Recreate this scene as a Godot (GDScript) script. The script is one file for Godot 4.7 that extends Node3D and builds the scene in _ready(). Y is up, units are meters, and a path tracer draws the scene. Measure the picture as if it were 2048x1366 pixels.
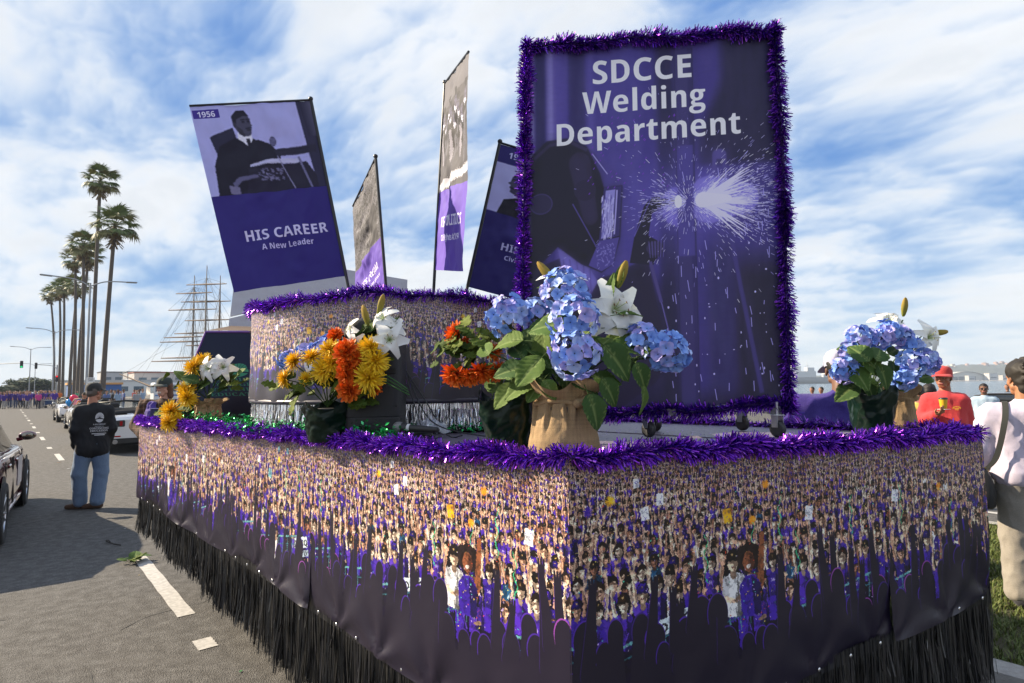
extends Node3D
# The photograph is 2048 x 1366; its lens has a focal length of LENS of those pixels.
const LENS := 1200.0
const EYE := 1.65
const RIM := 1.42          # height of the float's deck edge
var view := Basis()
var rng := RandomNumberGenerator.new()
var mats := {}
var used := {}
var noise := FastNoiseLite.new()


class Shape:
	var v := PackedVector3Array()
	var n := PackedVector3Array()
	var t := PackedVector2Array()
	var c := PackedColorArray()
	var i := PackedInt32Array()
	var col := Color.WHITE
	var smooth_n := true

	func p(at: Vector3, uv := Vector2.ZERO) -> int:
		v.append(at)
		t.append(uv)
		c.append(col)
		return v.size() - 1

	func face(a: int, b: int, d: int) -> void:      # counter-clockwise seen from outside
		i.append(a)
		i.append(d)
		i.append(b)

	func tri(a: Vector3, b: Vector3, d: Vector3) -> void:
		face(p(a), p(b), p(d))

	func quad(a: Vector3, b: Vector3, d: Vector3, e: Vector3, uv := Rect2(0, 0, 1, 1)) -> void:
		var k := p(a, Vector2(uv.position.x, uv.end.y))
		p(b, uv.end)
		p(d, Vector2(uv.end.x, uv.position.y))
		p(e, uv.position)
		face(k, k + 1, k + 2)
		face(k, k + 2, k + 3)

	func poly_slab(pts: PackedVector2Array, x: Transform3D, thick: float) -> void:   # outline in x/y, front face towards +z
		var ts := Geometry2D.triangulate_polygon(pts)
		var area := 0.0
		for k in pts.size():
			area += pts[k].cross(pts[(k + 1) % pts.size()])
		for k in range(0, ts.size(), 3):
			var a := pts[ts[k]]
			var b := pts[ts[k + 1]]
			var d := pts[ts[k + 2]]
			if (b - a).cross(d - a) < 0:
				var s := b
				b = d
				d = s
			tri(x * Vector3(a.x, a.y, 0), x * Vector3(b.x, b.y, 0), x * Vector3(d.x, d.y, 0))
			tri(x * Vector3(a.x, a.y, -thick), x * Vector3(d.x, d.y, -thick), x * Vector3(b.x, b.y, -thick))
		for k in pts.size():
			var a := pts[k]
			var b := pts[(k + 1) % pts.size()]
			if area < 0:
				var s := a
				a = b
				b = s
			quad(x * Vector3(a.x, a.y, -thick), x * Vector3(b.x, b.y, -thick), x * Vector3(b.x, b.y, 0), x * Vector3(a.x, a.y, 0))

	func box(o: Vector3, size: Vector3, turn := Basis(), bevel := 0.0) -> void:
		var h := size / 2.0
		var g := minf(bevel, minf(h.x, minf(h.y, h.z)) * 0.9)
		for axis in 3:
			for s: float in [-1.0, 1.0]:
				var u := (axis + 1) % 3
				var w := (axis + 2) % 3
				var pts: Array[Vector3] = []
				for k in 4:
					var q := Vector3.ZERO
					q[axis] = s * h[axis]
					q[u] = (h[u] - g) * (1.0 if k == 1 or k == 2 else -1.0)
					q[w] = (h[w] - g) * (1.0 if k >= 2 else -1.0)
					pts.append(o + turn * q)
				if s > 0:
					quad(pts[0], pts[1], pts[2], pts[3])
				else:
					quad(pts[1], pts[0], pts[3], pts[2])
		if g <= 0.0:
			return
		for axis in 3:
			var u := (axis + 1) % 3
			var w := (axis + 2) % 3
			for su: float in [-1.0, 1.0]:
				for sw: float in [-1.0, 1.0]:
					var a := Vector3.ZERO
					a[u] = su * h[u]
					a[w] = sw * (h[w] - g)
					var b := Vector3.ZERO
					b[u] = su * (h[u] - g)
					b[w] = sw * h[w]
					var lo := Vector3.ZERO
					lo[axis] = -(h[axis] - g)
					if su * sw > 0:
						quad(o + turn * (a + lo), o + turn * (b + lo), o + turn * (b - lo), o + turn * (a - lo))
					else:
						quad(o + turn * (b + lo), o + turn * (a + lo), o + turn * (a - lo), o + turn * (b - lo))
		for sx: float in [-1.0, 1.0]:
			for sy: float in [-1.0, 1.0]:
				for sz: float in [-1.0, 1.0]:
					var a := o + turn * Vector3(sx * h.x, sy * (h.y - g), sz * (h.z - g))
					var b := o + turn * Vector3(sx * (h.x - g), sy * h.y, sz * (h.z - g))
					var d := o + turn * Vector3(sx * (h.x - g), sy * (h.y - g), sz * h.z)
					if sx * sy * sz > 0:
						tri(a, b, d)
					else:
						tri(a, d, b)

	func tube(pts: PackedVector3Array, radii: PackedFloat32Array, sides := 8, caps := true) -> void:
		var up := Vector3.UP
		var first := v.size()
		var m := pts.size()
		var prev_x := Vector3.ZERO
		for k in m:
			var d := (pts[mini(k + 1, m - 1)] - pts[maxi(k - 1, 0)]).normalized()
			if prev_x == Vector3.ZERO:
				prev_x = d.cross(up if absf(d.y) < 0.9 else Vector3.RIGHT).normalized()
			prev_x = (prev_x - d * prev_x.dot(d)).normalized()
			var y := d.cross(prev_x)
			var r: float = radii[mini(k, radii.size() - 1)]
			for s in sides + 1:
				var a := TAU * s / sides
				p(pts[k] + (prev_x * cos(a) + y * sin(a)) * r, Vector2(float(s) / sides, float(k) / (m - 1)))
		for k in m - 1:
			for s in sides:
				var a := first + k * (sides + 1) + s
				face(a, a + 1, a + sides + 2)
				face(a, a + sides + 2, a + sides + 1)
		if caps:
			for e in 2:
				var k := 0 if e == 0 else m - 1
				var o := p(pts[k])
				for s in sides:
					var a := first + k * (sides + 1) + s
					var qa := p(v[a])
					var qb := p(v[a + 1])
					if e == 0:
						face(o, qb, qa)
					else:
						face(o, qa, qb)

	func rod(a: Vector3, b: Vector3, r: float, sides := 8, r2 := -1.0) -> void:
		tube(PackedVector3Array([a, b]), PackedFloat32Array([r, r2 if r2 >= 0.0 else r]), sides)

	func lathe(prof: PackedVector2Array, x: Transform3D, sides := 24, from := 0.0, to := TAU, sharp := false) -> void:  # (radius, height)
		var m := prof.size()
		for k in m - 1:
			var first := v.size()
			for e in 2:
				var q := prof[k + e]
				for s in sides + 1:
					var a := from + (to - from) * s / sides
					p(x * Vector3(cos(a) * q.x, q.y, sin(a) * q.x), Vector2(float(s) / sides, float(k + e) / (m - 1)))
			for s in sides:
				face(first + s, first + s + sides + 2, first + s + 1)
				face(first + s, first + s + sides + 1, first + s + sides + 2)
		if not sharp:
			weld()

	func weld() -> void:
		var seen := {}
		var to := PackedInt32Array()
		to.resize(v.size())
		for k in v.size():
			var key := [Vector3i((v[k] * 20000.0).round()), Vector2i((t[k] * 5000.0).round())]
			if not seen.has(key):
				seen[key] = k
			to[k] = seen[key]
		for k in i.size():
			i[k] = to[i[k]]

	func grid(nu: int, nv: int, f: Callable, uv := Rect2(0, 0, 1, 1), flip := false) -> void:  # f(u, v) in 0..1; u to the right, v upwards, seen from outside
		var first := v.size()
		for b in nv + 1:
			for a in nu + 1:
				var s := float(a) / nu
				var r := float(b) / nv
				p(f.call(s, r), Vector2(uv.position.x + uv.size.x * s, uv.position.y + uv.size.y * (1.0 - r)))
		for b in nv:
			for a in nu:
				var k := first + b * (nu + 1) + a
				if flip:
					face(k, k + nu + 2, k + 1)
					face(k, k + nu + 1, k + nu + 2)
				else:
					face(k, k + 1, k + nu + 2)
					face(k, k + nu + 2, k + nu + 1)

	func loft(rings: Array, closed := true, cap := true) -> void:    # rings of equally many points, counter-clockwise seen from the last ring's side
		var first := v.size()
		var m: int = rings[0].size()
		for r: PackedVector3Array in rings:
			for q in r:
				p(q)
		for k in rings.size() - 1:
			for s in (m if closed else m - 1):
				var a := first + k * m + s
				var b := first + k * m + (s + 1) % m
				face(a, b, b + m)
				face(a, b + m, a + m)
		if cap:
			for e in 2:
				var r: PackedVector3Array = rings[0] if e == 0 else rings[-1]
				var o := Vector3.ZERO
				for q in r:
					o += q / m
				for s in m:
					if e == 0:
						tri(o, r[(s + 1) % m], r[s])
					else:
						tri(o, r[s], r[(s + 1) % m])

	func ball(o: Vector3, r: Vector3, turn := Basis(), seg := 12, rings := 8) -> void:
		var first := v.size()
		for b in rings + 1:
			var th := PI * b / rings
			for a in seg + 1:
				var ph := TAU * a / seg
				p(o + turn * (Vector3(sin(th) * cos(ph), cos(th), sin(th) * sin(ph)) * r), Vector2(float(a) / seg, float(b) / rings))
		for b in rings:
			for a in seg:
				var k := first + b * (seg + 1) + a
				face(k, k + 1, k + seg + 2)
				face(k, k + seg + 2, k + seg + 1)

	func add(s: Shape, x := Transform3D(), tint := Color(0, 0, 0, 0)) -> void:
		var first := v.size()
		v.append_array(x * s.v)
		t.append_array(s.t)
		if tint.a > 0:
			var cc := PackedColorArray()
			cc.resize(s.c.size())
			cc.fill(tint)
			c.append_array(cc)
		else:
			c.append_array(s.c)
		for k in s.i:
			i.append(k + first)

	func mesh() -> ArrayMesh:
		if n.size() != v.size():
			n = PackedVector3Array()
			n.resize(v.size())
			for k in range(0, i.size(), 3):
				var a := v[i[k]]
				var f := (v[i[k + 2]] - a).cross(v[i[k + 1]] - a)
				n[i[k]] += f
				n[i[k + 1]] += f
				n[i[k + 2]] += f
			for k in n.size():
				n[k] = n[k].normalized() if n[k].length_squared() > 1e-24 else Vector3.UP
		var arr := []
		arr.resize(Mesh.ARRAY_MAX)
		arr[Mesh.ARRAY_VERTEX] = v
		arr[Mesh.ARRAY_NORMAL] = n
		arr[Mesh.ARRAY_TEX_UV] = t
		arr[Mesh.ARRAY_COLOR] = c
		arr[Mesh.ARRAY_INDEX] = i
		var m := ArrayMesh.new()
		m.add_surface_from_arrays(Mesh.PRIMITIVE_TRIANGLES, arr)
		return m


# ---- places -------------------------------------------------------------
func ray(u: float, w: float) -> Vector3:
	return view * Vector3((u - 1024.0) / LENS, (683.0 - w) / LENS, -1.0)


func at(u: float, w: float, far: float) -> Vector3:
	var r := ray(u, w)
	return Vector3(0, EYE, 0) + r * (far / -r.z)


func on(u: float, w: float, h: float) -> Vector3:
	var r := ray(u, w)
	return Vector3(0, EYE, 0) + r * ((h - EYE) / r.y)


const ALONG := Vector3(-0.643, 0, -0.766)     # the way the road runs
const ACROSS := Vector3(0.766, 0, -0.643)     # to the road's right


func road_at(s: float, q: float, h := 0.0) -> Vector3:
	return ALONG * s + ACROSS * q + Vector3(0, h, 0)


# ---- naming -------------------------------------------------------------
func numbered(called: String) -> String:
	var k: int = used.get(called, 0)
	used[called] = k + 1
	return called if k == 0 else "%s_%03d" % [called, k]


func tag(o: Node, label: String, category: String, group := "") -> Node:
	if label:
		o.set_meta("label", label)
	if category:
		o.set_meta("category", category)
	if group:
		o.set_meta("group", group)
	return o


func thing(called: String, label: String, category: String, where := Vector3.ZERO, turn := 0.0, group := "") -> Node3D:
	var o := Node3D.new()
	o.name = numbered(called)
	add_child(o)
	o.position = where
	o.rotation.y = turn
	tag(o, label, category, group)
	return o


func part(called: String, what, m: Material, parent: Node, where := Transform3D()) -> MeshInstance3D:
	var o := MeshInstance3D.new()
	o.mesh = what.mesh() if what is Shape else what
	o.material_override = m
	if parent == self:
		o.name = numbered(called)
	else:
		var key := str(parent.get_instance_id()) + called
		var k: int = used.get(key, 0)
		used[key] = k + 1
		o.name = called if k == 0 else "%s_%03d" % [called, k]
	o.transform = where
	parent.add_child(o, true)
	return o


func struct(called: String, what, m: Material) -> MeshInstance3D:
	var o := part(called, what, m, self)
	o.set_meta("kind", "structure")
	return o


func stuff(o: Node) -> Node:
	o.set_meta("kind", "stuff")
	return o


func copy(o: Node3D, where: Transform3D, label := "", group := "") -> Node3D:
	var d := o.duplicate()
	var stem := str(o.name)
	if stem.length() > 4 and stem[-4] == "_" and stem.right(3).is_valid_int():
		stem = stem.left(-4)
	d.name = numbered(stem)
	add_child(d)
	d.transform = where
	if label:
		d.set_meta("label", label)
	if group:
		d.set_meta("group", group)
	return d


func facing(where: Vector3, yaw: float, s := 1.0) -> Transform3D:
	return Transform3D(Basis(Vector3.UP, yaw).scaled(Vector3.ONE * s), where)


# ---- materials ----------------------------------------------------------
func lin(r: float, g: float, b: float) -> Color:      # a real-world base colour as the sRGB value that Godot wants
	return Color(r, g, b).linear_to_srgb()


func mat(key: String, base := Color.WHITE, rough := 0.6, metal := 0.0, vertex := false) -> StandardMaterial3D:
	if mats.has(key):
		return mats[key]
	var m := StandardMaterial3D.new()
	m.resource_name = key
	m.albedo_color = base
	m.roughness = rough
	m.metallic = metal
	m.vertex_color_use_as_albedo = vertex
	m.cull_mode = BaseMaterial3D.CULL_DISABLED
	mats[key] = m
	return m


func leafy(key: String, base: Color, rough: float, through: Color, vertex := true) -> StandardMaterial3D:
	var m := mat(key, base, rough, 0.0, vertex)
	m.backlight_enabled = true
	m.backlight = through
	return m


func glass(key: String, tint: Color, rough := 0.03) -> StandardMaterial3D:
	var m := mat(key, tint, rough)
	m.transparency = BaseMaterial3D.TRANSPARENCY_ALPHA
	return m


func noise_tex(seed_: int, freq: float, from: Color, to: Color, size := 512, oct := 4, kind := FastNoiseLite.TYPE_SIMPLEX_SMOOTH) -> NoiseTexture2D:
	var f := FastNoiseLite.new()
	f.noise_type = kind
	f.seed = seed_
	f.frequency = freq
	f.fractal_octaves = oct
	var g := Gradient.new()
	g.set_color(0, from)
	g.set_color(1, to)
	var t := NoiseTexture2D.new()
	t.width = size
	t.height = size
	t.seamless = true
	t.noise = f
	t.color_ramp = g
	return t


func bumps(m: StandardMaterial3D, seed_: int, freq: float, strength: float, scale: Vector3, size := 512, kind := FastNoiseLite.TYPE_SIMPLEX_SMOOTH) -> void:
	var f := FastNoiseLite.new()
	f.noise_type = kind
	f.seed = seed_
	f.frequency = freq
	var t := NoiseTexture2D.new()
	t.width = size
	t.height = size
	t.seamless = true
	t.noise = f
	t.as_normal_map = true
	t.bump_strength = 8.0
	m.normal_enabled = true
	m.normal_texture = t
	m.normal_scale = strength
	m.uv1_triplanar = true
	m.uv1_scale = scale


# ---- flat print: what is printed on cloth, vinyl and boards --------------
class Canvas:
	var im: Image
	var w: int
	var h: int

	func _init(width: int, height: int, base := Color(0, 0, 0, 0)) -> void:
		w = width
		h = height
		im = Image.create_empty(w, h, false, Image.FORMAT_RGBA8)
		im.fill(base)

	func fill(pts: PackedVector2Array, col: Color) -> void:
		var lo := 1e9
		var hi := -1e9
		for q in pts:
			lo = minf(lo, q.y)
			hi = maxf(hi, q.y)
		var m := pts.size()
		for y in range(maxi(0, int(lo)), mini(h - 1, int(hi)) + 1):
			var yc := y + 0.5
			var xs := PackedFloat32Array()
			for k in m:
				var a := pts[k]
				var b := pts[(k + 1) % m]
				if (a.y <= yc) != (b.y <= yc):
					xs.append(a.x + (yc - a.y) / (b.y - a.y) * (b.x - a.x))
			if xs.size() > 2:
				xs.sort()
			for k in range(0, xs.size() - 1, 2):
				var x0 := int(round(minf(xs[k], xs[k + 1])))
				var x1 := int(round(maxf(xs[k], xs[k + 1])))
				if x1 > x0:
					im.fill_rect(Rect2i(x0, y, x1 - x0, 1), col)

	func disc(o: Vector2, rx: float, ry: float, col: Color, turn := 0.0) -> void:
		var pts := PackedVector2Array()
		var k := 10 if maxf(rx, ry) < 12 else 22
		for s in k:
			pts.append(o + (Vector2(cos(TAU * s / k) * rx, sin(TAU * s / k) * ry)).rotated(turn))
		fill(pts, col)

	func limb(a: Vector2, b: Vector2, ra: float, rb: float, col: Color) -> void:
		var pts := PackedVector2Array()
		var g := (b - a).angle()
		for s in 7:
			pts.append(a + Vector2.from_angle(g + PI / 2 + PI * s / 6) * ra)
		for s in 7:
			pts.append(b + Vector2.from_angle(g - PI / 2 + PI * s / 6) * rb)
		fill(pts, col)

	func line(a: Vector2, b: Vector2, wide: float, col: Color) -> void:
		var d := (b - a).normalized().orthogonal() * wide / 2
		fill(PackedVector2Array([a + d, b + d, b - d, a - d]), col)

	func words(s: String, o: Vector2, high: float, col: Color, wide := 1.0, bold := true, turn := 0.0, face := "Droid Sans") -> void:   # o: middle of the baseline; high: height of a capital
		var tm := TextMesh.new()
		var f := SystemFont.new()
		f.font_names = PackedStringArray([face])
		f.font_weight = 700 if bold else 400
		tm.font = f
		tm.font_size = 100
		tm.pixel_size = 0.01
		tm.depth = 0.0
		tm.curve_step = 0.5
		tm.text = s
		var arr := tm.get_mesh_arrays()
		var vs: PackedVector3Array = arr[Mesh.ARRAY_VERTEX]
		var ix: PackedInt32Array = arr[Mesh.ARRAY_INDEX]
		var lo := 1e9
		var cap := TextMesh.new()
		cap.font = f
		cap.font_size = 100
		cap.pixel_size = 0.01
		cap.depth = 0.0
		cap.text = "H"
		var top := -1e9
		for q: Vector3 in cap.get_mesh_arrays()[Mesh.ARRAY_VERTEX]:
			lo = minf(lo, q.y)
			top = maxf(top, q.y)
		var k := high / (top - lo)
		for j in range(0, ix.size(), 3):
			var t := PackedVector2Array()
			for e in 3:
				var q := vs[ix[j + e]]
				t.append(o + Vector2(q.x * k * wide, -(q.y - lo) * k).rotated(turn))
			fill(t, col)

	func down(f: int) -> Canvas:
		im.resize(w / f, h / f, Image.INTERPOLATE_LANCZOS)
		w = w / f
		h = h / f
		return self

	func tex() -> ImageTexture:
		im.generate_mipmaps()
		return ImageTexture.create_from_image(im)


func rgb8(r: int, g: int, b: int) -> Color:
	return Color8(r, g, b)


func pick(a: Array):
	return a[rng.randi() % a.size()]


func spectator(k: int) -> Image:                # one cheering person of the printed crowd, 200 x 440
	var c := Canvas.new(200, 440)
	var skin: Color = pick([rgb8(244, 204, 176), rgb8(238, 192, 164), rgb8(222, 172, 144), rgb8(250, 218, 194), rgb8(170, 120, 96), rgb8(234, 186, 158)])
	var dark := skin.darkened(0.4)
	var shirt: Color = pick([rgb8(70, 38, 158), rgb8(58, 30, 140), rgb8(82, 46, 170), rgb8(64, 34, 150), rgb8(50, 26, 120), rgb8(76, 44, 160)])
	if k == 20:
		shirt = rgb8(236, 236, 240)
	if k == 22:
		shirt = rgb8(30, 90, 130)
	var cap: Color = pick([rgb8(62, 32, 150), rgb8(70, 40, 160), rgb8(48, 26, 118), rgb8(36, 24, 24), rgb8(60, 40, 26)])
	var o := Vector2(100 + rng.randf_range(-5, 5), 200)
	var gap := rgb8(18, 10, 34)
	c.disc(o + Vector2(4, -4), 46, 60, gap)
	c.fill(PackedVector2Array([Vector2(30, 275), Vector2(70, 236), Vector2(134, 236), Vector2(172, 275), Vector2(166, 440), Vector2(36, 440)]), gap)
	c.fill(PackedVector2Array([Vector2(44, 270), Vector2(74, 246), Vector2(126, 246), Vector2(156, 270), Vector2(150, 440), Vector2(50, 440)]), shirt)
	c.fill(PackedVector2Array([Vector2(120, 250), Vector2(156, 270), Vector2(150, 440), Vector2(108, 440), Vector2(116, 330)]), shirt.darkened(0.5))
	for j in 5:
		var fold := Vector2(rng.randf_range(55, 140), rng.randf_range(270, 400))
		c.line(fold, fold + Vector2(rng.randf_range(-22, 22), rng.randf_range(20, 60)), 7, shirt.darkened(0.4) if j % 2 else shirt.lightened(0.14))
	c.limb(o + Vector2(0, 22), o + Vector2(0, 60), 16, 18, dark)
	var up := rng.randi() % (3 if k < 13 else 8)
	for s in [-1, 1]:
		var sh := Vector2(100 + s * 46, 276)
		if up >= 6 or up in [3, 4] and s == 1 or up == 5 and s == -1:
			c.limb(sh, sh + Vector2(s * 12, 80), 22, 17, shirt.darkened(0.2))
			c.limb(sh + Vector2(s * 12, 80), Vector2(100 + s * 8, 370), 14, 11, skin if s < 0 else dark)
			continue
		var el := sh + Vector2(s * rng.randf_range(4, 26), -rng.randf_range(66, 92))
		var wr := el + Vector2(s * rng.randf_range(-24, 14), -rng.randf_range(76, 100))
		c.limb(sh, sh.lerp(el, 0.5), 21, 17, shirt.lightened(0.08) if s < 0 else shirt.darkened(0.15))
		c.limb(sh.lerp(el, 0.4), el, 13, 11, skin if s < 0 else skin.darkened(0.16))
		c.limb(el, wr, 11, 7, skin if s < 0 else skin.darkened(0.16))
		c.limb(sh.lerp(el, 0.5) + Vector2(6, 0), el + Vector2(5, 0), 5, 4, skin.darkened(0.38))
		c.limb(el + Vector2(4, 0), wr + Vector2(3, 0), 5, 3, skin.darkened(0.34))
		c.disc(wr + Vector2(0, -7), 9, 12, skin)
		for f in 4:
			c.limb(wr + Vector2(-8 + f * 5, -12), wr + Vector2(-13 + f * 9, -29), 3, 2.4, skin)
		c.limb(wr + Vector2(-s * 8, -4), wr + Vector2(-s * 19, -14), 3.4, 2.6, skin)
	c.disc(o, 32, 42, skin)
	c.fill(PackedVector2Array([o + Vector2(4, -40), o + Vector2(30, -20), o + Vector2(31, 14), o + Vector2(6, 42), o + Vector2(2, 16)]), skin.darkened(0.48))
	c.fill(PackedVector2Array([o + Vector2(-32, -14), o + Vector2(32, -14), o + Vector2(28, 2), o + Vector2(-29, 4)]), skin.darkened(0.42))
	if rng.randf() < 0.72:
		c.fill(PackedVector2Array([o + Vector2(-35, -12), o + Vector2(-32, -36), o + Vector2(-12, -54), o + Vector2(14, -53), o + Vector2(33, -34), o + Vector2(35, -12)]), cap)
		c.limb(o + Vector2(-30, -12), o + Vector2(32, -12), 5, 6, cap.darkened(0.4))
		c.disc(o + Vector2(-2, -34), 5, 6, rgb8(190, 160, 110))
		c.fill(PackedVector2Array([o + Vector2(10, -14), o + Vector2(12, -53), o + Vector2(33, -34), o + Vector2(35, -14)]), cap.darkened(0.45))
	else:
		c.fill(PackedVector2Array([o + Vector2(-36, 18), o + Vector2(-38, -28), o + Vector2(-14, -54), o + Vector2(16, -53), o + Vector2(38, -26), o + Vector2(36, 22), o + Vector2(29, -14), o + Vector2(0, -28), o + Vector2(-28, -12)]), rgb8(42, 26, 20))
	for s in [-1, 1]:
		c.disc(o + Vector2(s * 12, -4), 5, 3, rgb8(30, 18, 16))
	c.disc(o + Vector2(-3, 20), 9, 5, rgb8(96, 40, 34))
	c.fill(PackedVector2Array([o + Vector2(-10, 16), o + Vector2(4, 16), o + Vector2(2, 19), o + Vector2(-8, 19)]), rgb8(220, 200, 186))
	if rng.randf() < 0.35:
		c.words(pick(["W", "M", "A"]), Vector2(92, 340), 26, shirt.lightened(0.6) if k != 20 else rgb8(200, 150, 40), 1.1)
	return c.im


func crowd_print(seed_: int) -> ImageTexture:   # 2048 x 1024 for 2.4 x 1.2 m of vinyl
	rng.seed = seed_
	var c := Canvas.new(2048, 1024, rgb8(26, 16, 48))
	var people: Array[Image] = []
	for k in 26:
		people.append(spectator(k))
	var y := -6.0
	while y < 610.0:
		var high := 46.0 + pow(maxf(y, 0.0) / 610.0, 1.25) * 300.0
		var sized: Array[Image] = []
		for p in people:
			var q: Image = p.duplicate()
			var z := high * rng.randf_range(0.82, 1.16)
			q.resize(maxi(6, int(z * 200 / 440)), int(z), Image.INTERPOLATE_LANCZOS)
			if rng.randf() < 0.4:
				q.flip_x()
			sized.append(q)
		var x := -high * 0.3 + rng.randf() * high * 0.2
		while x < 2048 - high * 0.12:
			var q: Image = sized[rng.randi() % (17 if y < 230.0 else 26)]
			c.im.blend_rect(q, Rect2i(Vector2i.ZERO, q.get_size()), Vector2i(int(x), int(y - high * 0.4 + rng.randf_range(-0.22, 0.22) * high)))
			x += high * rng.randf_range(0.20, 0.33)
		y += high * 0.19
	# pompoms, little signs, streamers
	for k in 5:
		var o := Vector2(rng.randf_range(60, 1990), rng.randf_range(150, 420))
		var colour: Color = pick([rgb8(232, 140, 24), rgb8(240, 176, 30), rgb8(70, 30, 150)])
		for j in 70:
			c.line(o, o + Vector2.from_angle(rng.randf() * TAU) * rng.randf_range(14, 24), 3, colour.lightened(rng.randf_range(-0.1, 0.25)))
	for k in 5:
		var o := Vector2(rng.randf_range(40, 1980), rng.randf_range(90, 330))
		var z := 9.0 + o.y * 0.05
		var g := rng.randf_range(-0.2, 0.2)
		var colour: Color = pick([rgb8(232, 234, 244), rgb8(240, 240, 250), rgb8(238, 176, 40), rgb8(120, 176, 186)])
		c.fill(PackedVector2Array([o + Vector2(-z, -z * 1.3).rotated(g), o + Vector2(z, -z * 1.3).rotated(g), o + Vector2(z, z * 1.3).rotated(g), o + Vector2(-z, z * 1.3).rotated(g)]), colour)
		for j in 9:
			var q := o + Vector2(rng.randf_range(-z, z) * 0.7, rng.randf_range(-z, z)).rotated(g)
			c.line(q, q + Vector2(rng.randf_range(-8, 8), rng.randf_range(-5, 5)), 3, rgb8(92, 80, 170))
	for k in 5:
		var o := Vector2(rng.randf_range(100, 1950), rng.randf_range(200, 420))
		for j in 16:
			var e := o + Vector2(sin(j * 0.9 + k) * 9, 13)
			c.line(o, e, 4, rgb8(70, 190, 140))
			o = e
	# the rail in front, with its printed boards
	for k in 5:
		var o := Vector2(k * 430 + rng.randf_range(-60, 60), rng.randf_range(690, 760))
		var e := o + Vector2(rng.randf_range(210, 330), -rng.randf_range(40, 80))
		c.line(o, e, 11, rgb8(104, 158, 164))
		c.line(o + Vector2(0, 50), e + Vector2(0, 50), 6, rgb8(60, 110, 122))
		for j in 5:
			c.line(o.lerp(e, j / 4.0), o.lerp(e, j / 4.0) + Vector2(0, 110), 5, rgb8(84, 134, 142))
	for o: Vector2 in [Vector2(620 + 60 * seed_, 690)]:
		var g := -0.2
		c.fill(PackedVector2Array([o + Vector2(-84, -36).rotated(g), o + Vector2(84, -36).rotated(g), o + Vector2(84, 30).rotated(g), o + Vector2(-84, 30).rotated(g)]), rgb8(196, 208, 216))
		c.words("D VIQ", o + Vector2(0, 19).rotated(g), 38, rgb8(28, 22, 40), 1.2, true, g)
		c.fill(PackedVector2Array([o + Vector2(-40, 46).rotated(g), o + Vector2(86, 46).rotated(g), o + Vector2(86, 84).rotated(g), o + Vector2(-40, 84).rotated(g)]), rgb8(160, 176, 190))
		c.words("WU", o + Vector2(24, 80).rotated(g), 30, rgb8(28, 22, 40), 1.3, true, g)
	# one man in white and the laughing woman beside him, in the middle of the print
	if seed_ == 1:
		var big: Image = people[20].duplicate()
		big.resize(190, 418, Image.INTERPOLATE_LANCZOS)
		c.im.blend_rect(big, Rect2i(Vector2i.ZERO, big.get_size()), Vector2i(905, 300))
		var f := Vector2(1090, 480)
		for j in 260:
			c.disc(f + Vector2.from_angle(rng.randf() * TAU) * rng.randf_range(30, 62), 9, 9, rgb8(34, 20, 22).lightened(rng.randf() * 0.08))
		c.limb(f + Vector2(66, 120), f + Vector2(84, -90), 20, 14, rgb8(140, 88, 60))
		c.fill(PackedVector2Array([f + Vector2(-62, 120), f + Vector2(-28, 76), f + Vector2(34, 76), f + Vector2(66, 120), f + Vector2(56, 250), f + Vector2(-54, 250)]), rgb8(62, 34, 146))
		c.fill(PackedVector2Array([f + Vector2(10, 80), f + Vector2(66, 120), f + Vector2(56, 250), f + Vector2(20, 250)]), rgb8(34, 18, 84))
		c.disc(f + Vector2(0, 18), 34, 46, rgb8(140, 88, 62))
		c.fill(PackedVector2Array([f + Vector2(6, -24), f + Vector2(34, 0), f + Vector2(30, 44), f + Vector2(8, 62)]), rgb8(84, 50, 38))
		c.disc(f + Vector2(-1, 38), 13, 8, rgb8(226, 214, 206))
		for s in [-1, 1]:
			c.disc(f + Vector2(s * 14, 4), 6, 3, rgb8(30, 16, 14))
	# confetti
	for k in 520:
		var o := Vector2(rng.randf() * 2048, rng.randf_range(180, 800))
		c.disc(o, rng.randf_range(2, 4.5), rng.randf_range(1.5, 3), pick([rgb8(236, 208, 90), rgb8(240, 230, 190), rgb8(90, 200, 170), rgb8(220, 90, 60), rgb8(190, 170, 240)]))
	# uneven light and grain of the printed picture itself
	var g8 := FastNoiseLite.new()
	g8.seed = seed_
	g8.frequency = 0.022
	g8.fractal_octaves = 5
	g8.fractal_gain = 0.7
	var l8 := g8.get_seamless_image(512, 512).get_data()
	var la := PackedByteArray()
	la.resize(512 * 512 * 2)
	for k in 512 * 512:
		la[k * 2] = 14
		la[k * 2 + 1] = clampi(int((l8[k] - 118) * 1.4), 0, 105)
	var veil := Image.create_from_data(512, 512, false, Image.FORMAT_LA8, la)
	veil.convert(Image.FORMAT_RGBA8)
	for k in 8:
		c.im.blend_rect(veil, Rect2i(0, 0, 512, 512), Vector2i((k % 4) * 512, (k / 4) * 512))
	c.im.adjust_bcs(1.12, 1.16, 1.0)
	stir(c, 900, 7.5, seed_ + 40)
	# the dark backs of the people nearest to whoever took that picture
	var black := rgb8(27, 20, 42)
	c.im.fill_rect(Rect2i(0, 900, 2048, 124), black)
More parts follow.
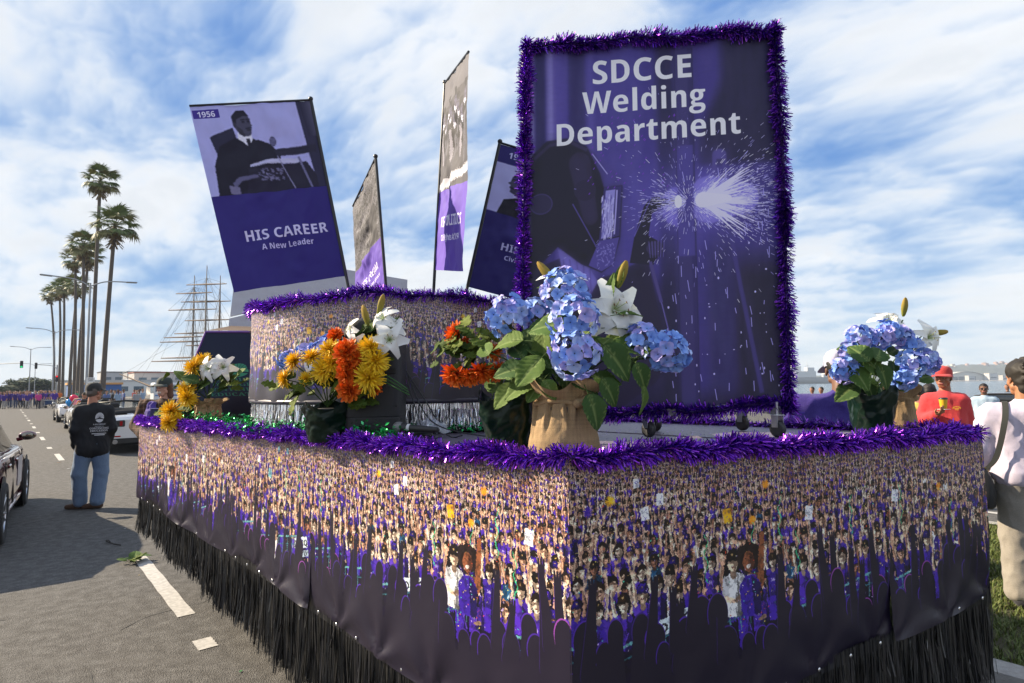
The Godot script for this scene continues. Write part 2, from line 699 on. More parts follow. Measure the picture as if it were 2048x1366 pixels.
	for k in 26:
		var o := Vector2(k * 80 + rng.randf_range(-30, 30), rng.randf_range(650, 860))
		var r := rng.randf_range(40, 60)
		var rim: Color = pick([rgb8(84, 40, 176), rgb8(70, 34, 150), rgb8(150, 70, 170), rgb8(60, 30, 130)])
		var tall := rng.randf_range(1.15, 1.5)
		c.disc(o, r, r * tall, rim)
		c.disc(o + Vector2(2, 4), r - 3, r * tall - 2, black)
		c.fill(PackedVector2Array([o + Vector2(-r * 0.8, 10), o + Vector2(r * 0.8, 10), Vector2(o.x + r * 1.5, 1023), Vector2(o.x - r * 1.5, 1023)]), black)
		if rng.randf() < 0.75:
			var a := o + Vector2(rng.randf_range(-80, 80), 60)
			var b := a + Vector2(rng.randf_range(-40, 40), -rng.randf_range(170, 320))
			c.limb(a + Vector2(-2, -2), b + Vector2(-2, -2), 34, 17, rgb8(56, 30, 110))
			c.limb(a, b, 34, 16, black)
			c.disc(b + Vector2(0, -16), 19, 26, black)
			for j in 3:
				c.limb(b + Vector2(-12 + j * 12, -26), b + Vector2(-16 + j * 15, -60), 7, 5, black)
	return c.tex()


func base_picture(w: int, h: int, f: Callable) -> Canvas:      # a soft picture computed small and enlarged
	var c := Canvas.new(w / 8, h / 8)
	for y in h / 8:
		for x in w / 8:
			c.im.set_pixel(x, y, f.call((x + 0.5) * 8 / w, (y + 0.5) * 8 / h))
	c.im.resize(w, h, Image.INTERPOLATE_CUBIC)
	c.w = w
	c.h = h
	return c


func soften(c: Canvas, by: int, share: float) -> void:      # the tones of a photograph run into each other
	var q: Image = c.im.duplicate()
	q.resize(c.w / by, c.h / by, Image.INTERPOLATE_LANCZOS)
	q.resize(c.w, c.h, Image.INTERPOLATE_CUBIC)
	q.convert(Image.FORMAT_RGBA8)
	var d := q.get_data()
	var a := int(share * 255)
	for k in range(3, d.size(), 4):
		d[k] = a
	var over := Image.create_from_data(c.w, c.h, false, Image.FORMAT_RGBA8, d)
	c.im.blend_rect(over, Rect2i(0, 0, c.w, c.h), Vector2i.ZERO)


func stir(c: Canvas, rows: int, push: float, seed_: int) -> void:   # breaks up drawn outlines as photographic detail does
	var n := FastNoiseLite.new()
	n.seed = seed_
	n.frequency = 0.055
	n.fractal_octaves = 3
	n.fractal_gain = 0.7
	var nx := n.get_seamless_image(512, 512).get_data()
	n.seed = seed_ + 1
	var ny := n.get_seamless_image(512, 512).get_data()
	var src := c.im.get_data()
	var dst := src.duplicate()
	var k := push / 128.0
	for y in rows:
		var scale := k * (0.35 + 0.65 * minf(1.0, y / 400.0))
		var o := y * c.w * 4
		var t := (y % 512) * 512
		for x in c.w:
			var q := t + (x & 511)
			var sx := clampi(x + int((nx[q] - 128) * scale), 0, c.w - 1)
			var sy := clampi(y + int((ny[q] - 128) * scale), 0, c.h - 1)
			dst.encode_u32(o + x * 4, src.decode_u32((sy * c.w + sx) * 4))
	c.im = Image.create_from_data(c.w, c.h, false, Image.FORMAT_RGBA8, dst)


func band(x: float, a: float, b: float, soft := 0.01) -> float:
	return smoothstep(a - soft, a + soft, x) * (1.0 - smoothstep(b - soft, b + soft, x))


func scaled(pts: Array, w: float, h: float) -> PackedVector2Array:
	var out := PackedVector2Array()
	for q: Vector2 in pts:
		out.append(Vector2(q.x * w, q.y * h))
	return out


func welding_print() -> ImageTexture:
	rng.seed = 77
	noise.seed = 5
	noise.frequency = 1.0
	var w := 2048
	var h := 2880
	var dark := rgb8(46, 36, 72)
	var c := base_picture(w, h, func(x: float, y: float) -> Color:
		var k := rgb8(74, 58, 148)
		k = k.lerp(rgb8(150, 138, 212), band(x, -0.1, 0.045) * (1.0 - smoothstep(0.55, 0.7, y)))
		k = k.lerp(rgb8(52, 42, 104), band(x, 0.045, 0.085))
		k = k.lerp(rgb8(140, 128, 206), band(x, 0.09, 0.12, 0.012) * (1.0 - smoothstep(0.24, 0.4, y)))
		k = k.lerp(rgb8(94, 78, 172), band(x, 0.12, 0.175))
		k = k.lerp(rgb8(60, 48, 116), band(x, 0.18, 0.25))
		k = k.lerp(rgb8(98, 84, 176), band(x, 0.25, 0.285, 0.02))
		k = k.lerp(rgb8(84, 70, 160), band(x, 0.29, 0.47, 0.03))
		k = k.lerp(rgb8(48, 38, 92), band(x, 0.53, 0.60, 0.02))
		k = k.lerp(rgb8(46, 36, 84), band(x, 0.79 - 0.10 * smoothstep(0.1, 0.3, y), 1.1, 0.03) * (1.0 - smoothstep(0.35, 0.37, y)))
		k = k.lerp(rgb8(44, 36, 76), smoothstep(0.62, 0.75, y) * band(x, 0.40, 0.58, 0.03) * 0.8)
		k = k.lerp(rgb8(62, 51, 118), smoothstep(0.5, 0.6, y) * band(x, 0.70, 0.81, 0.03))
		k = k.lerp(rgb8(44, 36, 72), smoothstep(0.55, 0.68, y) * band(x, 0.81, 1.1, 0.03))
		k = k.lerp(rgb8(44, 36, 72), smoothstep(0.93, 1.0, y) * 0.7)
		var g := Vector2((x - 0.62) * 0.68, y - 0.455).length()
		k = k.lerp(rgb8(120, 104, 220), 0.7 * exp(-g * g * 70.0))
		return k.lightened(0.05 * noise.get_noise_2d(x * 26, y * 7)).darkened(0.10 * absf(noise.get_noise_2d(x * 9, y * 60)))
	)
	# the steel post
	c.fill(scaled([Vector2(0.605, 0.03), Vector2(0.675, 0.03), Vector2(0.665, 1.0), Vector2(0.595, 1.0)], w, h), rgb8(66, 54, 122))
	c.fill(scaled([Vector2(0.655, 0.03), Vector2(0.675, 0.03), Vector2(0.665, 1.0), Vector2(0.65, 1.0)], w, h), rgb8(54, 42, 108))
	c.line(Vector2(0.605 * w, 0.03 * h), Vector2(0.595 * w, h), 5, rgb8(36, 28, 66))
	c.line(Vector2(0.675 * w, 0.03 * h), Vector2(0.665 * w, h), 6, rgb8(32, 26, 58))
	for k in 900:
		c.im.fill_rect(Rect2i(int(w * rng.randf_range(0.606, 0.655)), int(h * rng.randf_range(0.15, 0.5)), 5, 4), rgb8(92, 78, 164) if k % 2 else rgb8(62, 50, 124))
	c.line(Vector2(0.80 * w, 0.54 * h), Vector2(0.90 * w, 0.97 * h), 34, rgb8(78, 65, 146))
	c.line(Vector2(0.75 * w, 0.33 * h), Vector2(0.75 * w, 0.40 * h), 34, rgb8(96, 82, 168))
	c.line(Vector2(0.79 * w, 0.33 * h), Vector2(0.79 * w, 0.42 * h), 34, rgb8(88, 74, 160))
	c.disc(Vector2(0.77 * w, 0.33 * h), 56, 40, rgb8(96, 82, 168))
	# the welder: body, helmet, visor, glove, torch
	c.fill(scaled([Vector2(0.0, 0.62), Vector2(0.16, 0.58), Vector2(0.22, 0.66), Vector2(0.33, 0.64), Vector2(0.48, 0.60), Vector2(0.53, 0.78), Vector2(0.57, 0.86), Vector2(0.50, 0.93), Vector2(0.35, 1.0), Vector2(0.0, 1.0)], w, h), dark)
	c.fill(scaled([Vector2(0.13, 0.56), Vector2(0.24, 0.60), Vector2(0.285, 0.655), Vector2(0.23, 0.72), Vector2(0.16, 0.68)], w, h), rgb8(124, 110, 204))
	for k in 9:
		c.line(Vector2((0.15 + k * 0.013) * w, 0.59 * h), Vector2((0.17 + k * 0.011) * w, (0.66 + 0.004 * k) * h), 7, rgb8(126, 112, 204) if k % 2 else rgb8(78, 64, 150))
	c.fill(scaled([Vector2(0.0, 0.375), Vector2(0.03, 0.30), Vector2(0.09, 0.262), Vector2(0.17, 0.258), Vector2(0.25, 0.285), Vector2(0.33, 0.335), Vector2(0.385, 0.375), Vector2(0.388, 0.40), Vector2(0.375, 0.54), Vector2(0.345, 0.61), Vector2(0.30, 0.632), Vector2(0.22, 0.605), Vector2(0.13, 0.555), Vector2(0.06, 0.60), Vector2(0.0, 0.64)], w, h), rgb8(36, 28, 52))
	c.fill(scaled([Vector2(0.25, 0.285), Vector2(0.33, 0.335), Vector2(0.385, 0.375), Vector2(0.388, 0.398), Vector2(0.315, 0.402), Vector2(0.30, 0.36)], w, h), rgb8(82, 68, 150))
	for e: Array in [[0.04, 0.31, 0.10, 0.275], [0.10, 0.275, 0.18, 0.268], [0.18, 0.268, 0.25, 0.295], [0.02, 0.45, 0.02, 0.56]]:
		c.line(Vector2(e[0] * w, e[1] * h), Vector2(e[2] * w, e[3] * h), 26, rgb8(64, 52, 96))
	c.limb(Vector2(0.22 * w, 0.33 * h), Vector2(0.26 * w, 0.48 * h), 90, 60, rgb8(56, 45, 84))
	c.limb(Vector2(0.27 * w, 0.60 * h), Vector2(0.32 * w, 0.60 * h), 26, 20, rgb8(120, 106, 196))
	c.limb(Vector2(0.60 * w, 0.452 * h), Vector2(0.61 * w, 0.47 * h), 120, 150, rgb8(128, 112, 220))
	c.limb(Vector2(0.73 * w, 0.452 * h), Vector2(0.86 * w, 0.452 * h), 190, 120, rgb8(138, 124, 226))
	c.fill(scaled([Vector2(0.605, 0.30), Vector2(0.668, 0.30), Vector2(0.665, 0.60), Vector2(0.60, 0.60)], w, h), rgb8(84, 70, 160))
	soften(c, 64, 0.38)
	soften(c, 16, 0.5)
	c.fill(scaled([Vector2(0.315, 0.402), Vector2(0.385, 0.40), Vector2(0.372, 0.535), Vector2(0.292, 0.545)], w, h), rgb8(62, 50, 120))
	c.fill(scaled([Vector2(0.322, 0.41), Vector2(0.360, 0.408), Vector2(0.342, 0.535), Vector2(0.300, 0.54)], w, h), rgb8(150, 140, 220))
	for k in 160:
		var o := Vector2(rng.randf_range(0.306, 0.352) * w, rng.randf_range(0.42, 0.53) * h)
		c.line(o, o + Vector2(-6, 46), 4, rgb8(200, 192, 244) if k % 3 else rgb8(104, 92, 184))
	c.line(Vector2(0.366 * w, 0.41 * h), Vector2(0.352 * w, 0.53 * h), 12, rgb8(178, 168, 236))
	c.fill(scaled([Vector2(0.292, 0.545), Vector2(0.372, 0.538), Vector2(0.345, 0.61), Vector2(0.30, 0.628), Vector2(0.25, 0.61)], w, h), rgb8(86, 72, 160))
	for k in 60:
		var o := Vector2(rng.randf_range(0.28, 0.35) * w, rng.randf_range(0.55, 0.61) * h)
		c.line(o, o + Vector2(rng.randf_range(-20, 20), rng.randf_range(-26, 26)), 4, rgb8(150, 138, 220))
	c.line(Vector2(0.19 * w, 0.44 * h), Vector2(0.285 * w, 0.565 * h), 10, rgb8(84, 70, 152))
	c.line(Vector2(0.27 * w, 0.305 * h), Vector2(0.33 * w, 0.365 * h), 8, rgb8(170, 160, 226))
	c.disc(Vector2(0.065 * w, 0.435 * h), 96, 84, rgb8(66, 54, 112))
	c.disc(Vector2(0.065 * w, 0.435 * h), 86, 74, rgb8(50, 40, 82))
	c.disc(Vector2(0.24 * w, 0.405 * h), 90, 84, rgb8(48, 38, 74))
	c.fill(scaled([Vector2(0.41, 0.61), Vector2(0.43, 0.54), Vector2(0.47, 0.46), Vector2(0.50, 0.437), Vector2(0.535, 0.437), Vector2(0.535, 0.468), Vector2(0.50, 0.48), Vector2(0.485, 0.54), Vector2(0.52, 0.555), Vector2(0.535, 0.585), Vector2(0.50, 0.62)], w, h), rgb8(40, 32, 60))
	c.line(Vector2(0.50 * w, 0.437 * h), Vector2(0.43 * w, 0.54 * h), 7, rgb8(108, 94, 186))
	c.line(Vector2(0.535 * w, 0.452 * h), Vector2(0.60 * w, 0.452 * h), 58, rgb8(60, 48, 110))
	c.disc(Vector2(0.51 * w, 0.575 * h), 70, 56, rgb8(66, 54, 104))
	for k in 12:
		c.line(Vector2((0.48 + k * 0.006) * w, 0.555 * h), Vector2((0.485 + k * 0.005) * w, 0.60 * h), 5, rgb8(106, 92, 172) if k % 2 else rgb8(48, 38, 76))
	c.line(Vector2(0.49 * w, 0.61 * h), Vector2(0.53 * w, 0.72 * h), 26, rgb8(84, 70, 140))
	c.line(Vector2(0.53 * w, 0.72 * h), Vector2(0.575 * w, 0.86 * h), 9, rgb8(112, 98, 180))
	soften(c, 8, 0.5)
	# sparks
	for k in 3400:
		var side := 0.0 if rng.randf() < 0.86 else PI
		var g := side + rng.randfn(0.0, 0.34)
		if rng.randf() < 0.13:
			g = rng.randf() * TAU
		var far := absf(rng.randfn(0.0, 0.19)) + 0.02
		if side > 0.1:
			far *= 0.45
		var d := Vector2.from_angle(g)
		var o := Vector2(0.645 * w, 0.452 * h) + d * far * w
		var l := rng.randf_range(6, 60) * (1.0 - far)
		if o.x < w * 0.995:
			c.line(o, o + d.rotated(rng.randf_range(-0.15, 0.15)) * l, rng.randf_range(2.0, 4.6), rgb8(150, 140, 232).lerp(Color(0.92, 0.9, 1), rng.randf()))
	for k in 120:
		var o := Vector2(rng.randf_range(0.55, 0.97) * w, rng.randf_range(0.36, 0.97) * h)
		if rng.randf() < 0.4:
			c.line(o, o + Vector2(rng.randf_range(-5, 14), rng.randf_range(18, 90)), 6, rgb8(168, 158, 238))
		else:
			c.disc(o, rng.randf_range(3, 9), rng.randf_range(4, 11), rgb8(196, 188, 246))
	for k in 60:
		var o := Vector2(rng.randf_range(0.25, 0.6) * w, rng.randf_range(0.2, 0.42) * h)
		c.line(o, o + Vector2(12, -14), 7, rgb8(118, 52, 196))
	for k in 55:
		var d := Vector2.from_angle(rng.randfn(0.0, 0.40))
		c.limb(Vector2(0.69 * w, 0.452 * h), Vector2(0.69 * w, 0.452 * h) + d * rng.randf_range(0.06, 0.25) * w, 13, 1.5, rgb8(222, 216, 250))
	c.disc(Vector2(0.605 * w, 0.452 * h), 30, 50, rgb8(232, 228, 252))
	c.limb(Vector2(0.70 * w, 0.452 * h), Vector2(0.80 * w, 0.452 * h), 62, 26, rgb8(228, 222, 252))
	c.im.adjust_bcs(1.02, 1.08, 0.88)
	var white := rgb8(250, 248, 253)
	c.words("SDCCE", Vector2(0.475 * w, 0.112 * h), 0.0645 * h, white, 1.06)
	c.words("Welding", Vector2(0.48 * w, 0.194 * h), 0.061 * h, white, 1.06)
	c.words("Department", Vector2(0.49 * w, 0.278 * h), 0.061 * h, white, 1.06)
	return c.down(2).tex()


func portrait(c: Canvas, o: Vector2, s: float, tone: float, ink: Color) -> void:   # a man in a dark suit, three-quarter view; tone: the print's brightness
	var skin := Color(0.27, 0.26, 0.36).lightened(tone)
	c.fill(PackedVector2Array([o + Vector2(-1.6, 4.4) * s, o + Vector2(-1.5, 2.2) * s, o + Vector2(-0.7, 1.25) * s, o + Vector2(0.5, 1.15) * s, o + Vector2(1.5, 1.9) * s, o + Vector2(2.1, 4.4) * s]), ink)
	c.fill(PackedVector2Array([o + Vector2(-0.55, 0.8) * s, o + Vector2(0.55, 0.7) * s, o + Vector2(0.62, 1.3) * s, o + Vector2(0.2, 1.95) * s, o + Vector2(-0.6, 1.35) * s]), Color(0.86, 0.86, 0.95))
	c.fill(PackedVector2Array([o + Vector2(0.08, 1.25) * s, o + Vector2(0.36, 1.25) * s, o + Vector2(0.42, 2.0) * s, o + Vector2(0.1, 2.0) * s]), ink)
	c.disc(o + Vector2(0, 0), 0.72 * s, 0.98 * s, skin)
	c.limb(o + Vector2(0.1, 0.62) * s, o + Vector2(0.3, 0.7) * s, 0.5 * s, 0.36 * s, skin)
	c.fill(PackedVector2Array([o + Vector2(-0.75, 0.1) * s, o + Vector2(-0.78, -0.62) * s, o + Vector2(-0.3, -1.1) * s, o + Vector2(0.35, -1.08) * s, o + Vector2(0.68, -0.55) * s, o + Vector2(0.2, -0.62) * s, o + Vector2(-0.42, -0.35) * s, o + Vector2(-0.5, 0.2) * s]), ink)
	c.disc(o + Vector2(-0.62, 0.12) * s, 0.14 * s, 0.26 * s, skin.darkened(0.25))
	c.fill(PackedVector2Array([o + Vector2(0.56, -0.2) * s, o + Vector2(0.84, 0.22) * s, o + Vector2(0.5, 0.26) * s]), skin)
	for q: Vector2 in [Vector2(0.12, -0.12), Vector2(0.56, -0.14)]:
		c.disc(o + q * s, 0.14 * s, 0.07 * s, ink)
		c.line(o + (q + Vector2(-0.2, -0.17)) * s, o + (q + Vector2(0.18, -0.2)) * s, 0.09 * s, ink)
	c.line(o + Vector2(0.2, 0.40) * s, o + Vector2(0.76, 0.37) * s, 0.10 * s, ink)
	c.line(o + Vector2(0.28, 0.56) * s, o + Vector2(0.70, 0.54) * s, 0.12 * s, skin.darkened(0.45))
	c.fill(PackedVector2Array([o + Vector2(-0.5, 0.2) * s, o + Vector2(-0.1, 0.5) * s, o + Vector2(0.1, 1.05) * s, o + Vector2(-0.4, 0.9) * s]), skin.darkened(0.3))


func career_print() -> ImageTexture:
	var w := 1024
	var h := 1480
	var ink := rgb8(26, 23, 44)
	var navy := rgb8(44, 33, 118)
	var c := base_picture(w, h, func(x: float, y: float) -> Color: return rgb8(172, 172, 232).darkened(0.05 * absf(noise.get_noise_2d(x * 8, y * 8))))
	c.fill(scaled([Vector2(0.87, 0.0), Vector2(1, 0), Vector2(1, 0.5), Vector2(0.93, 0.5), Vector2(0.90, 0.3)], w, h), rgb8(44, 42, 72))
	for k in 30:
		c.line(Vector2(0.90 * w + k * 4, 0), Vector2(0.93 * w + k * 4, 0.2 * h), 5, rgb8(36 + k * 2, 34 + k * 2, 62 + k * 2))
	c.fill(scaled([Vector2(0.10, 0.17), Vector2(0.30, 0.13), Vector2(0.34, 0.3), Vector2(0.16, 0.36)], w, h), rgb8(40, 38, 66))
	portrait(c, Vector2(0.385 * w, 0.105 * h), 0.098 * w, 0.0, ink)
	c.fill(scaled([Vector2(0.07, 0.5), Vector2(0.09, 0.33), Vector2(0.16, 0.225), Vector2(0.30, 0.185), Vector2(0.36, 0.205), Vector2(0.42, 0.25), Vector2(0.48, 0.20), Vector2(0.58, 0.225), Vector2(0.64, 0.29), Vector2(0.66, 0.38), Vector2(0.62, 0.5)], w, h), ink)
	c.fill(scaled([Vector2(0.60, 0.265), Vector2(0.97, 0.25), Vector2(0.97, 0.29), Vector2(0.62, 0.305)], w, h), rgb8(38, 36, 60))
	c.fill(scaled([Vector2(0.38, 0.335), Vector2(0.56, 0.315), Vector2(0.80, 0.32), Vector2(0.80, 0.345), Vector2(0.55, 0.34), Vector2(0.37, 0.35)], w, h), rgb8(186, 186, 226))
	c.fill(scaled([Vector2(0.36, 0.36), Vector2(0.86, 0.34), Vector2(0.93, 0.42), Vector2(0.93, 0.5), Vector2(0.30, 0.5)], w, h), rgb8(34, 31, 54))
	for k in 60:
		c.line(Vector2((0.43 + 0.2 * randf_k(k)) * w, (0.365 + 0.06 * randf_k(k + 99)) * h), Vector2((0.45 + 0.2 * randf_k(k)) * w, (0.37 + 0.06 * randf_k(k + 99)) * h), 8, rgb8(120, 118, 160))
	c.fill(scaled([Vector2(0.20, 0.43), Vector2(0.26, 0.40), Vector2(0.42, 0.395), Vector2(0.43, 0.41), Vector2(0.28, 0.425), Vector2(0.22, 0.455)], w, h), rgb8(96, 94, 134))
	for k in 4:
		c.limb(Vector2(0.175 * w, (0.445 + k * 0.011) * h), Vector2(0.245 * w, (0.458 + k * 0.011) * h), 9, 8, rgb8(116, 112, 150))
	c.line(Vector2(0.62 * w, 0.30 * h), Vector2(0.72 * w, 0.49 * h), 9, rgb8(150, 148, 192))
	c.line(Vector2(0.80 * w, 0.31 * h), Vector2(0.87 * w, 0.49 * h), 20, rgb8(110, 108, 150))
	c.disc(Vector2(0.61 * w, 0.215 * h), 28, 44, rgb8(60, 58, 92))
	for k in 6:
		c.line(Vector2(0.588 * w, (0.195 + k * 0.008) * h), Vector2(0.632 * w, (0.195 + k * 0.008) * h), 4, rgb8(150, 148, 196))
	soften(c, 12, 0.55)
	stir(c, int(h * 0.5), 7.0, 4)
	c.im.fill_rect(Rect2i(0, int(h * 0.49), w, h), navy)
	c.fill(scaled([Vector2(0.01, 0.02), Vector2(0.22, 0.02), Vector2(0.22, 0.068), Vector2(0.01, 0.068)], w, h), rgb8(58, 40, 140))
	c.words("1956", Vector2(0.115 * w, 0.061 * h), 0.031 * h, rgb8(214, 212, 240), 1.05)
	c.words("HIS CAREER", Vector2(0.56 * w, 0.745 * h), 0.055 * h, rgb8(206, 202, 240), 1.2)
	c.words("A New Leader", Vector2(0.55 * w, 0.80 * h), 0.030 * h, rgb8(196, 192, 236), 1.15)
	return c.tex()


func randf_k(k: int) -> float:
	return fposmod(sin(k * 12.9898) * 43758.5453, 1.0)


func action_print() -> ImageTexture:
	var w := 1024
	var h := 1480
	var ink := rgb8(24, 22, 40)
	var navy := rgb8(36, 28, 104)
	var c := Canvas.new(w, h, navy)
	c.im.fill_rect(Rect2i(0, int(h * 0.12), w, int(h * 0.34)), rgb8(172, 172, 226))
	var skin := rgb8(62, 58, 88)
	c.fill(scaled([Vector2(0.10, 0.46), Vector2(0.14, 0.36), Vector2(0.26, 0.33), Vector2(0.60, 0.34), Vector2(0.80, 0.46)], w, h), ink)
	c.disc(Vector2(0.37 * w, 0.225 * h), 0.20 * w, 0.092 * h, ink)
	c.fill(scaled([Vector2(0.22, 0.18), Vector2(0.18, 0.225), Vector2(0.145, 0.243), Vector2(0.175, 0.255), Vector2(0.165, 0.27), Vector2(0.18, 0.28), Vector2(0.18, 0.30), Vector2(0.24, 0.318), Vector2(0.30, 0.31), Vector2(0.31, 0.35), Vector2(0.48, 0.345), Vector2(0.50, 0.26), Vector2(0.42, 0.20), Vector2(0.34, 0.215), Vector2(0.30, 0.18)], w, h), skin)
	c.disc(Vector2(0.42 * w, 0.255 * h), 30, 42, rgb8(92, 88, 122))
	c.disc(Vector2(0.425 * w, 0.258 * h), 16, 26, skin)
	c.disc(Vector2(0.225 * w, 0.228 * h), 16, 8, ink)
	c.line(Vector2(0.185 * w, 0.212 * h), Vector2(0.255 * w, 0.208 * h), 11, ink)
	c.line(Vector2(0.175 * w, 0.273 * h), Vector2(0.225 * w, 0.275 * h), 10, ink)
	soften(c, 12, 0.5)
	c.words("1963", Vector2(0.19 * w, 0.078 * h), 0.04 * h, rgb8(190, 188, 234), 1.08)
	c.words("HIS ACTIONS", Vector2(0.55 * w, 0.70 * h), 0.05 * h, rgb8(190, 188, 234), 1.12)
	c.words("Civil Disobedience", Vector2(0.55 * w, 0.76 * h), 0.03 * h, rgb8(182, 180, 230), 1.1)
	return c.tex()


func mottled_print(seed_: int, title: String, under: String, crowd: bool) -> ImageTexture:
	rng.seed = seed_
	var w := 1024
	var h := 1480
	var c := Canvas.new(w, h, rgb8(92, 90, 98))
	if crowd:
		for k in 5200:
			var y := pow(rng.randf(), 0.8) * 0.58
			var g := rng.randf_range(0.06, 0.56) * (0.8 + 0.2 * sin(y * 30.0))
			c.disc(Vector2(rng.randf() * w, y * h), rng.randf_range(4, 11), rng.randf_range(5, 15), Color(g, g * 0.98, g * 1.05))
		c.fill(scaled([Vector2(0.62, 0.58), Vector2(0.60, 0.36), Vector2(0.70, 0.26), Vector2(0.85, 0.28), Vector2(0.92, 0.58)], w, h), rgb8(44, 42, 48))
		c.disc(Vector2(0.74 * w, 0.22 * h), 74, 92, rgb8(66, 62, 68))
	else:
		c.fill(scaled([Vector2(0, 0.16), Vector2(1, 0.1), Vector2(1, 0.62), Vector2(0, 0.6)], w, h), rgb8(64, 62, 70))
		for k in 9:
			var o := Vector2((0.08 + k * 0.105) * w, (0.20 + 0.04 * sin(k * 2.1)) * h)
			portrait(c, o, 52, 0.12, rgb8(30, 29, 36))
			c.disc(o + Vector2(0, -64), 54, 30, rgb8(34, 33, 40))
			c.fill(PackedVector2Array([o + Vector2(-30, 150), o + Vector2(40, 130), o + Vector2(26, 380), o + Vector2(-14, 370)]), rgb8(138, 134, 146) if k % 3 == 0 else rgb8(90, 88, 98))
		c.fill(scaled([Vector2(0.0, 0.55), Vector2(1, 0.50), Vector2(1, 0.54), Vector2(0, 0.60)], w, h), rgb8(190, 188, 196))
	stir(c, int(h * 0.6), 22.0, seed_)
	c.im.fill_rect(Rect2i(0, int(h * 0.59), w, h), rgb8(92, 64, 172))
	c.words(title, Vector2(0.5 * w, 0.78 * h), 0.052 * h, rgb8(224, 220, 242), 1.12)
	c.words(under, Vector2(0.5 * w, 0.85 * h), 0.03 * h, rgb8(220, 216, 240), 1.1)
	return c.tex()


func shell_mark(c: Canvas, o: Vector2, rx: float, ry: float, ink: Color, ground: Color) -> void:   # the fan of rays over a curved bar
	c.disc(o, rx, ry, ink)
	c.fill(PackedVector2Array([o + Vector2(-rx * 1.1, ry * 0.30), o + Vector2(0, ry * 0.02), o + Vector2(rx * 1.1, ry * 0.30), o + Vector2(rx * 1.1, ry * 0.46), o + Vector2(0, ry * 0.30), o + Vector2(-rx * 1.1, ry * 0.46)]), ground)
	for k in 8:
		var a := PI + PI * (k + 0.5) / 8.0
		c.line(o + Vector2(0, ry * 0.12), o + Vector2(cos(a) * rx * 1.05, sin(a) * ry * 1.05), rx * 0.05, ground)


func lectern_print() -> ImageTexture:
	var c := Canvas.new(1024, 1024, rgb8(19, 11, 31))
	c.fill(scaled([Vector2(0.0, 1.0), Vector2(0.0, 0.3), Vector2(0.05, 0.30), Vector2(0.13, 0.62), Vector2(0.10, 1.0)], 1024, 1024), rgb8(16, 96, 60))
	var green := rgb8(58, 138, 96)
	shell_mark(c, Vector2(490, 455), 104, 80, green, rgb8(19, 11, 31))
	c.words("SAN DIEGO", Vector2(490, 578), 36, rgb8(44, 116, 80), 1.25, true, 0.0, "Droid Serif")
	c.words("COLLEGE OF", Vector2(490, 634), 36, rgb8(44, 116, 80), 1.2, true, 0.0, "Droid Serif")
	c.words("CONTINUING", Vector2(490, 690), 36, rgb8(44, 116, 80), 1.2, true, 0.0, "Droid Serif")
	c.words("EDUCATION", Vector2(490, 746), 36, rgb8(44, 116, 80), 1.2, true, 0.0, "Droid Serif")
	return c.tex()


func shirt_print() -> ImageTexture:            # 0.6 x 0.75 m of the man's black shirt back
	var black := rgb8(24, 25, 30)
	var c := Canvas.new(512, 640, black)
	var w := rgb8(206, 208, 214)
	shell_mark(c, Vector2(256, 150), 62, 74, w, black)
	c.words("SAN DIEGO", Vector2(256, 262), 20, w, 1.1, true, 0.0, "Droid Serif")
	c.words("COLLEGE OF", Vector2(256, 290), 13, w, 1.1, true, 0.0, "Droid Serif")
	c.words("CONTINUING", Vector2(256, 326), 28, w, 1.05, true, 0.0, "Droid Serif")
	c.words("EDUCATION", Vector2(256, 362), 28, w, 1.05, true, 0.0, "Droid Serif")
	c.line(Vector2(150, 390), Vector2(362, 390), 10, w)
	c.line(Vector2(190, 412), Vector2(340, 412), 13, w)
	return c.tex()


# ---- light and air -------------------------------------------------------
func camera_and_light() -> void:
	var cam := Camera3D.new()
	cam.name = "camera"
	add_child(cam)
	cam.position = Vector3(0, EYE, 0)
	cam.rotation = Vector3(deg_to_rad(4.2), 0, deg_to_rad(-0.75))
	view = cam.transform.basis
	cam.fov = rad_to_deg(2.0 * atan(683.0 / LENS))
	cam.near = 0.05
	cam.far = 30000.0
	var sun := DirectionalLight3D.new()
	sun.name = "sun"
	add_child(sun)
	var towards := Vector3(-0.822, 0.53, -0.21)
	sun.transform = Transform3D(Basis.looking_at(-towards, Vector3.UP), Vector3(0, 50, 0))
	sun.light_color = Color(1.0, 0.93, 0.82)
	sun.light_energy = 1.5
	sun.light_angular_distance = 0.5
	sun.shadow_enabled = true
	var e := Environment.new()
	e.background_mode = Environment.BG_SKY
	e.tonemap_mode = Environment.TONE_MAPPER_LINEAR
	e.tonemap_exposure = 2.2
	e.sdfgi_enabled = true
	e.ssao_enabled = true
	e.ssil_enabled = true
	e.fog_enabled = true
	e.fog_density = 0.00022
	e.fog_light_color = Color(0.78, 0.84, 0.92)
	var sky := Sky.new()
	var sm := PanoramaSkyMaterial.new()
	sm.panorama = sky_picture()
	sky.sky_material = sm
	e.sky = sky
	e.background_energy_multiplier = 0.5
	var we := WorldEnvironment.new()
	we.name = "air"
	we.environment = e
	add_child(we)


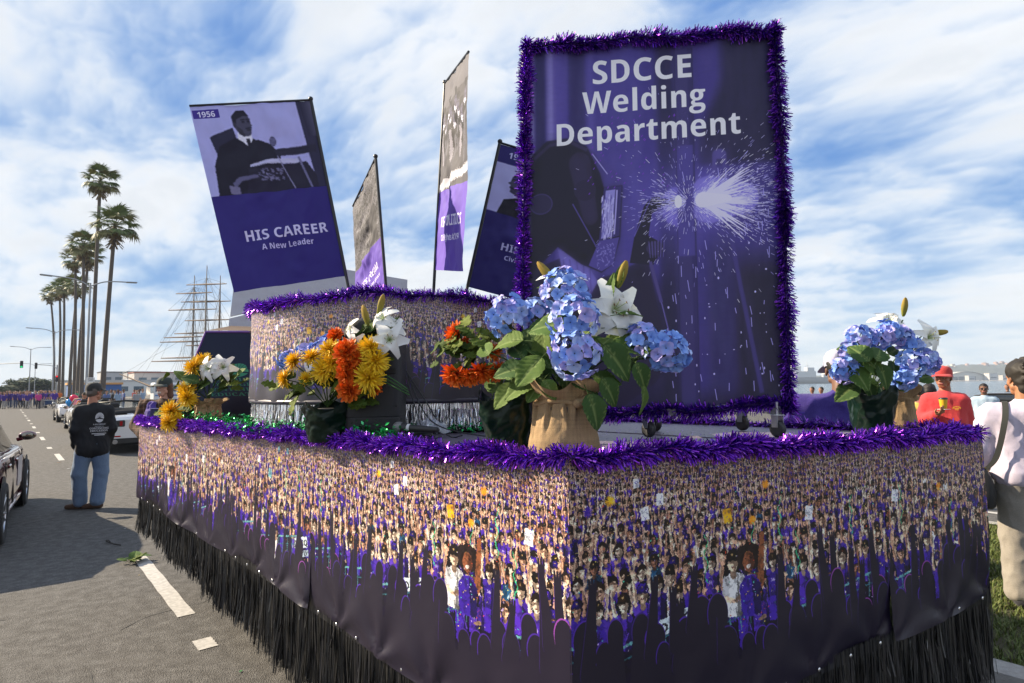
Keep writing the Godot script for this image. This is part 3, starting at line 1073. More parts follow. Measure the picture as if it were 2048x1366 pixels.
func sky_picture() -> ImageTexture:
	var w := 3072
	var h := 1536
	var broad := FastNoiseLite.new()
	broad.noise_type = FastNoiseLite.TYPE_SIMPLEX_SMOOTH
	broad.seed = 41
	broad.frequency = 0.75
	broad.fractal_octaves = 5
	var fine := FastNoiseLite.new()
	fine.noise_type = FastNoiseLite.TYPE_SIMPLEX_SMOOTH
	fine.seed = 9
	fine.frequency = 2.1
	fine.fractal_octaves = 6
	fine.fractal_gain = 0.6
	var wisp := FastNoiseLite.new()
	wisp.noise_type = FastNoiseLite.TYPE_SIMPLEX_SMOOTH
	wisp.seed = 77
	wisp.frequency = 3.2
	wisp.fractal_octaves = 5
	wisp.fractal_gain = 0.62
	# where the photograph's gaps (-) and banks of cloud (+) stand: pixel, reach, weight
	var spots: Array = [[790, 40, 170, -1.1], [960, 30, 130, -0.6], [1230, 10, 240, -1.1], [1640, 50, 110, -1.1], [310, 400, 85, -0.8], [420, 330, 90, -0.3], [30, 470, 70, -0.5], [1960, 190, 70, -0.2], [1760, 610, 130, -0.9], [2030, 580, 80, -0.35],
		[150, 130, 330, 0.55], [480, 130, 170, 0.4], [960, 280, 200, 0.45], [820, 480, 140, 0.35], [1830, 330, 330, 0.7], [1930, 60, 180, 0.45], [1680, 480, 180, 0.45], [560, 480, 120, 0.3], [200, 620, 160, 0.2]]
	var dirs := PackedVector3Array()
	var reach := PackedFloat32Array()
	var weight := PackedFloat32Array()
	for s: Array in spots:
		dirs.append(ray(s[0], s[1]).normalized())
		reach.append(pow(LENS / float(s[2]), 2) * 1.0)
		weight.append(s[3])
	var im := Image.create_empty(w, h, false, Image.FORMAT_RGB8)
	im.fill(Color(0.42, 0.45, 0.48))
	var data := im.get_data()
	for y in h / 2:
		var th := PI * (y + 0.5) / h
		var up := cos(th)
		var out := sin(th)
		var low := pow(1.0 - up, 3.0)
		var blue := Color(0.31, 0.50, 0.79).lerp(Color(0.62, 0.77, 0.91), clampf(pow(1.0 - up, 3.2), 0, 1)).lerp(Color(0.90, 0.93, 0.93), pow(1.0 - up, 14.0))
		var near_hor := smoothstep(0.0, 0.16, up)
		var step := 1 if up < 0.75 else 3
		for x in range(0, w, step):
			var ph := TAU * (x + 0.5) / w
			var d := Vector3(-sin(ph) * out, up, cos(ph) * out)      # the middle of the picture looks along -z
			var k := 1.0 / (up + 0.24)
			var q := Vector2(d.x, d.z) * k * 1.25
			var q2 := Vector2(q.x * 0.80 + q.y * 0.6, -q.x * 0.6 + q.y * 0.80)
			var wob := broad.get_noise_2d(q.x + 7.0, q.y - 3.0)
			var a := fine.get_noise_2d(q2.x * 0.75 + wob * 0.25, q2.y * 1.15 + wob * 0.2)
			var b := wisp.get_noise_2d(q2.x * 0.55 + wob * 0.25, q2.y * 1.5 + a * 0.12)
			var cov := 0.36 + 0.72 * wob + 0.50 * a + 0.30 * b
			if d.z < 0.0:
				for s in dirs.size():
					var g := (1.0 - d.dot(dirs[s])) * 2.0 * reach[s]
					if g < 5.0:
						cov += weight[s] * exp(-g * 0.8)
			var c := smoothstep(-0.45, 0.80, cov)
			c = c * 0.95
			var thick := smoothstep(0.35, 1.1, cov + a * 0.5)
			var white := Color(0.985, 0.985, 0.985).lerp(Color(0.86, 0.88, 0.905), thick * 0.6 * near_hor)
			white = white.lerp(Color(0.985, 0.975, 0.945), (1.0 - near_hor) * 0.7)
			var col := blue.lerp(white, c * lerpf(0.75, 1.0, near_hor))
			var r8 := int(col.r * 255)
			var g8 := int(col.g * 255)
			var b8 := int(col.b * 255)
			for e in mini(step, w - x):
				var o := (y * w + x + e) * 3
				data[o] = r8
				data[o + 1] = g8
				data[o + 2] = b8
	return ImageTexture.create_from_image(Image.create_from_data(w, h, false, Image.FORMAT_RGB8, data))


# ---- the ground, the water and what lies beyond ---------------------------
func strip(q0: float, q1: float, s0: float, s1: float, h0: float, h1: float, n: int, tile := 1.0) -> Shape:   # a band along the road
	var s := Shape.new()
	for k in n:
		var a := lerpf(s0, s1, float(k) / n)
		var b := lerpf(s0, s1, float(k + 1) / n)
		s.quad(road_at(a, q0, h0), road_at(a, q1, h1), road_at(b, q1, h1), road_at(b, q0, h0))
		for e in 4:
			var v := s.v[s.v.size() - 4 + e]
			s.t[s.t.size() - 4 + e] = Vector2(v.x, v.z) * tile
	return s


func asphalt() -> StandardMaterial3D:
	var m := mat("asphalt", Color.WHITE, 0.9)
	m.albedo_texture = noise_tex(3, 0.45, lin(0.060, 0.058, 0.055), lin(0.228, 0.220, 0.210), 1024, 2, FastNoiseLite.TYPE_VALUE)
	m.uv1_scale = Vector3(0.38, 0.38, 0.38)
	m.uv1_triplanar = true
	m.uv1_world_triplanar = true
	var f := FastNoiseLite.new()
	f.noise_type = FastNoiseLite.TYPE_CELLULAR
	f.seed = 4
	f.frequency = 0.36
	f.fractal_octaves = 2
	var n := NoiseTexture2D.new()
	n.width = 1024
	n.height = 1024
	n.seamless = true
	n.noise = f
	n.as_normal_map = true
	n.bump_strength = 6.0
	m.normal_enabled = true
	m.normal_texture = n
	m.normal_scale = 0.55
	m.detail_enabled = true
	m.detail_blend_mode = BaseMaterial3D.BLEND_MODE_MUL
	m.detail_uv_layer = BaseMaterial3D.DETAIL_UV_1
	m.detail_albedo = noise_tex(12, 0.02, Color(0.70, 0.69, 0.68), Color(1, 1, 1), 1024, 7)
	return m


func the_ground() -> void:
	var road := struct("road", strip(-16, 4.0, -30, 420, 0, 0, 60, 0.05), asphalt())
	# lane dashes: each a thin sheet of worn paint
	var paint := mat("road_paint", Color.WHITE, 0.8)
	paint.albedo_texture = noise_tex(8, 0.05, lin(0.33, 0.32, 0.30), lin(0.55, 0.53, 0.50), 256, 5)
	paint.uv1_triplanar = true
	paint.uv1_scale = Vector3(1.5, 1.5, 1.5)
	var marks: Array = []
	for e: Array in [[282, 1112, 367, 1233], [403, 1279, 417, 1297], [113, 908, 124, 921]]:
		var a := on(e[0], e[1], 0.0)
		var b := on(e[2], e[3], 0.0)
		marks.append([b.dot(ALONG), a.dot(ALONG), (a.dot(ACROSS) + b.dot(ACROSS)) / 2])
	for k in 22:
		marks.append([22.0 + k * 4.4 - (0.3 if k % 2 else 0.0), 23.6 + k * 4.4 + (0.0 if k % 2 else -0.9), 1.0])
	for m: Array in marks:
		var s := Shape.new()
		var pts := PackedVector3Array()
		var w := 0.058
		var n := 14
		for e in n:
			var a := road_at(lerpf(m[0], m[1], float(e) / n), m[2] - w + 0.003 * sin(e * 2.1), 0.004)
			var b := road_at(lerpf(m[0], m[1], float(e) / n), m[2] + w + 0.003 * sin(e * 1.7 + 1), 0.004)
			var a2 := road_at(lerpf(m[0], m[1], float(e + 1) / n), m[2] - w + 0.003 * sin((e + 1) * 2.1), 0.004)
			var b2 := road_at(lerpf(m[0], m[1], float(e + 1) / n), m[2] + w + 0.003 * sin((e + 1) * 1.7 + 1), 0.004)
			s.quad(a, b, b2, a2)
		part("lane_dash", s, paint, road)
	# cracks sealed with tar, and oil spots
	var tar := mat("road_tar", lin(0.05, 0.048, 0.046), 0.75)
	rng.seed = 71
	for q: Array in [[1010, 160, 1160], [480, 1260, 130], [20, 1240, 420], [330, 1330, 250], [60, 940, 30], [150, 960, 40]]:
		var o := on(q[0] * 0.5, q[1], 0.003)
		var d := Vector3(cos(rng.randf() * TAU), 0, sin(rng.randf() * TAU)).normalized()
		var s := Shape.new()
		var prev := o
		var wide := 0.004
		for e in 26:
			d = d.rotated(Vector3.UP, rng.randfn(0, 0.35))
			var nxt := prev + d * 0.09
			var sd := d.cross(Vector3.UP) * wide
			wide = rng.randf_range(0.002, 0.006)
			var sd2 := d.cross(Vector3.UP) * wide
			s.quad(prev - sd, nxt - sd2, nxt + sd2, prev + sd)
			prev = nxt
		part("crack", s, tar, road)
	var concrete := mat("concrete", Color.WHITE, 0.85)
	concrete.albedo_texture = noise_tex(21, 0.03, lin(0.26, 0.25, 0.235), lin(0.40, 0.385, 0.36), 512, 5)
	bumps(concrete, 6, 0.2, 0.35, Vector3(1.3, 1.3, 1.3))
	concrete.uv1_world_triplanar = true
	var kerb := Shape.new()
	for k in 46:
		var a := -20.0 + k * 4.0
		var b := a + 3.985
		kerb.quad(road_at(a, 4.0, 0), road_at(b, 4.0, 0), road_at(b, 4.015, 0.125), road_at(a, 4.015, 0.125))
		kerb.quad(road_at(a, 4.015, 0.125), road_at(a, 4.17, 0.135), road_at(b, 4.17, 0.135), road_at(b, 4.015, 0.125))
		kerb.quad(road_at(a, 4.17, 0.135), road_at(a, 4.17, 0.0), road_at(b, 4.17, 0.0), road_at(b, 4.17, 0.135))
	struct("kerb", kerb, concrete)
	struct("soil", strip(4.165, 8.05, -20, 160, 0.10, 0.10, 30), mat("soil", lin(0.05, 0.045, 0.022), 1.0))
	var kerb2 := Shape.new()
	for k in 46:
		var a := -20.0 + k * 4.0
		var b := a + 3.985
		kerb2.quad(road_at(a, 8.0, 0.13), road_at(a, 8.15, 0.13), road_at(b, 8.15, 0.13), road_at(b, 8.0, 0.13))
		kerb2.quad(road_at(a, 8.15, 0.13), road_at(a, 8.16, -0.05), road_at(b, 8.16, -0.05), road_at(b, 8.15, 0.13))
	struct("far_kerb", kerb2, concrete)
	# the car park beyond the verge, falling a little towards the quay
	var lot := struct("car_park", strip(8.15, 24.0, -40, 190, -0.02, -0.30, 30), asphalt())
	for q: float in [9.6, 11.4, 15.5]:
		var s := Shape.new()
		var y := lerpf(-0.02, -0.30, (q - 8.15) / 15.85) + 0.005
		for k in 30:
			s.quad(road_at(-6.0 + k * 2, q, y), road_at(-6.0 + k * 2, q + 0.11, y), road_at(-4.0 + k * 2, q + 0.11, y), road_at(-4.0 + k * 2, q, y))
		part("painted_line", s, paint, lot)
	struct("far_parking", strip(24.0, 37.0, -60, 190, -0.30, -0.32, 30), asphalt())
	struct("quay_path", strip(37.0, 40.0, -60, 260, -0.31, -0.31, 30), concrete)
	var wall := Shape.new()
	wall.quad(road_at(-80, 40, -0.31), road_at(300, 40, -0.31), road_at(300, 40, -4), road_at(-80, 40, -4))
	struct("quay_wall", wall, concrete)
	var earth := Shape.new()
	earth.quad(road_at(-500, -700, -0.30), road_at(-500, 39.9, -0.35), road_at(1500, 39.9, -0.35), road_at(1500, -700, -0.30))
	struct("ground", earth, mat("ground_dust", lin(0.17, 0.16, 0.14), 0.95))
	var water := Shape.new()
	water.quad(road_at(-6000, 40.0, -2.2), road_at(-6000, 6000, -2.2), road_at(6000, 6000, -2.2), road_at(6000, 40.0, -2.2))
	var wm := mat("bay_water", lin(0.035, 0.07, 0.09), 0.12)
	wm.metallic_specular = 0.5
	bumps(wm, 31, 0.02, 1.0, Vector3(0.06, 0.06, 0.06))
	wm.uv1_world_triplanar = true
	struct("bay_water", water, wm)


func grass() -> void:
	rng.seed = 404
	var blade := Shape.new()
	for k in 5:
		var a := rng.randf() * TAU
		var o := Vector3(rng.randf_range(-0.02, 0.02), 0, rng.randf_range(-0.02, 0.02))
		var d := Vector3(cos(a), 0, sin(a))
		var side := d.cross(Vector3.UP) * 0.0028
		var h := rng.randf_range(0.03, 0.06)
		var tip := o + d * h * 0.7 + Vector3.UP * h
		var mid := o + d * h * 0.2 + Vector3.UP * h * 0.6
		var g: Color = [Color(0.075, 0.11, 0.022), Color(0.11, 0.145, 0.03), Color(0.16, 0.16, 0.055), Color(0.09, 0.125, 0.022), Color(0.13, 0.155, 0.035)][k]
		blade.col = g
		blade.quad(o - side, o + side, mid + side * 0.8, mid - side * 0.8)
		blade.tri(mid - side * 0.8, mid + side * 0.8, tip)
	var mm := MultiMesh.new()
	mm.transform_format = MultiMesh.TRANSFORM_3D
	mm.mesh = blade.mesh()
	var places: Array[Transform3D] = []
	for k in 90000:
		var s := -1.5 + pow(rng.randf(), 2.0) * 60.0
		var q := rng.randf_range(4.17, 8.02)
		places.append(Transform3D(Basis(Vector3.UP, rng.randf() * TAU).scaled(Vector3.ONE * rng.randf_range(0.7, 1.5)), road_at(s, q, 0.098)))
	mm.instance_count = places.size()
	for k in places.size():
		mm.set_instance_transform(k, places[k])
	var o := MultiMeshInstance3D.new()
	o.name = "grass"
	o.multimesh = mm
	o.material_override = leafy("grass_blade", Color.WHITE, 0.7, Color(0.3, 0.35, 0.1))
	add_child(o)
	stuff(o)
	o.set_meta("label", "short green grass growing on the verge between kerb and car park")
	o.set_meta("category", "grass")


func ridge(s0: Vector3, s1: Vector3, high: Callable, deep: float, n: int) -> Shape:
	var s := Shape.new()
	var back := (s1 - s0).cross(Vector3.UP).normalized() * -deep
	if back.z > 0 and back.dot(s0) < 0:
		back = -back
	s.grid(n, 8, func(u: float, v: float) -> Vector3:
		var o := s0.lerp(s1, u) + back * v
		var lift := pow(sin(PI * 0.5 * minf(v * 1.6, 1.0)), 0.8)
		return o + Vector3.UP * high.call(u) * lift * (1.0 + 0.10 * noise.get_noise_2d(u * 90.0, v * 14.0)))
	return s


func far_shore() -> void:
	noise.seed = 11
	noise.frequency = 0.6
	noise.fractal_octaves = 4
	var scrub := mat("far_scrub", Color.WHITE, 1.0)
	scrub.albedo_texture = noise_tex(15, 0.02, lin(0.035, 0.045, 0.035), lin(0.11, 0.115, 0.085), 512, 5)
	scrub.uv1_triplanar = true
	scrub.uv1_world_triplanar = true
	scrub.uv1_scale = Vector3(0.006, 0.006, 0.006)
	var a := at(1480, 757, 1900)
	var b := at(2300, 749, 1500)
	a.y = -2.2
	b.y = -2.2
	struct("far_hill", ridge(a, b, func(u: float) -> float: return lerpf(26.0, 52.0, smoothstep(0.25, 0.75, u)) * (1.0 + 0.15 * noise.get_noise_1d(u * 30.0)), 700.0, 90), scrub)
	var a2 := at(1480, 757, 1650)
	var b2 := at(2300, 749, 1380)
	a2.y = -2.2
	b2.y = -2.2
	struct("far_shore", ridge(a2, b2, func(_u: float) -> float: return 5.0, 200.0, 60), mat("far_sand", lin(0.22, 0.20, 0.17), 1.0))
	var cream := mat("far_cream_wall", lin(0.62, 0.58, 0.50), 0.8)
	var cream_roof := mat("far_roof", lin(0.60, 0.55, 0.46), 0.8)
	var dark := mat("far_opening", lin(0.06, 0.065, 0.07), 0.6)
	# the two arched hangars across the bay
	for k in 2:
		var px: Vector2 = [Vector2(1925, 757), Vector2(1862, 759)][k]
		var z := 1330.0
		var o := at(px.x, px.y, z)
		o.y = 0.0
		var w: float = [52.0, 40.0][k]
		var hgt: float = [19.0, 16.0][k]
		var t := thing("hangar", ["wide cream hangar with arched roof across the bay", "smaller cream arched hangar left of the wide hangar across the bay"][k], "hangar", o, 0.12)
		var roof := Shape.new()
		roof.grid(20, 1, func(u: float, v: float) -> Vector3:
			var g := PI * (1.0 - u) * 0.86 + PI * 0.07
			return Vector3(cos(g) * w, 4.0 + hgt * (sin(g) - 0.2), lerpf(-50, 12, 1.0 - v)))
		part("roof", roof, cream_roof, t)
		var front := PackedVector2Array([Vector2(-w, 0), Vector2(w, 0)])
		for e in 15:
			var g := PI * 0.07 + PI * 0.86 * e / 14.0
			front.append(Vector2(cos(g) * w * 0.985, 3.6 + hgt * (sin(g) - 0.2)))
		var f := Shape.new()
		f.poly_slab(front, Transform3D(Basis(), Vector3(0, 0, 8)), 1.0)
		part("wall", f, cream, t)
		for e in 4:
			var d := Shape.new()
			d.box(Vector3(-w * 0.5 + e * w * 0.28, 4.5, 8.3), Vector3(w * 0.24, 8.0, 1.0))
			part("door", d, dark, t)
	var blocks: Array = [[1982, 757, 1320, 22, 13, 12, "pale box-shaped warehouse right of the wide hangar across the bay", 0.5], [2006, 757, 1330, 12, 8, 10, "low grey shed right of the pale warehouse across the bay", 0.4], [1940, 758, 1290, 16, 8, 9, "small cream annex in front of the wide hangar", 0.45], [2030, 756, 1340, 26, 5, 10, "long low terracotta building at the far right of the bay shore", 0.3]]
	for k in blocks.size():
		var q: Array = blocks[k]
		var o := at(q[0], q[1], q[2])
		o.y = -0.5
		var t := thing("waterfront_building", q[6], "building", o, 0.2)
		var s := Shape.new()
		s.box(Vector3(0, q[4] / 2.0 + 1, 0), Vector3(q[3], q[4] + 2, q[5]))
		part("wall", s, mat("far_block_%d" % k, lin(q[7], q[7] * 0.96, q[7] * 0.9), 0.8), t)
		var r := Shape.new()
		r.box(Vector3(0, q[4] + 2.3, 0), Vector3(q[3] * 1.03, 0.6, q[5] * 1.05))
		part("roof", r, cream_roof, t)
		var wn := Shape.new()
		wn.box(Vector3(0, q[4] * 0.45, q[5] * 0.5), Vector3(q[3] * 0.7, q[4] * 0.22, 0.3))
		part("window_band", wn, dark, t)
	# houses along the ridge
	rng.seed = 88
	var house_s := Shape.new()
	house_s.box(Vector3(0, 3, 0), Vector3(14, 6, 10))
	house_s.loft([PackedVector3Array([Vector3(-7.5, 6, 5.5), Vector3(-7.5, 6, -5.5), Vector3(-7.5, 9, 0)]), PackedVector3Array([Vector3(7.5, 6, 5.5), Vector3(7.5, 6, -5.5), Vector3(7.5, 9, 0)])])
	var hm: Array = [mat("ridge_house_pink", lin(0.5, 0.33, 0.26), 0.8), mat("ridge_house_cream", lin(0.56, 0.50, 0.42), 0.8), mat("ridge_house_brown", lin(0.36, 0.24, 0.19), 0.8)]
	var hmesh := house_s.mesh()
	for k in 46:
		var u := rng.randf_range(1880, 2060)
		var o := at(u, 737 - rng.randf() * 6 - (u - 1880) * 0.05, 1900 + rng.randf() * 80)
		o.y = maxf(o.y, 22.0)
		var p := part("ridge_house", hmesh, hm[k % 3], self, facing(o - Vector3(0, 3, 0), rng.randf() * 0.6, rng.randf_range(0.5, 0.85)))
		tag(p, "small %s far house on the hill ridge across the bay" % ["pink", "cream", "brown"][k % 3], "house", "houses on the far ridge")
	# the grey ship and control tower seen just right of the board
	var grey := mat("ship_grey", lin(0.50, 0.51, 0.52), 0.7)
	var pale := mat("tower_white", lin(0.72, 0.72, 0.70), 0.7)
	var o := at(1592, 762, 1200)
	o.y = -2.2
	var t := thing("control_tower", "white stepped tower across the bay beside the purple board", "tower", o)
	for q: Array in [[0, 12, 34, 24, 20, "base"], [-2, 28, 20, 14, 14, "shaft"], [-4, 41, 11, 14, 10, "cabin"], [-4, 49, 5, 4, 5, "mast"]]:
		var s := Shape.new()
		s.box(Vector3(q[0], q[1], 0), Vector3(q[2], q[3], q[4]), Basis(), 0.6)
		part(q[5], s, pale, t)
	for k in 3:
		var s := Shape.new()
		s.box(Vector3(-4, 22 + k * 8.0, 7.2), Vector3(9, 1.6, 0.6))
		part("window_band", s, dark, t)
	var hull := Shape.new()
	var o2 := at(1640, 763, 1150)
	o2.y = -2.2
	hull.loft([PackedVector3Array([Vector3(-80, 0, 6), Vector3(-80, 0, -6), Vector3(-80, 12, -8), Vector3(-80, 12, 8)]), PackedVector3Array([Vector3(70, 0, 6), Vector3(70, 0, -6), Vector3(70, 12, -8), Vector3(70, 12, 8)]), PackedVector3Array([Vector3(90, 1, 0.5), Vector3(90, 1, -0.5), Vector3(96, 14, -0.5), Vector3(96, 14, 0.5)])])
	var ship := thing("grey_ship", "long grey naval ship moored across the bay", "ship", o2, 0.05)
	part("hull", hull, mat("hull_grey", lin(0.16, 0.17, 0.18), 0.7), ship)
	for q: Array in [[-30, 18, 40, 12], [20, 16, 26, 8], [-20, 27, 14, 8]]:
		var s := Shape.new()
		s.box(Vector3(q[0], q[1], 0), Vector3(q[2], q[3], 12), Basis(), 0.5)
		part("superstructure", s, grey, ship)
	for x: float in [-24.0, 8.0, 40.0]:
		var s := Shape.new()
		s.rod(Vector3(x, 20, 0), Vector3(x, 42, 0), 0.7, 6, 0.3)
		s.rod(Vector3(x - 5, 34, 0), Vector3(x + 5, 34, 0), 0.35, 6)
		part("mast", s, grey, ship)
	# trees along that shore
	var clump := leaf_cloud(1.0, 260, 0.16, 3)
	var tm := leafy("far_tree_leaf", lin(0.05, 0.075, 0.05), 0.9, Color(0.1, 0.12, 0.06), false)
	for k in 46:
		var p := at(1500 + k * 11.5 + rng.randf() * 9, 758, 1420)
		p.y = 2.0
		var r := rng.randf_range(5, 9)
		var q := part("shore_tree", clump, tm, self, Transform3D(Basis.from_scale(Vector3(r * 1.3, r, r)), p))
		tag(q, "dark green tree in the row along the far shore", "tree", "trees along the far shore")


func leaf_cloud(r: float, n: int, leaf: float, seed_: int) -> Mesh:      # a loose crown of leaf-sized faces in clumps
	rng.seed = seed_
	var s := Shape.new()
	var hubs := PackedVector3Array()
	for k in 9:
		hubs.append(Vector3(rng.randfn(), rng.randfn() * 0.6 + 0.2, rng.randfn()).normalized() * r * rng.randf_range(0.25, 0.72))
	for k in n:
		var h := hubs[k % 9]
		var d := Vector3(rng.randfn(), rng.randfn(), rng.randfn()).normalized()
		var o := h + d * r * 0.36 * sqrt(rng.randf())
		var a := Vector3(rng.randfn(), rng.randfn() * 0.6, rng.randfn()).normalized() * leaf
		var b := a.cross(d).normalized() * leaf * 0.6
		var g := rng.randf_range(0.6, 1.3)
		s.col = Color(g, g, g)
		s.tri(o - a - b, o + a - b * 0.3, o + b)
		s.tri(o - b + a * 0.4, o + b + a * 0.2, o - a + d * leaf * 0.5)
	return s.mesh()


# ---- the float ------------------------------------------------------------
const A := Vector3(0.163, RIM, -1.85)      # near corner
const B := Vector3(2.10, RIM, -2.73)       # right corner
const C := Vector3(-3.20, RIM, -5.20)      # left corner
const D := Vector3(-1.263, RIM, -6.08)
const DRUM := Vector3(-0.71, 0, -4.13)


func table(x: float, keys: Array) -> float:
	for k in keys.size() - 1:
		if x <= keys[k + 1][0]:
			return lerpf(keys[k][1], keys[k + 1][1], clampf((x - keys[k][0]) / (keys[k + 1][0] - keys[k][0]), 0, 1))
	return keys[-1][1]


func left_hem(t: float) -> float:
	return table(t, [[0.0, 0.455], [0.68, 0.52], [1.96, 0.616], [4.75, 0.745]])


func right_hem(t: float) -> float:
	return table(t, [[0.0, 0.455], [0.58, 0.55], [1.1, 0.605], [1.45, 0.635], [2.13, 0.70]])


func vinyl(key: String, tex: Texture2D) -> StandardMaterial3D:
	var m := mat(key, Color(0.93, 0.93, 0.93), 0.42)
	m.albedo_texture = tex
	m.metallic_specular = 0.5
	return m


func skirt(from: Vector3, to: Vector3, t0: float, t1: float, hem: Callable, mirror: bool, start: float, seed_: int) -> Shape:
	# from the near corner towards the far one; uv in metres of print (1.6 m wide, 0.8 m tall)
	var d := (to - from).normalized()
	var out := d.cross(Vector3.UP).normalized()
	if mirror:
		out = -out
	var s := Shape.new()
	var nz := FastNoiseLite.new()
	nz.seed = seed_
	nz.frequency = 1.4
	var studs := PackedFloat32Array()
	var g := t0
	while g <= t1 + 0.01:
		studs.append(g)
		g += 0.34
	var nu := int((t1 - t0) / 0.022)
	var nv := 44
	var grid := func(u: float, v: float) -> Vector3:
		var t := lerpf(t1, t0, u) if mirror else lerpf(t0, t1, u)
		var low: float = hem.call(t)
		var y := lerpf(low, RIM, v)
		var o := from + d * t
		o.y = y
		var push := 0.010 * nz.get_noise_2d(t * 0.8, y * 1.2)
		for k in studs.size():
			var dt := t - studs[k]
			var dy := y - low
			var rr := sqrt(dt * dt + dy * dy)
			if rr < 0.5:
				var amp: float = 0.013 * (0.35 + 0.65 * absf(sin(k * 2.7 + seed_)))
				push += amp * exp(-rr / 0.20) * cos(atan2(dy, dt) * 6.0 + k) * smoothstep(0.0, 0.05, rr)
		push += 0.016 * exp(-(y - low) / 0.16) * sin(t * 5.1 + seed_)
		var hold := smoothstep(0.0, 0.10, t - 0.0) if t0 <= 0.001 else 1.0
		return o + out * (0.012 + push * hold * (1.0 - v * 0.7))
	var first := s.v.size()
	s.grid(nu, nv, grid)
	for k in range(first, s.v.size()):
		var iu := (k - first) % (nu + 1)
		var u := float(iu) / nu
		var t := lerpf(t1, t0, u) if mirror else lerpf(t0, t1, u)
		s.t[k] = Vector2((start - t if mirror else start + t) / 1.6, minf((RIM - s.v[k].y) / 0.8, 0.992))
	return s


func fringe(from: Vector3, to: Vector3, t0: float, t1: float, hem: Callable, length: Callable, per_m: float, seed_: int) -> Shape:
	rng.seed = seed_
	var s := Shape.new()
	var d := (to - from).normalized()
	var out := d.cross(Vector3.UP).normalized()
	if out.z < 0:
		out = -out
	var n := int((t1 - t0) * per_m)
	for k in n:
		var t := lerpf(t0, t1, (k + rng.randf()) / n)
		var top: float = hem.call(t) + 0.03
		var l: float = (length.call(t) + 0.03) * rng.randf_range(0.86, 1.06)
		if rng.randf() < 0.16:
			l *= rng.randf_range(0.3, 0.85)
		var w := rng.randf_range(0.0012, 0.0032)
		var o := from + d * t + out * rng.randf_range(-0.022, 0.004)
		o.y = top
		var sway := d * (rng.randfn(0.0, 0.012) + 0.012 * sin(t * 61.0 + 2.0 * sin(t * 17.0))) + out * (rng.randfn(0.0, 0.014) + 0.010 * sin(t * 23.0))
		var g := rng.randf_range(0.010, 0.022)
		s.col = Color(g, g, g * 1.08)
		var turn := rng.randf_range(-1.0, 1.0)
		var prev_a := o - d * w
		var prev_b := o + d * w
		for e in 4:
			var f := (e + 1) / 4.0
			turn += rng.randf_range(-0.5, 0.5)
			var c := o + Vector3.DOWN * l * f + sway * f * f + d * 0.004 * sin(f * 5.0 + k)
			var side := (d * cos(turn) + out * sin(turn)) * w
			s.quad(c - side, c + side, prev_b, prev_a)
			prev_a = c - side
			prev_b = c + side
	return s


func along(pts: Array, step := 0.02) -> PackedVector3Array:
	var c := Curve3D.new()
	for k in pts.size():
		var p: Vector3 = pts[k]
		var a: Vector3 = pts[maxi(k - 1, 0)]
		var b: Vector3 = pts[mini(k + 1, pts.size() - 1)]
		var h := (b - a) / 6.0
		c.add_point(p, -h, h)
	c.bake_interval = step
	return c.get_baked_points()


func tinsel(path: PackedVector3Array, radius: float, per_m: float, seed_: int, wide := 0.0042, warm := 0.0) -> Shape:
	rng.seed = seed_
	var s := Shape.new()
	var total := 0.0
	for k in path.size() - 1:
		total += path[k].distance_to(path[k + 1])
	var n := int(total * per_m)
	for k in n:
		var f := (float(k) + rng.randf()) / n * (path.size() - 1)
		var j := mini(int(f), path.size() - 2)
		var d := (path[j + 1] - path[j]).normalized()
		var o := path[j].lerp(path[j + 1], f - j)
		var lump := 0.88 + 0.2 * sin(f * 0.31 + seed_) * sin(f * 0.117)
		var r := Vector3(rng.randfn(), rng.randfn(), rng.randfn())
		r = (r - d * r.dot(d)).normalized()
		var lean := rng.randf_range(-0.3, 0.95)
		var go := (r + d * lean).normalized()
		var l := radius * lump * rng.randf_range(0.72, 1.22)
		var side := go.cross(Vector3(rng.randfn(), rng.randfn(), rng.randfn())).normalized() * wide * rng.randf_range(0.35, 0.62)
		var bend := (d * rng.randf_range(-0.3, 0.5) + Vector3.DOWN * rng.randf_range(0.0, 0.35)) * l
		var mid := o + go * l * 0.55
		var tip := o + go * l + bend * 0.35
		var side2 := (side + go.cross(side) * rng.randf_range(-0.7, 0.7)).normalized() * side.length()
		var h := rng.randf()
		if h < 0.5:
			s.col = Color(0.165, 0.028, 0.48)
		elif h < 0.75:
			s.col = Color(0.27, 0.05, 0.60)
		elif h < 0.92:
			s.col = Color(0.09, 0.016, 0.34)
		else:
			s.col = Color(0.46 + warm, 0.14, 0.76)
		s.quad(o - side, o + side, mid + side2, mid - side2)
		s.quad(mid - side2, mid + side2, tip + side2 * 0.8, tip - side2 * 0.8)
	return s


func tinsel_mat() -> StandardMaterial3D:
	return mat("purple_tinsel", Color.WHITE, 0.27, 0.92, true)


func garland(label: String, pts: Array, radius: float, per_m: float, seed_: int, group := "") -> void:
	rng.seed = seed_ + 7
	var path := along(pts)
	for k in path.size():
		path[k] += Vector3(0, 0.008 * sin(k * 0.21 + seed_) + 0.004 * sin(k * 0.57), 0)
	var t := thing("tinsel_garland", label, "garland", path[0], 0.0, group)
	var shifted := PackedVector3Array()
	for q in path:
		shifted.append(q - path[0])
	var thin := PackedVector3Array()
	for k in range(0, shifted.size(), 4):
		thin.append(shifted[k])
	thin.append(shifted[-1])
	var wire := Shape.new()
	wire.tube(thin, PackedFloat32Array([radius * 0.16]), 6)
	part("core", wire, mat("garland_core", lin(0.03, 0.01, 0.10), 0.5, 0.4), t)
	stuff(part("tinsel", tinsel(shifted, radius, per_m, seed_), tinsel_mat(), t))


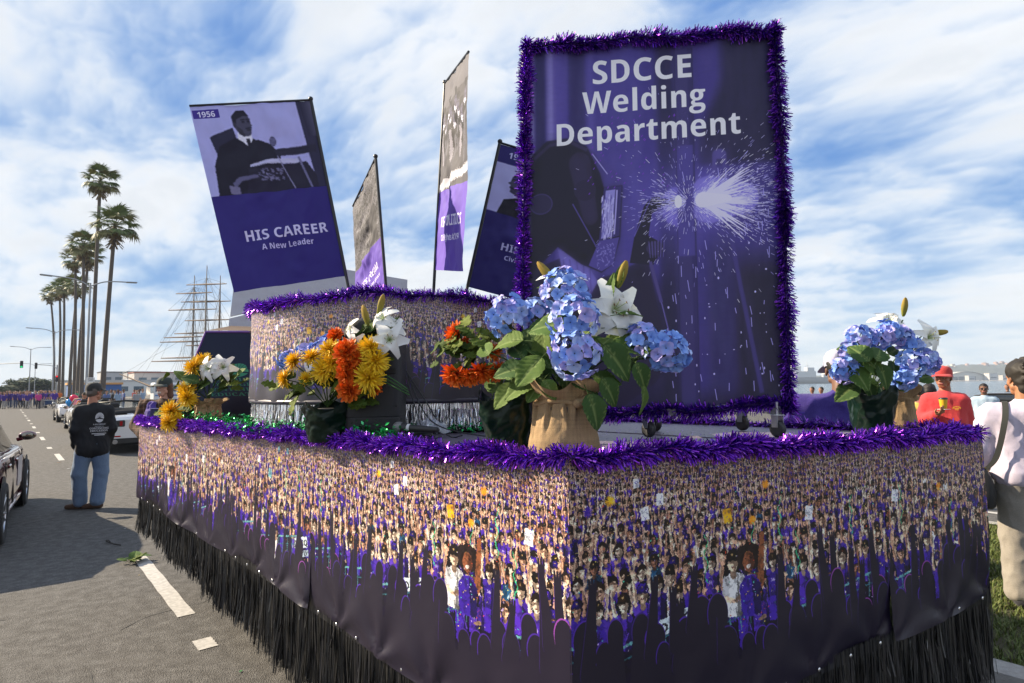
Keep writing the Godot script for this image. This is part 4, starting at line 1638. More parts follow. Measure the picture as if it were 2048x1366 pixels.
func the_float() -> void:
	var crowd_a := vinyl("crowd_print", crowd_print(1))
	var crowd_b := vinyl("crowd_print_second", crowd_print(2))
	var t := thing("parade_float", "long purple parade float with crowd-printed vinyl skirts and black fringe", "float", Vector3.ZERO)
	part("skirt_panel", skirt(A, C, -0.013, 1.63, left_hem, true, 1.308, 3), crowd_a, t).set_meta("label", "sunlit crowd-printed panel at the near corner")
	part("skirt_panel", skirt(A, C, 1.62, 3.22, left_hem, true, 2.30, 5), crowd_b, t)
	part("skirt_panel", skirt(A, C, 3.21, 4.75, left_hem, true, 4.65, 8), crowd_a, t)
	part("skirt_panel", skirt(A, B, -0.009, 1.45, right_hem, false, 0.145, 4), crowd_a, t).set_meta("label", "shaded crowd-printed panel right of the near corner")
	part("skirt_panel", skirt(A, B, 1.44, 2.128, right_hem, false, -0.75, 6), crowd_b, t)
	part("skirt_panel", skirt(B, D, 0.0, 4.75, func(_t: float) -> float: return 0.66, false, 0.0, 9), crowd_b, t)
	part("skirt_panel", skirt(D, C, 0.0, 2.12, func(_t: float) -> float: return 0.72, false, 0.2, 10), crowd_b, t)
	var fm := mat("fringe_foil", Color.WHITE, 0.38, 0.0, true)
	fm.metallic_specular = 0.6
	stuff(part("fringe", fringe(A, C, 0.0, 4.75, left_hem, func(x: float) -> float: return table(x, [[0, 0.44], [1.96, 0.41], [3.2, 0.34], [4.75, 0.26]]) + 0.02 * sin(x * 7.0), 700.0, 1), fm, t))
	stuff(part("fringe", fringe(A, B, 0.0, 2.128, right_hem, func(x: float) -> float: return 0.37 + 0.015 * sin(x * 9.0), 950.0, 2), fm, t))
	stuff(part("fringe", fringe(B, D, 0.0, 4.75, func(_x: float) -> float: return 0.66, func(_x: float) -> float: return 0.33, 300.0, 3), fm, t))
	# header tape and rivets along the hem
	var tape_m := mat("fringe_tape", lin(0.03, 0.03, 0.034), 0.3)
	var rivet := Shape.new()
	rivet.ball(Vector3.ZERO, Vector3(0.0075, 0.0075, 0.0035), Basis(), 8, 6)
	var rivet_mesh := rivet.mesh()
	var steel := mat("bright_steel", lin(0.72, 0.72, 0.74), 0.25, 1.0)
	for e in 2:
		var to := C if e == 0 else B
		var d := (to - A).normalized()
		var out := d.cross(Vector3.UP).normalized()
		if out.z < 0:
			out = -out
		var long := 4.75 if e == 0 else 2.12
		var hem: Callable = left_hem if e == 0 else right_hem
		var s := Shape.new()
		for k in 80:
			var a := long * k / 80.0
			var b := long * (k + 1) / 80.0
			var pa := A + d * a - out * 0.002
			pa.y = hem.call(a)
			var pb := A + d * b - out * 0.002
			pb.y = hem.call(b)
			if e == 0:
				s.quad(pb + Vector3.DOWN * 0.022, pa + Vector3.DOWN * 0.022, pa + Vector3.UP * 0.02, pb + Vector3.UP * 0.02)
			else:
				s.quad(pa + Vector3.DOWN * 0.022, pb + Vector3.DOWN * 0.022, pb + Vector3.UP * 0.02, pa + Vector3.UP * 0.02)
		part("fringe_tape", s, tape_m, t)
		var k := 0.0
		while k < long:
			var p := A + d * k + out * 0.016
			p.y = hem.call(k) + 0.012
			part("rivet", rivet_mesh, steel, t, Transform3D(Basis.looking_at(-out, Vector3.UP), p))
			k += 0.17
	# deck: painted boards
	var dm := mat("deck_paint", Color.WHITE, 0.5)
	dm.albedo_texture = noise_tex(51, 0.02, lin(0.10, 0.08, 0.125), lin(0.22, 0.185, 0.25), 512, 5)
	bumps(dm, 14, 0.05, 0.3, Vector3(2, 2, 8))
	var n := 5
	for k in n:
		var s := Shape.new()
		var a := A.lerp(B, (k + 0.006) / n)
		var b := A.lerp(B, (k + 0.994) / n)
		var g := C - A
		var dn := Vector3.DOWN * (0.02 + 0.002 * (k % 3))
		var lo := Vector3.DOWN * 0.05
		s.quad(a + dn, b + dn, b + g + dn, a + g + dn)
		s.quad(a + lo, b + lo, b + dn, a + dn)
		s.quad(b + lo, b + g + lo, b + g + dn, b + dn)
		s.quad(a + g + lo, a + lo, a + dn, a + g + dn)
		part("deck_board", s, dm, t)
	var frame := Shape.new()
	for q: float in [0.12, 0.5, 0.88]:
		var p := A.lerp(B, q)
		var l := (C - A)
		frame.box(p + l * 0.5 + Vector3.DOWN * 0.14, Vector3(0.10, 0.16, 4.6), Basis.looking_at(l.normalized(), Vector3.UP))
	part("chassis", frame, mat("chassis_black", lin(0.02, 0.02, 0.02), 0.6), t)
	for q: float in [0.2, 0.8]:
		for e: float in [2.6, 3.4]:
			var w := Shape.new()
			var p := A.lerp(B, q) + (C - A).normalized() * e
			w.lathe(PackedVector2Array([Vector2(0.0, -0.1), Vector2(0.28, -0.1), Vector2(0.33, -0.06), Vector2(0.33, 0.06), Vector2(0.28, 0.1), Vector2(0.0, 0.1)]), Transform3D(Basis(Vector3.RIGHT, PI / 2), Vector3.ZERO), 24)
			part("trailer_wheel", w, mat("tyre", lin(0.025, 0.025, 0.026), 0.8), t, Transform3D(Basis(Vector3.UP, -PI / 4), Vector3(p.x, 0.33, p.z)))
	# garlands on the rim
	var up := Vector3(0, -0.006, 0)
	var lo := (C - A).normalized().cross(Vector3.UP).normalized() * -0.03
	var ro := Vector3(0.413, 0, 0.911) * 0.025
	garland("purple tinsel garland along the sunlit left edge of the float deck", [A + ro * 0.7 + Vector3(0, 0.012, 0), A.lerp(C, 0.12) + lo, A.lerp(C, 0.4) + up + lo, A.lerp(C, 0.7) + up * 2.5 + lo, C + up * 4.0 + lo], 0.045, 3900, 21)
	garland("purple tinsel garland along the shaded front edge of the float deck", [A + ro + Vector3(0, 0.012, 0), A.lerp(B, 0.25) + ro + Vector3(0, 0.010, 0), A.lerp(B, 0.6) + ro, B + up * 0.4], 0.048, 3900, 22)
	garland("purple tinsel garland along the far right edge behind the board", [B + up, B.lerp(D, 0.2) + up * 0.6, B.lerp(D, 0.5) + up, D + up], 0.045, 1700, 23)


func round_stage() -> void:
	var crowd: StandardMaterial3D = mats["crowd_print"]
	var dm := mat("drum_vinyl", Color(0.95, 0.95, 0.96), 0.42)
	dm.albedo_texture = crowd.albedo_texture
	dm.metallic_specular = 0.7
	var t := thing("round_stage", "round stage wrapped in crowd-printed vinyl with silver foil fringe below", "stage", Vector3(DRUM.x, 0, DRUM.z))
	var nz := FastNoiseLite.new()
	nz.seed = 19
	nz.frequency = 2.0
	var s := Shape.new()
	s.grid(220, 16, func(u: float, v: float) -> Vector3:
		var a := PI - TAU * u + 0.6
		var y := lerpf(1.58, 2.13, v)
		var r := 1.0 + 0.006 * nz.get_noise_2d(a * 1.5, y * 2.0) + 0.007 * (1.0 - v) * sin(a * 23.0 + 2.0 * sin(a * 3.0))
		return Vector3(cos(a) * r, y, sin(a) * r), Rect2(0, 0, 5.2, 0.90))
	part("wrap", s, dm, t)
	var hem := Shape.new()
	var ring := PackedVector3Array()
	for k in 97:
		ring.append(Vector3(cos(TAU * k / 96.0) * 0.995, 1.575, sin(TAU * k / 96.0) * 0.995))
	hem.tube(ring, PackedFloat32Array([0.014]), 8, false)
	part("hem", hem, mat("hem_vinyl", lin(0.045, 0.04, 0.06), 0.35), t)
	var top := Shape.new()
	top.lathe(PackedVector2Array([Vector2(0.96, 1.41), Vector2(0.96, 2.08), Vector2(0.0, 2.08)]), Transform3D(), 64)
	part("platform", top, mat("stage_wood", lin(0.05, 0.045, 0.06), 0.7), t)
	rng.seed = 61
	var f := Shape.new()
	for k in 2600:
		var a := rng.randf() * TAU
		var r := rng.randf_range(0.965, 0.99)
		var o := Vector3(cos(a) * r, 1.575, sin(a) * r)
		var d := Vector3(-sin(a), 0, cos(a))
		var out := Vector3(cos(a), 0, sin(a))
		var w := rng.randf_range(0.0016, 0.0036)
		var turn := rng.randf_range(-0.9, 0.9)
		var l := rng.randf_range(0.13, 0.155)
		var pa := o - d * w
		var pb := o + d * w
		for e in 3:
			var q := (e + 1) / 3.0
			turn += rng.randf_range(-0.7, 0.7)
			var c := o + Vector3.DOWN * l * q + out * rng.randf_range(-0.006, 0.016) * q + d * rng.randfn(0, 0.004)
			var side := (d * cos(turn) + out * sin(turn)) * w
			f.quad(c + side, c - side, pa, pb)
			pa = c - side
			pb = c + side
	stuff(part("foil_fringe", f, mat("silver_foil", lin(0.93, 0.93, 0.95), 0.26, 1.0), t))
	var pts: Array = []
	for k in 49:
		var a := TAU * k / 48.0
		pts.append(Vector3(DRUM.x + cos(a) * 1.0, 2.135 + 0.012 * sin(a * 5.0), DRUM.z + sin(a) * 1.0))
	garland("purple tinsel garland around the top rim of the round stage", pts, 0.048, 2400, 31)


func banner(called: String, label: String, corner: Array, tex: Texture2D, pole_right: bool, foot: Vector3, seed_: int) -> void:
	# corner: top left, top right, bottom right, bottom left
	var o: Vector3 = foot
	var t := thing(called, label, "banner", o)
	var nz := FastNoiseLite.new()
	nz.seed = seed_
	nz.frequency = 1.0
	var n: Vector3 = ((corner[1] - corner[0]) as Vector3).cross(corner[3] - corner[0]).normalized() * -1.0
	var s := Shape.new()
	s.grid(36, 54, func(u: float, v: float) -> Vector3:
		var a: Vector3 = (corner[3] as Vector3).lerp(corner[2], u)
		var b: Vector3 = (corner[0] as Vector3).lerp(corner[1], u)
		var hold := sin(PI * clampf(u, 0, 1)) * (0.35 + 0.65 * sin(PI * clampf(v * 0.9 + 0.1, 0, 1)))
		var free: float = (1.0 - u if pole_right else u) * (1.0 - v)
		return a.lerp(b, v) - o + n * (0.022 * nz.get_noise_2d(u * 2.6, v * 3.4) * 2.0 * hold + 0.012 * sin(v * 9.0 + u * 7.0) * free + 0.006 * nz.get_noise_2d(u * 9.0, v * 9.0)))
	var m := leafy("cloth_" + called + str(seed_), Color.WHITE, 0.75, Color(0.35, 0.35, 0.35), false)
	m.albedo_texture = tex
	part("cloth", s, m, t)
	var black := mat("black_pole", lin(0.016, 0.016, 0.018), 0.35)
	var top: Vector3 = corner[1] if pole_right else corner[0]
	var low: Vector3 = corner[2] if pole_right else corner[3]
	var far: Vector3 = corner[0] if pole_right else corner[1]
	var p := Shape.new()
	var d := (top - low).normalized()
	var side := (far - top).normalized() * -0.008
	p.rod(low + side - o - d * maxf(0.0, (low.y - foot.y) / d.y), top + side - o + d * 0.012, 0.011, 10)
	part("pole", p, black, t)
	var arm := Shape.new()
	arm.rod(top - o + d * 0.008, far - o + d * 0.008, 0.008, 8)
	part("arm", arm, black, t)
	var cap := Shape.new()
	cap.ball(top + side - o + d * 0.016, Vector3.ONE * 0.017, Basis(), 10, 8)
	part("cap", cap, black, t)


func banners() -> void:
	var foot := func(px: float, py: float, d: float) -> Vector3:
		var q := at(px, py, d)
		q.y = 2.09
		return q
	banner("career_banner", "tilted navy banner reading 1956 HIS CAREER over a photograph of a man at a lectern", [at(379, 214, 3.9), at(620, 202, 4.15), at(690, 552, 4.15), at(468, 585, 3.9)], career_print(), true, foot.call(705, 620, 4.15), 3)
	banner("dream_banner", "narrow purple banner reading HIS DREAM turned almost edge-on, with grey crowd picture", [at(706, 414, 5.0), at(751, 318, 4.3), at(772, 580, 4.3), at(713, 640, 5.0)], mottled_print(5, "HIS DREAM", "I Have A Dream Speech", true), true, foot.call(776, 640, 4.3), 4)
	banner("politics_banner", "tallest purple banner reading POLITICS, turned edge-on above the round stage", [at(890, 168, 4.2), at(937, 106, 3.5), at(929, 543, 3.5), at(870, 540, 4.2)], mottled_print(9, "HIS POLITICS", "Civil Rights Act 1964", false), false, foot.call(868, 600, 4.2), 5)
	banner("action_banner", "navy banner reading 1963 with a man's profile, half hidden behind the welding board", [at(1001, 288, 4.0), at(1193, 345, 4.4), at(1135, 628, 4.4), at(937, 574, 4.0)], action_print(), false, foot.call(925, 620, 4.0), 6)


func welding_board() -> void:
	var bl := at(1052, 832, 2.86)
	var br := at(1577, 806, 2.80)
	var tl := at(1048, 103, 2.86)
	var tr := at(1545, 64, 2.80)
	var o := (bl + br) / 2
	var t := thing("welding_board", "tall rolling board with purple welding picture reading SDCCE Welding Department", "board", Vector3(o.x, RIM - 0.02, o.z))
	o = t.position
	var n := (br - bl).cross(tl - bl).normalized()
	var s := Shape.new()
	var nz := FastNoiseLite.new()
	nz.seed = 2
	nz.frequency = 1.0
	s.grid(30, 40, func(u: float, v: float) -> Vector3:
		var p := (bl.lerp(br, u)).lerp(tl.lerp(tr, u), v)
		var e := sin(PI * u) * sin(PI * v)
		return p - o + n * (0.012 + 0.010 * nz.get_noise_2d(u * 3.0, v * 4.0) * e + 0.006 * exp(-v * 12.0) * sin(u * 14.0)))
	var m := mat("welding_vinyl", Color.WHITE, 0.5)
	m.albedo_texture = welding_print()
	part("print", s, m, t)
	var back := Shape.new()
	var th := n * -0.02
	back.quad(br + th - o, bl + th - o, tl + th - o, tr + th - o)
	part("backing", back, mat("board_backing", lin(0.3, 0.28, 0.26), 0.7), t)
	var fr := Shape.new()
	for e: Array in [[bl, br], [br, tr], [tr, tl], [tl, bl]]:
		fr.rod((e[0] as Vector3) - o + n * -0.004, (e[1] as Vector3) - o + n * -0.004, 0.015, 8)
	part("frame", fr, mat("frame_steel", lin(0.12, 0.12, 0.13), 0.4, 0.8), t)
	var rubber := mat("caster_rubber", lin(0.03, 0.03, 0.033), 0.5)
	var zinc := mat("caster_zinc", lin(0.45, 0.46, 0.48), 0.35, 0.9)
	for q: Vector2 in [Vector2(0.47, 0.0), Vector2(0.94, 0.05), Vector2(0.10, 0.0), Vector2(0.55, -0.36), Vector2(0.92, -0.36), Vector2(0.1, -0.36)]:
		var p := bl.lerp(br, q.x) + n * q.y
		p.y = o.y
		var w := Shape.new()
		var turn := Transform3D(Basis(Vector3.UP, 0.5) * Basis(Vector3.FORWARD, PI / 2), p - o + Vector3(0, 0.038, 0))
		w.lathe(PackedVector2Array([Vector2(0.0, -0.012), Vector2(0.025, -0.015), Vector2(0.034, -0.014), Vector2(0.038, -0.008), Vector2(0.038, 0.008), Vector2(0.034, 0.014), Vector2(0.025, 0.015), Vector2(0.0, 0.012)]), turn, 24)
		var c := part("caster", w, rubber, t)
		var f := Shape.new()
		f.box(p - o + Vector3(0, 0.10, 0), Vector3(0.05, 0.006, 0.05), Basis(), 0.002)
		for e: float in [-0.02, 0.02]:
			f.box(p - o + Basis(Vector3.UP, 0.5) * Vector3(e, 0.073, 0), Vector3(0.004, 0.056, 0.032), Basis(Vector3.UP, 0.5))
		f.rod(p - o + Vector3(0, 0.10, 0), p - o + Vector3(0, 0.16, 0), 0.008, 8)
		part("bracket", f, zinc, c)
	var base := Shape.new()
	for q: float in [0.1, 0.55, 0.94]:
		var p := bl.lerp(br, q)
		p.y = o.y + 0.118
		base.box(p - o + n * -0.17, Vector3(0.04, 0.03, 0.44), Basis(Vector3.UP, atan2(n.x, n.z)))
	part("base_frame", base, mats["frame_steel"], t)
	var g := n * 0.03
	garland("purple tinsel garland framing all four sides of the welding board", [bl + g, bl.lerp(tl, 0.33) + g + Vector3(-0.012, 0, 0), bl.lerp(tl, 0.66) + g, tl + g + Vector3(0.015, -0.015, 0), tl.lerp(tr, 0.04) + g, tl.lerp(tr, 0.3) + g + Vector3(0, 0.004, 0), tl.lerp(tr, 0.7) + g, tr.lerp(tl, 0.03) + g, tr + g, tr.lerp(br, 0.04) + g, tr.lerp(br, 0.35) + g + Vector3(0.01, 0, 0), tr.lerp(br, 0.7) + g, br + g + Vector3(-0.01, 0.01, 0), br.lerp(bl, 0.05) + g, br.lerp(bl, 0.4) + g + Vector3(0, -0.012, 0), br.lerp(bl, 0.75) + g, bl + g], 0.047, 3200, 41)


func deck_things() -> void:
	# slanted lectern with the college's mark
	var bl := at(338, 842, 4.70)
	var br := at(672, 842, 4.86)
	bl.y = RIM - 0.02
	br.y = RIM - 0.02
	var tl := at(411, 664, 4.95)
	var tr := at(600, 690, 5.05)
	tr.y = tl.y
	var back := Vector3(0.10, 0, -0.42)
	var t := thing("lectern", "dark purple tapered box with green shell emblem and college lettering", "lectern", bl)
	var s := Shape.new()
	s.quad(Vector3.ZERO, br - bl, tr - bl, tl - bl)
	var lm := mat("lectern_print", Color.WHITE, 0.32)
	lm.albedo_texture = lectern_print()
	part("front", s, lm, t)
	var side := Shape.new()
	var thick := 0.004
	side.quad(back, Vector3(-thick, 0, 0), tl - bl + Vector3(-thick, 0, 0), tl - bl + back)
	side.quad(br - bl, br - bl + back, tr - bl + back, tr - bl)
	side.quad(br - bl + back, back, tl - bl + back, tr - bl + back)
	part("side", side, mat("lectern_side", lin(0.02, 0.010, 0.035), 0.4), t)
	var top := Shape.new()
	top.quad(tl - bl + Vector3(0, 0.012, 0), tr - bl + Vector3(0, 0.012, 0), tr - bl + back + Vector3(0, 0.06, 0), tl - bl + back * 0.6 + Vector3(0.03, 0.075, 0))
	top.box((tl + tr) / 2 - bl + Vector3(0, 0.0, 0.004), Vector3((tr - tl).length() + 0.02, 0.024, 0.02), Basis(Vector3.UP, -0.1), 0.004)
	part("top", top, mat("card_brown", lin(0.13, 0.085, 0.055), 0.7), t)
	var edge := Shape.new()
	edge.rod(Vector3.ZERO, tl - bl, 0.008, 8)
	edge.rod(tl - bl, tr - bl, 0.010, 8)
	part("trim", edge, mat("lectern_trim", lin(0.16, 0.07, 0.30), 0.3), t)
	# little navy carton at the far left end
	var p := on(316, 836, RIM)
	var bx := thing("navy_carton", "small navy carton at the far left corner of the float deck", "carton", p, 0.5)
	var bs := Shape.new()
	bs.box(Vector3(0, 0.035, 0), Vector3(0.11, 0.075, 0.10), Basis(), 0.003)
	part("body", bs, mat("carton_navy", lin(0.035, 0.03, 0.11), 0.5), bx)
	var bl2 := Shape.new()
	bl2.box(Vector3(0, 0.076, 0), Vector3(0.114, 0.008, 0.104), Basis(), 0.002)
	part("lid", bl2, mat("carton_lid", lin(0.07, 0.06, 0.17), 0.5), bx)
	# loudspeaker
	var sp := at(748, 860, 2.95)
	sp.y = RIM - 0.018
	var spk := thing("loudspeaker", "black loudspeaker standing upright behind the yellow and orange flowers", "loudspeaker", sp, 0.12)
	var dark := mat("speaker_shell", lin(0.015, 0.015, 0.017), 0.55)
	bumps(dark, 71, 0.4, 0.25, Vector3(6, 6, 6))
	var rings: Array = []
	for q: Array in [[0.0, 0.150, 0.125], [0.012, 0.158, 0.132], [0.10, 0.158, 0.132], [0.104, 0.154, 0.128], [0.110, 0.154, 0.128], [0.114, 0.158, 0.132], [0.40, 0.158, 0.132], [0.404, 0.154, 0.128], [0.410, 0.154, 0.128], [0.414, 0.157, 0.131], [0.52, 0.152, 0.128], [0.56, 0.132, 0.118], [0.575, 0.10, 0.10]]:
		var r := PackedVector3Array()
		for k in 40:
			var a := TAU * k / 40.0
			var c := Vector2(cos(a), sin(a))
			var f := pow(pow(absf(c.x), 6.0) + pow(absf(c.y), 6.0), -1.0 / 6.0)
			r.append(Vector3(c.x * f * (float(q[1]) - 0.025 * (1.0 - c.y) * 0.5), q[0], -c.y * f * float(q[2])))
		rings.append(r)
	var body := Shape.new()
	body.loft(rings)
	part("shell", body, dark, spk)
	var rec := mat("speaker_recess", lin(0.008, 0.008, 0.009), 0.6)
	var h := Shape.new()
	h.box(Vector3(-0.131, 0.44, 0.03), Vector3(0.02, 0.13, 0.10), Basis(), 0.008)
	part("handle_recess", h, rec, spk)
	var hb := Shape.new()
	hb.tube(PackedVector3Array([Vector3(-0.143, 0.37, 0.075), Vector3(-0.152, 0.39, 0.082), Vector3(-0.152, 0.49, 0.082), Vector3(-0.143, 0.51, 0.075)]), PackedFloat32Array([0.010]), 8)
	part("handle", hb, dark, spk)
	var h2 := Shape.new()
	h2.box(Vector3(0.07, 0.325, 0.133), Vector3(0.09, 0.028, 0.006), Basis(), 0.002)
	part("carry_slot", h2, rec, spk)
	var scr := Shape.new()
	scr.ball(Vector3.ZERO, Vector3(0.005, 0.005, 0.002), Basis(), 8, 4)
	var sm := scr.mesh()
	for q: Vector2 in [Vector2(0.115, 0.16), Vector2(0.115, 0.05), Vector2(0.115, 0.47), Vector2(-0.10, 0.05)]:
		part("screw", sm, rec, spk, Transform3D(Basis(), Vector3(q.x, q.y, 0.133)))
	# microphone lying on the deck
	var mp := at(796, 860, 2.70)
	var me := at(880, 866, 2.62)
	var mic := thing("microphone", "black hand microphone with grey grille lying on the deck beside the loudspeaker", "microphone", mp)
	var d := (me - mp).normalized()
	var x := Transform3D(Basis(Quaternion(Vector3.UP, d)), Vector3(0, 0.012, 0))
	var g := Shape.new()
	g.lathe(PackedVector2Array([Vector2(0, -0.026), Vector2(0.014, -0.022), Vector2(0.023, -0.010), Vector2(0.0255, 0.004), Vector2(0.024, 0.016), Vector2(0.021, 0.024)]), x, 20)
	var gm := mat("mic_grille", lin(0.28, 0.28, 0.28), 0.4, 0.8)
	bumps(gm, 5, 0.35, 1.0, Vector3(40, 40, 40), 256, FastNoiseLite.TYPE_CELLULAR)
	part("grille", g, gm, mic)
	var mb := Shape.new()
	mb.lathe(PackedVector2Array([Vector2(0.0225, 0.024), Vector2(0.0235, 0.034), Vector2(0.018, 0.05), Vector2(0.0165, 0.10), Vector2(0.0125, 0.20), Vector2(0.011, 0.205), Vector2(0, 0.205)]), x, 20)
	part("handle", mb, mat("mic_black", lin(0.016, 0.016, 0.017), 0.4), mic)
	var mr := Shape.new()
	mr.lathe(PackedVector2Array([Vector2(0.0188, 0.052), Vector2(0.0182, 0.066)]), x, 20)
	part("band", mr, mat("mic_band", lin(0.6, 0.6, 0.62), 0.5), mic)
	# cables hanging to the deck
	var black := mat("cable_black", lin(0.012, 0.012, 0.013), 0.4)
	for k in 3:
		var hang: Vector3 = [at(808, 738, 3.06), at(812, 742, 3.06), at(816, 752, 3.05)][k]
		var end: Vector3 = [at(852, 866, 2.9), at(894, 852, 2.98), at(1002, 860, 2.75)][k]
		var mid: Vector3 = [at(826, 800, 2.98), at(850, 800, 3.0), at(868, 846, 2.95)][k]
		end.y = RIM - 0.008
		var path := along([hang, mid, end, end + Vector3(0.08, 0, 0.03)], 0.03)
		var cs := Shape.new()
		cs.tube(path, PackedFloat32Array([0.0034]), 6)
		tag(part("cable", cs, black, self), ["black cable running from the loudspeaker down to the microphone", "black cable slanting across the silver fringe to the deck", "black cable lying along the foot of the silver fringe"][k], "cable")
	var coil := Shape.new()
	var loop: Array = []
	for k in 61:
		var a := TAU * k / 12.0
		loop.append(Vector3(mp.x + 0.08 + cos(a) * (0.075 + 0.008 * sin(k * 1.3)), RIM - 0.014 + 0.008 * (k / 12), mp.z - 0.01 + sin(a) * 0.05))
	coil.tube(along(loop, 0.02), PackedFloat32Array([0.0038]), 6)
	tag(part("cable_coil", coil, black, self), "small coil of black cable under the microphone", "cable")
	# crumpled clear wrapping
	rng.seed = 3
	var cw := Shape.new()
	var cp := at(862, 866, 2.98)
	cp.y = RIM - 0.012
	var nz := FastNoiseLite.new()
	nz.seed = 6
	nz.frequency = 12.0
	cw.grid(16, 12, func(u: float, v: float) -> Vector3:
		return cp + Vector3((u - 0.5) * 0.19, 0.014 + 0.085 * sin(PI * u) * sin(PI * v) * (0.7 + 0.9 * nz.get_noise_2d(u, v)) + 0.03 * absf(nz.get_noise_2d(u * 1.5, v * 1.5)), -(v - 0.5) * 0.11))
	var film := mat("clear_film", Color(0.85, 0.86, 0.9, 0.35), 0.18)
	film.transparency = BaseMaterial3D.TRANSPARENCY_ALPHA
	tag(part("clear_wrapping", cw, film, self), "crumpled clear plastic wrapping on the deck behind the microphone", "wrapping")
	# green foil petals strewn along the deck edge
	rng.seed = 17
	var gf := Shape.new()
	for k in 5200:
		var o: Vector3
		if k % 3 == 0:
			var a := rng.randf_range(PI * 0.28, PI * 1.25)
			var r := 1.01 + absf(rng.randfn(0, 0.05))
			o = Vector3(DRUM.x + cos(a) * r, RIM - 0.01 + rng.randf() * 0.05, DRUM.z + sin(a) * r)
		else:
			var f := rng.randf_range(0.20, 0.93)
			o = A.lerp(C, f) + Vector3(0.706, 0, -0.708) * absf(rng.randfn(0.03, 0.05))
			o.y = RIM + 0.005 + absf(rng.randfn(0, 0.028))
		var q := Basis.from_euler(Vector3(rng.randf() * TAU, rng.randf() * TAU, rng.randf() * TAU))
		var z := rng.randf_range(0.006, 0.013)
		var h2r := rng.randf()
		gf.col = Color(0.012, 0.30, 0.07) if h2r < 0.6 else (Color(0.01, 0.18, 0.04) if h2r < 0.85 else Color(0.10, 0.52, 0.20))
		gf.quad(o + q * Vector3(-z, 0, 0), o + q * Vector3(0, -z * 0.6, z * 0.2), o + q * Vector3(z, 0, 0), o + q * Vector3(0, z * 0.6, z * 0.2))
	var gp := part("green_foil_petals", gf, mat("green_foil", Color.WHITE, 0.25, 0.85, true), self)
	tag(gp, "green metallic foil petals strewn along the deck behind the purple garland", "foil petals")
	stuff(gp)
	# tinsel crumbs on the deck
	var crumbs := Shape.new()
	for k in 420:
		var o := A + (B - A) * rng.randf_range(0.1, 0.97) + (C - A).normalized() * rng.randf_range(0.1, 1.3)
		o.y = RIM - 0.0165
		var a := rng.randf() * TAU
		var z := Vector3(cos(a), 0, sin(a)) * rng.randf_range(0.004, 0.014)
		var w := z.cross(Vector3.UP).normalized() * 0.0015
		crumbs.col = Color(0.16, 0.03, 0.42)
		crumbs.quad(o - z - w, o - z + w, o + z + w + Vector3.UP * 0.004, o + z - w + Vector3.UP * 0.004)
	var cr := part("tinsel_crumbs", crumbs, tinsel_mat(), self)
	tag(cr, "short purple tinsel scraps scattered over the deck below the board", "tinsel scraps")
	stuff(cr)
	# the pale folded panel standing at the deck's far end
	var pl := at(466, 600, 5.75)
	var pr := at(811, 600, 6.05)
	var base := (pl + pr) / 2
	base.y = RIM - 0.02
	var pn := thing("pale_panel", "large pale grey panel with slanting creases standing behind the round stage", "panel", base)
	var dx := pr - pl
	dx.y = 0
	var wide := dx.length()
	dx = dx.normalized()
	var nrm := dx.cross(Vector3.UP)
	if nrm.z < 0:
		nrm = -nrm
	var pm := mat("panel_card", lin(0.52, 0.53, 0.57), 0.6)
	bumps(pm, 81, 0.02, 0.25, Vector3(0.8, 0.8, 0.8))
	var lt := 2.98 - base.y
	var rt := 2.73 - base.y
	var hw := wide / 2
	var face := Transform3D(Basis(dx, Vector3.UP, nrm), Vector3.ZERO)
	var lower := Shape.new()
	lower.poly_slab(PackedVector2Array([Vector2(-hw - 0.09, 0), Vector2(hw, 0), Vector2(hw, 0.55), Vector2(-0.05, 1.14), Vector2(-hw - 0.03, 0.93)]), face, 0.03)
	part("lower_sheet", lower, pm, pn)
	var upper := Shape.new()
	upper.poly_slab(PackedVector2Array([Vector2(-hw - 0.03, 0.935), Vector2(-0.05, 1.145), Vector2(hw, 0.555), Vector2(hw + 0.02, rt), Vector2(-hw + 0.02, lt)]), face * Transform3D(Basis(Vector3.RIGHT, -0.05), Vector3(0, 0.02, 0.02)), 0.03)
	part("upper_sheet", upper, pm, pn)


# ---- artificial flowers -----------------------------------------------------
var blooms := {}


func aim(dir: Vector3, roll := 0.0) -> Basis:          # z along dir, y as upright as it can be, then rolled
	var z := dir.normalized()
	var x := Vector3.UP.cross(z)
	if x.length() < 0.05:
		x = Vector3.RIGHT
	x = x.normalized()
	return Basis(x, z.cross(x), z) * Basis(Vector3.BACK, roll)


func petal(s: Shape, x: Transform3D, l: float, w: Callable, lift: Callable, cup: float, nu: int, nv: int, root: Color, tip: Color, ruffle := 0.0) -> void:   # along +y, face +z
	var first := s.v.size()
	var ph := rng.randf() * TAU
	s.grid(nu, nv, func(u: float, v: float) -> Vector3:
		var e := u * 2.0 - 1.0
		var ww: float = w.call(v)
		return x * Vector3(e * ww, l * v, float(lift.call(v)) + cup * e * e * ww + ruffle * absf(e) * v * sin(v * 11.0 + ph + e * 2.0)))
	for k in range(first, s.v.size()):
		var v := float((k - first) / (nu + 1)) / nv
		s.c[k] = root.lerp(tip, v)


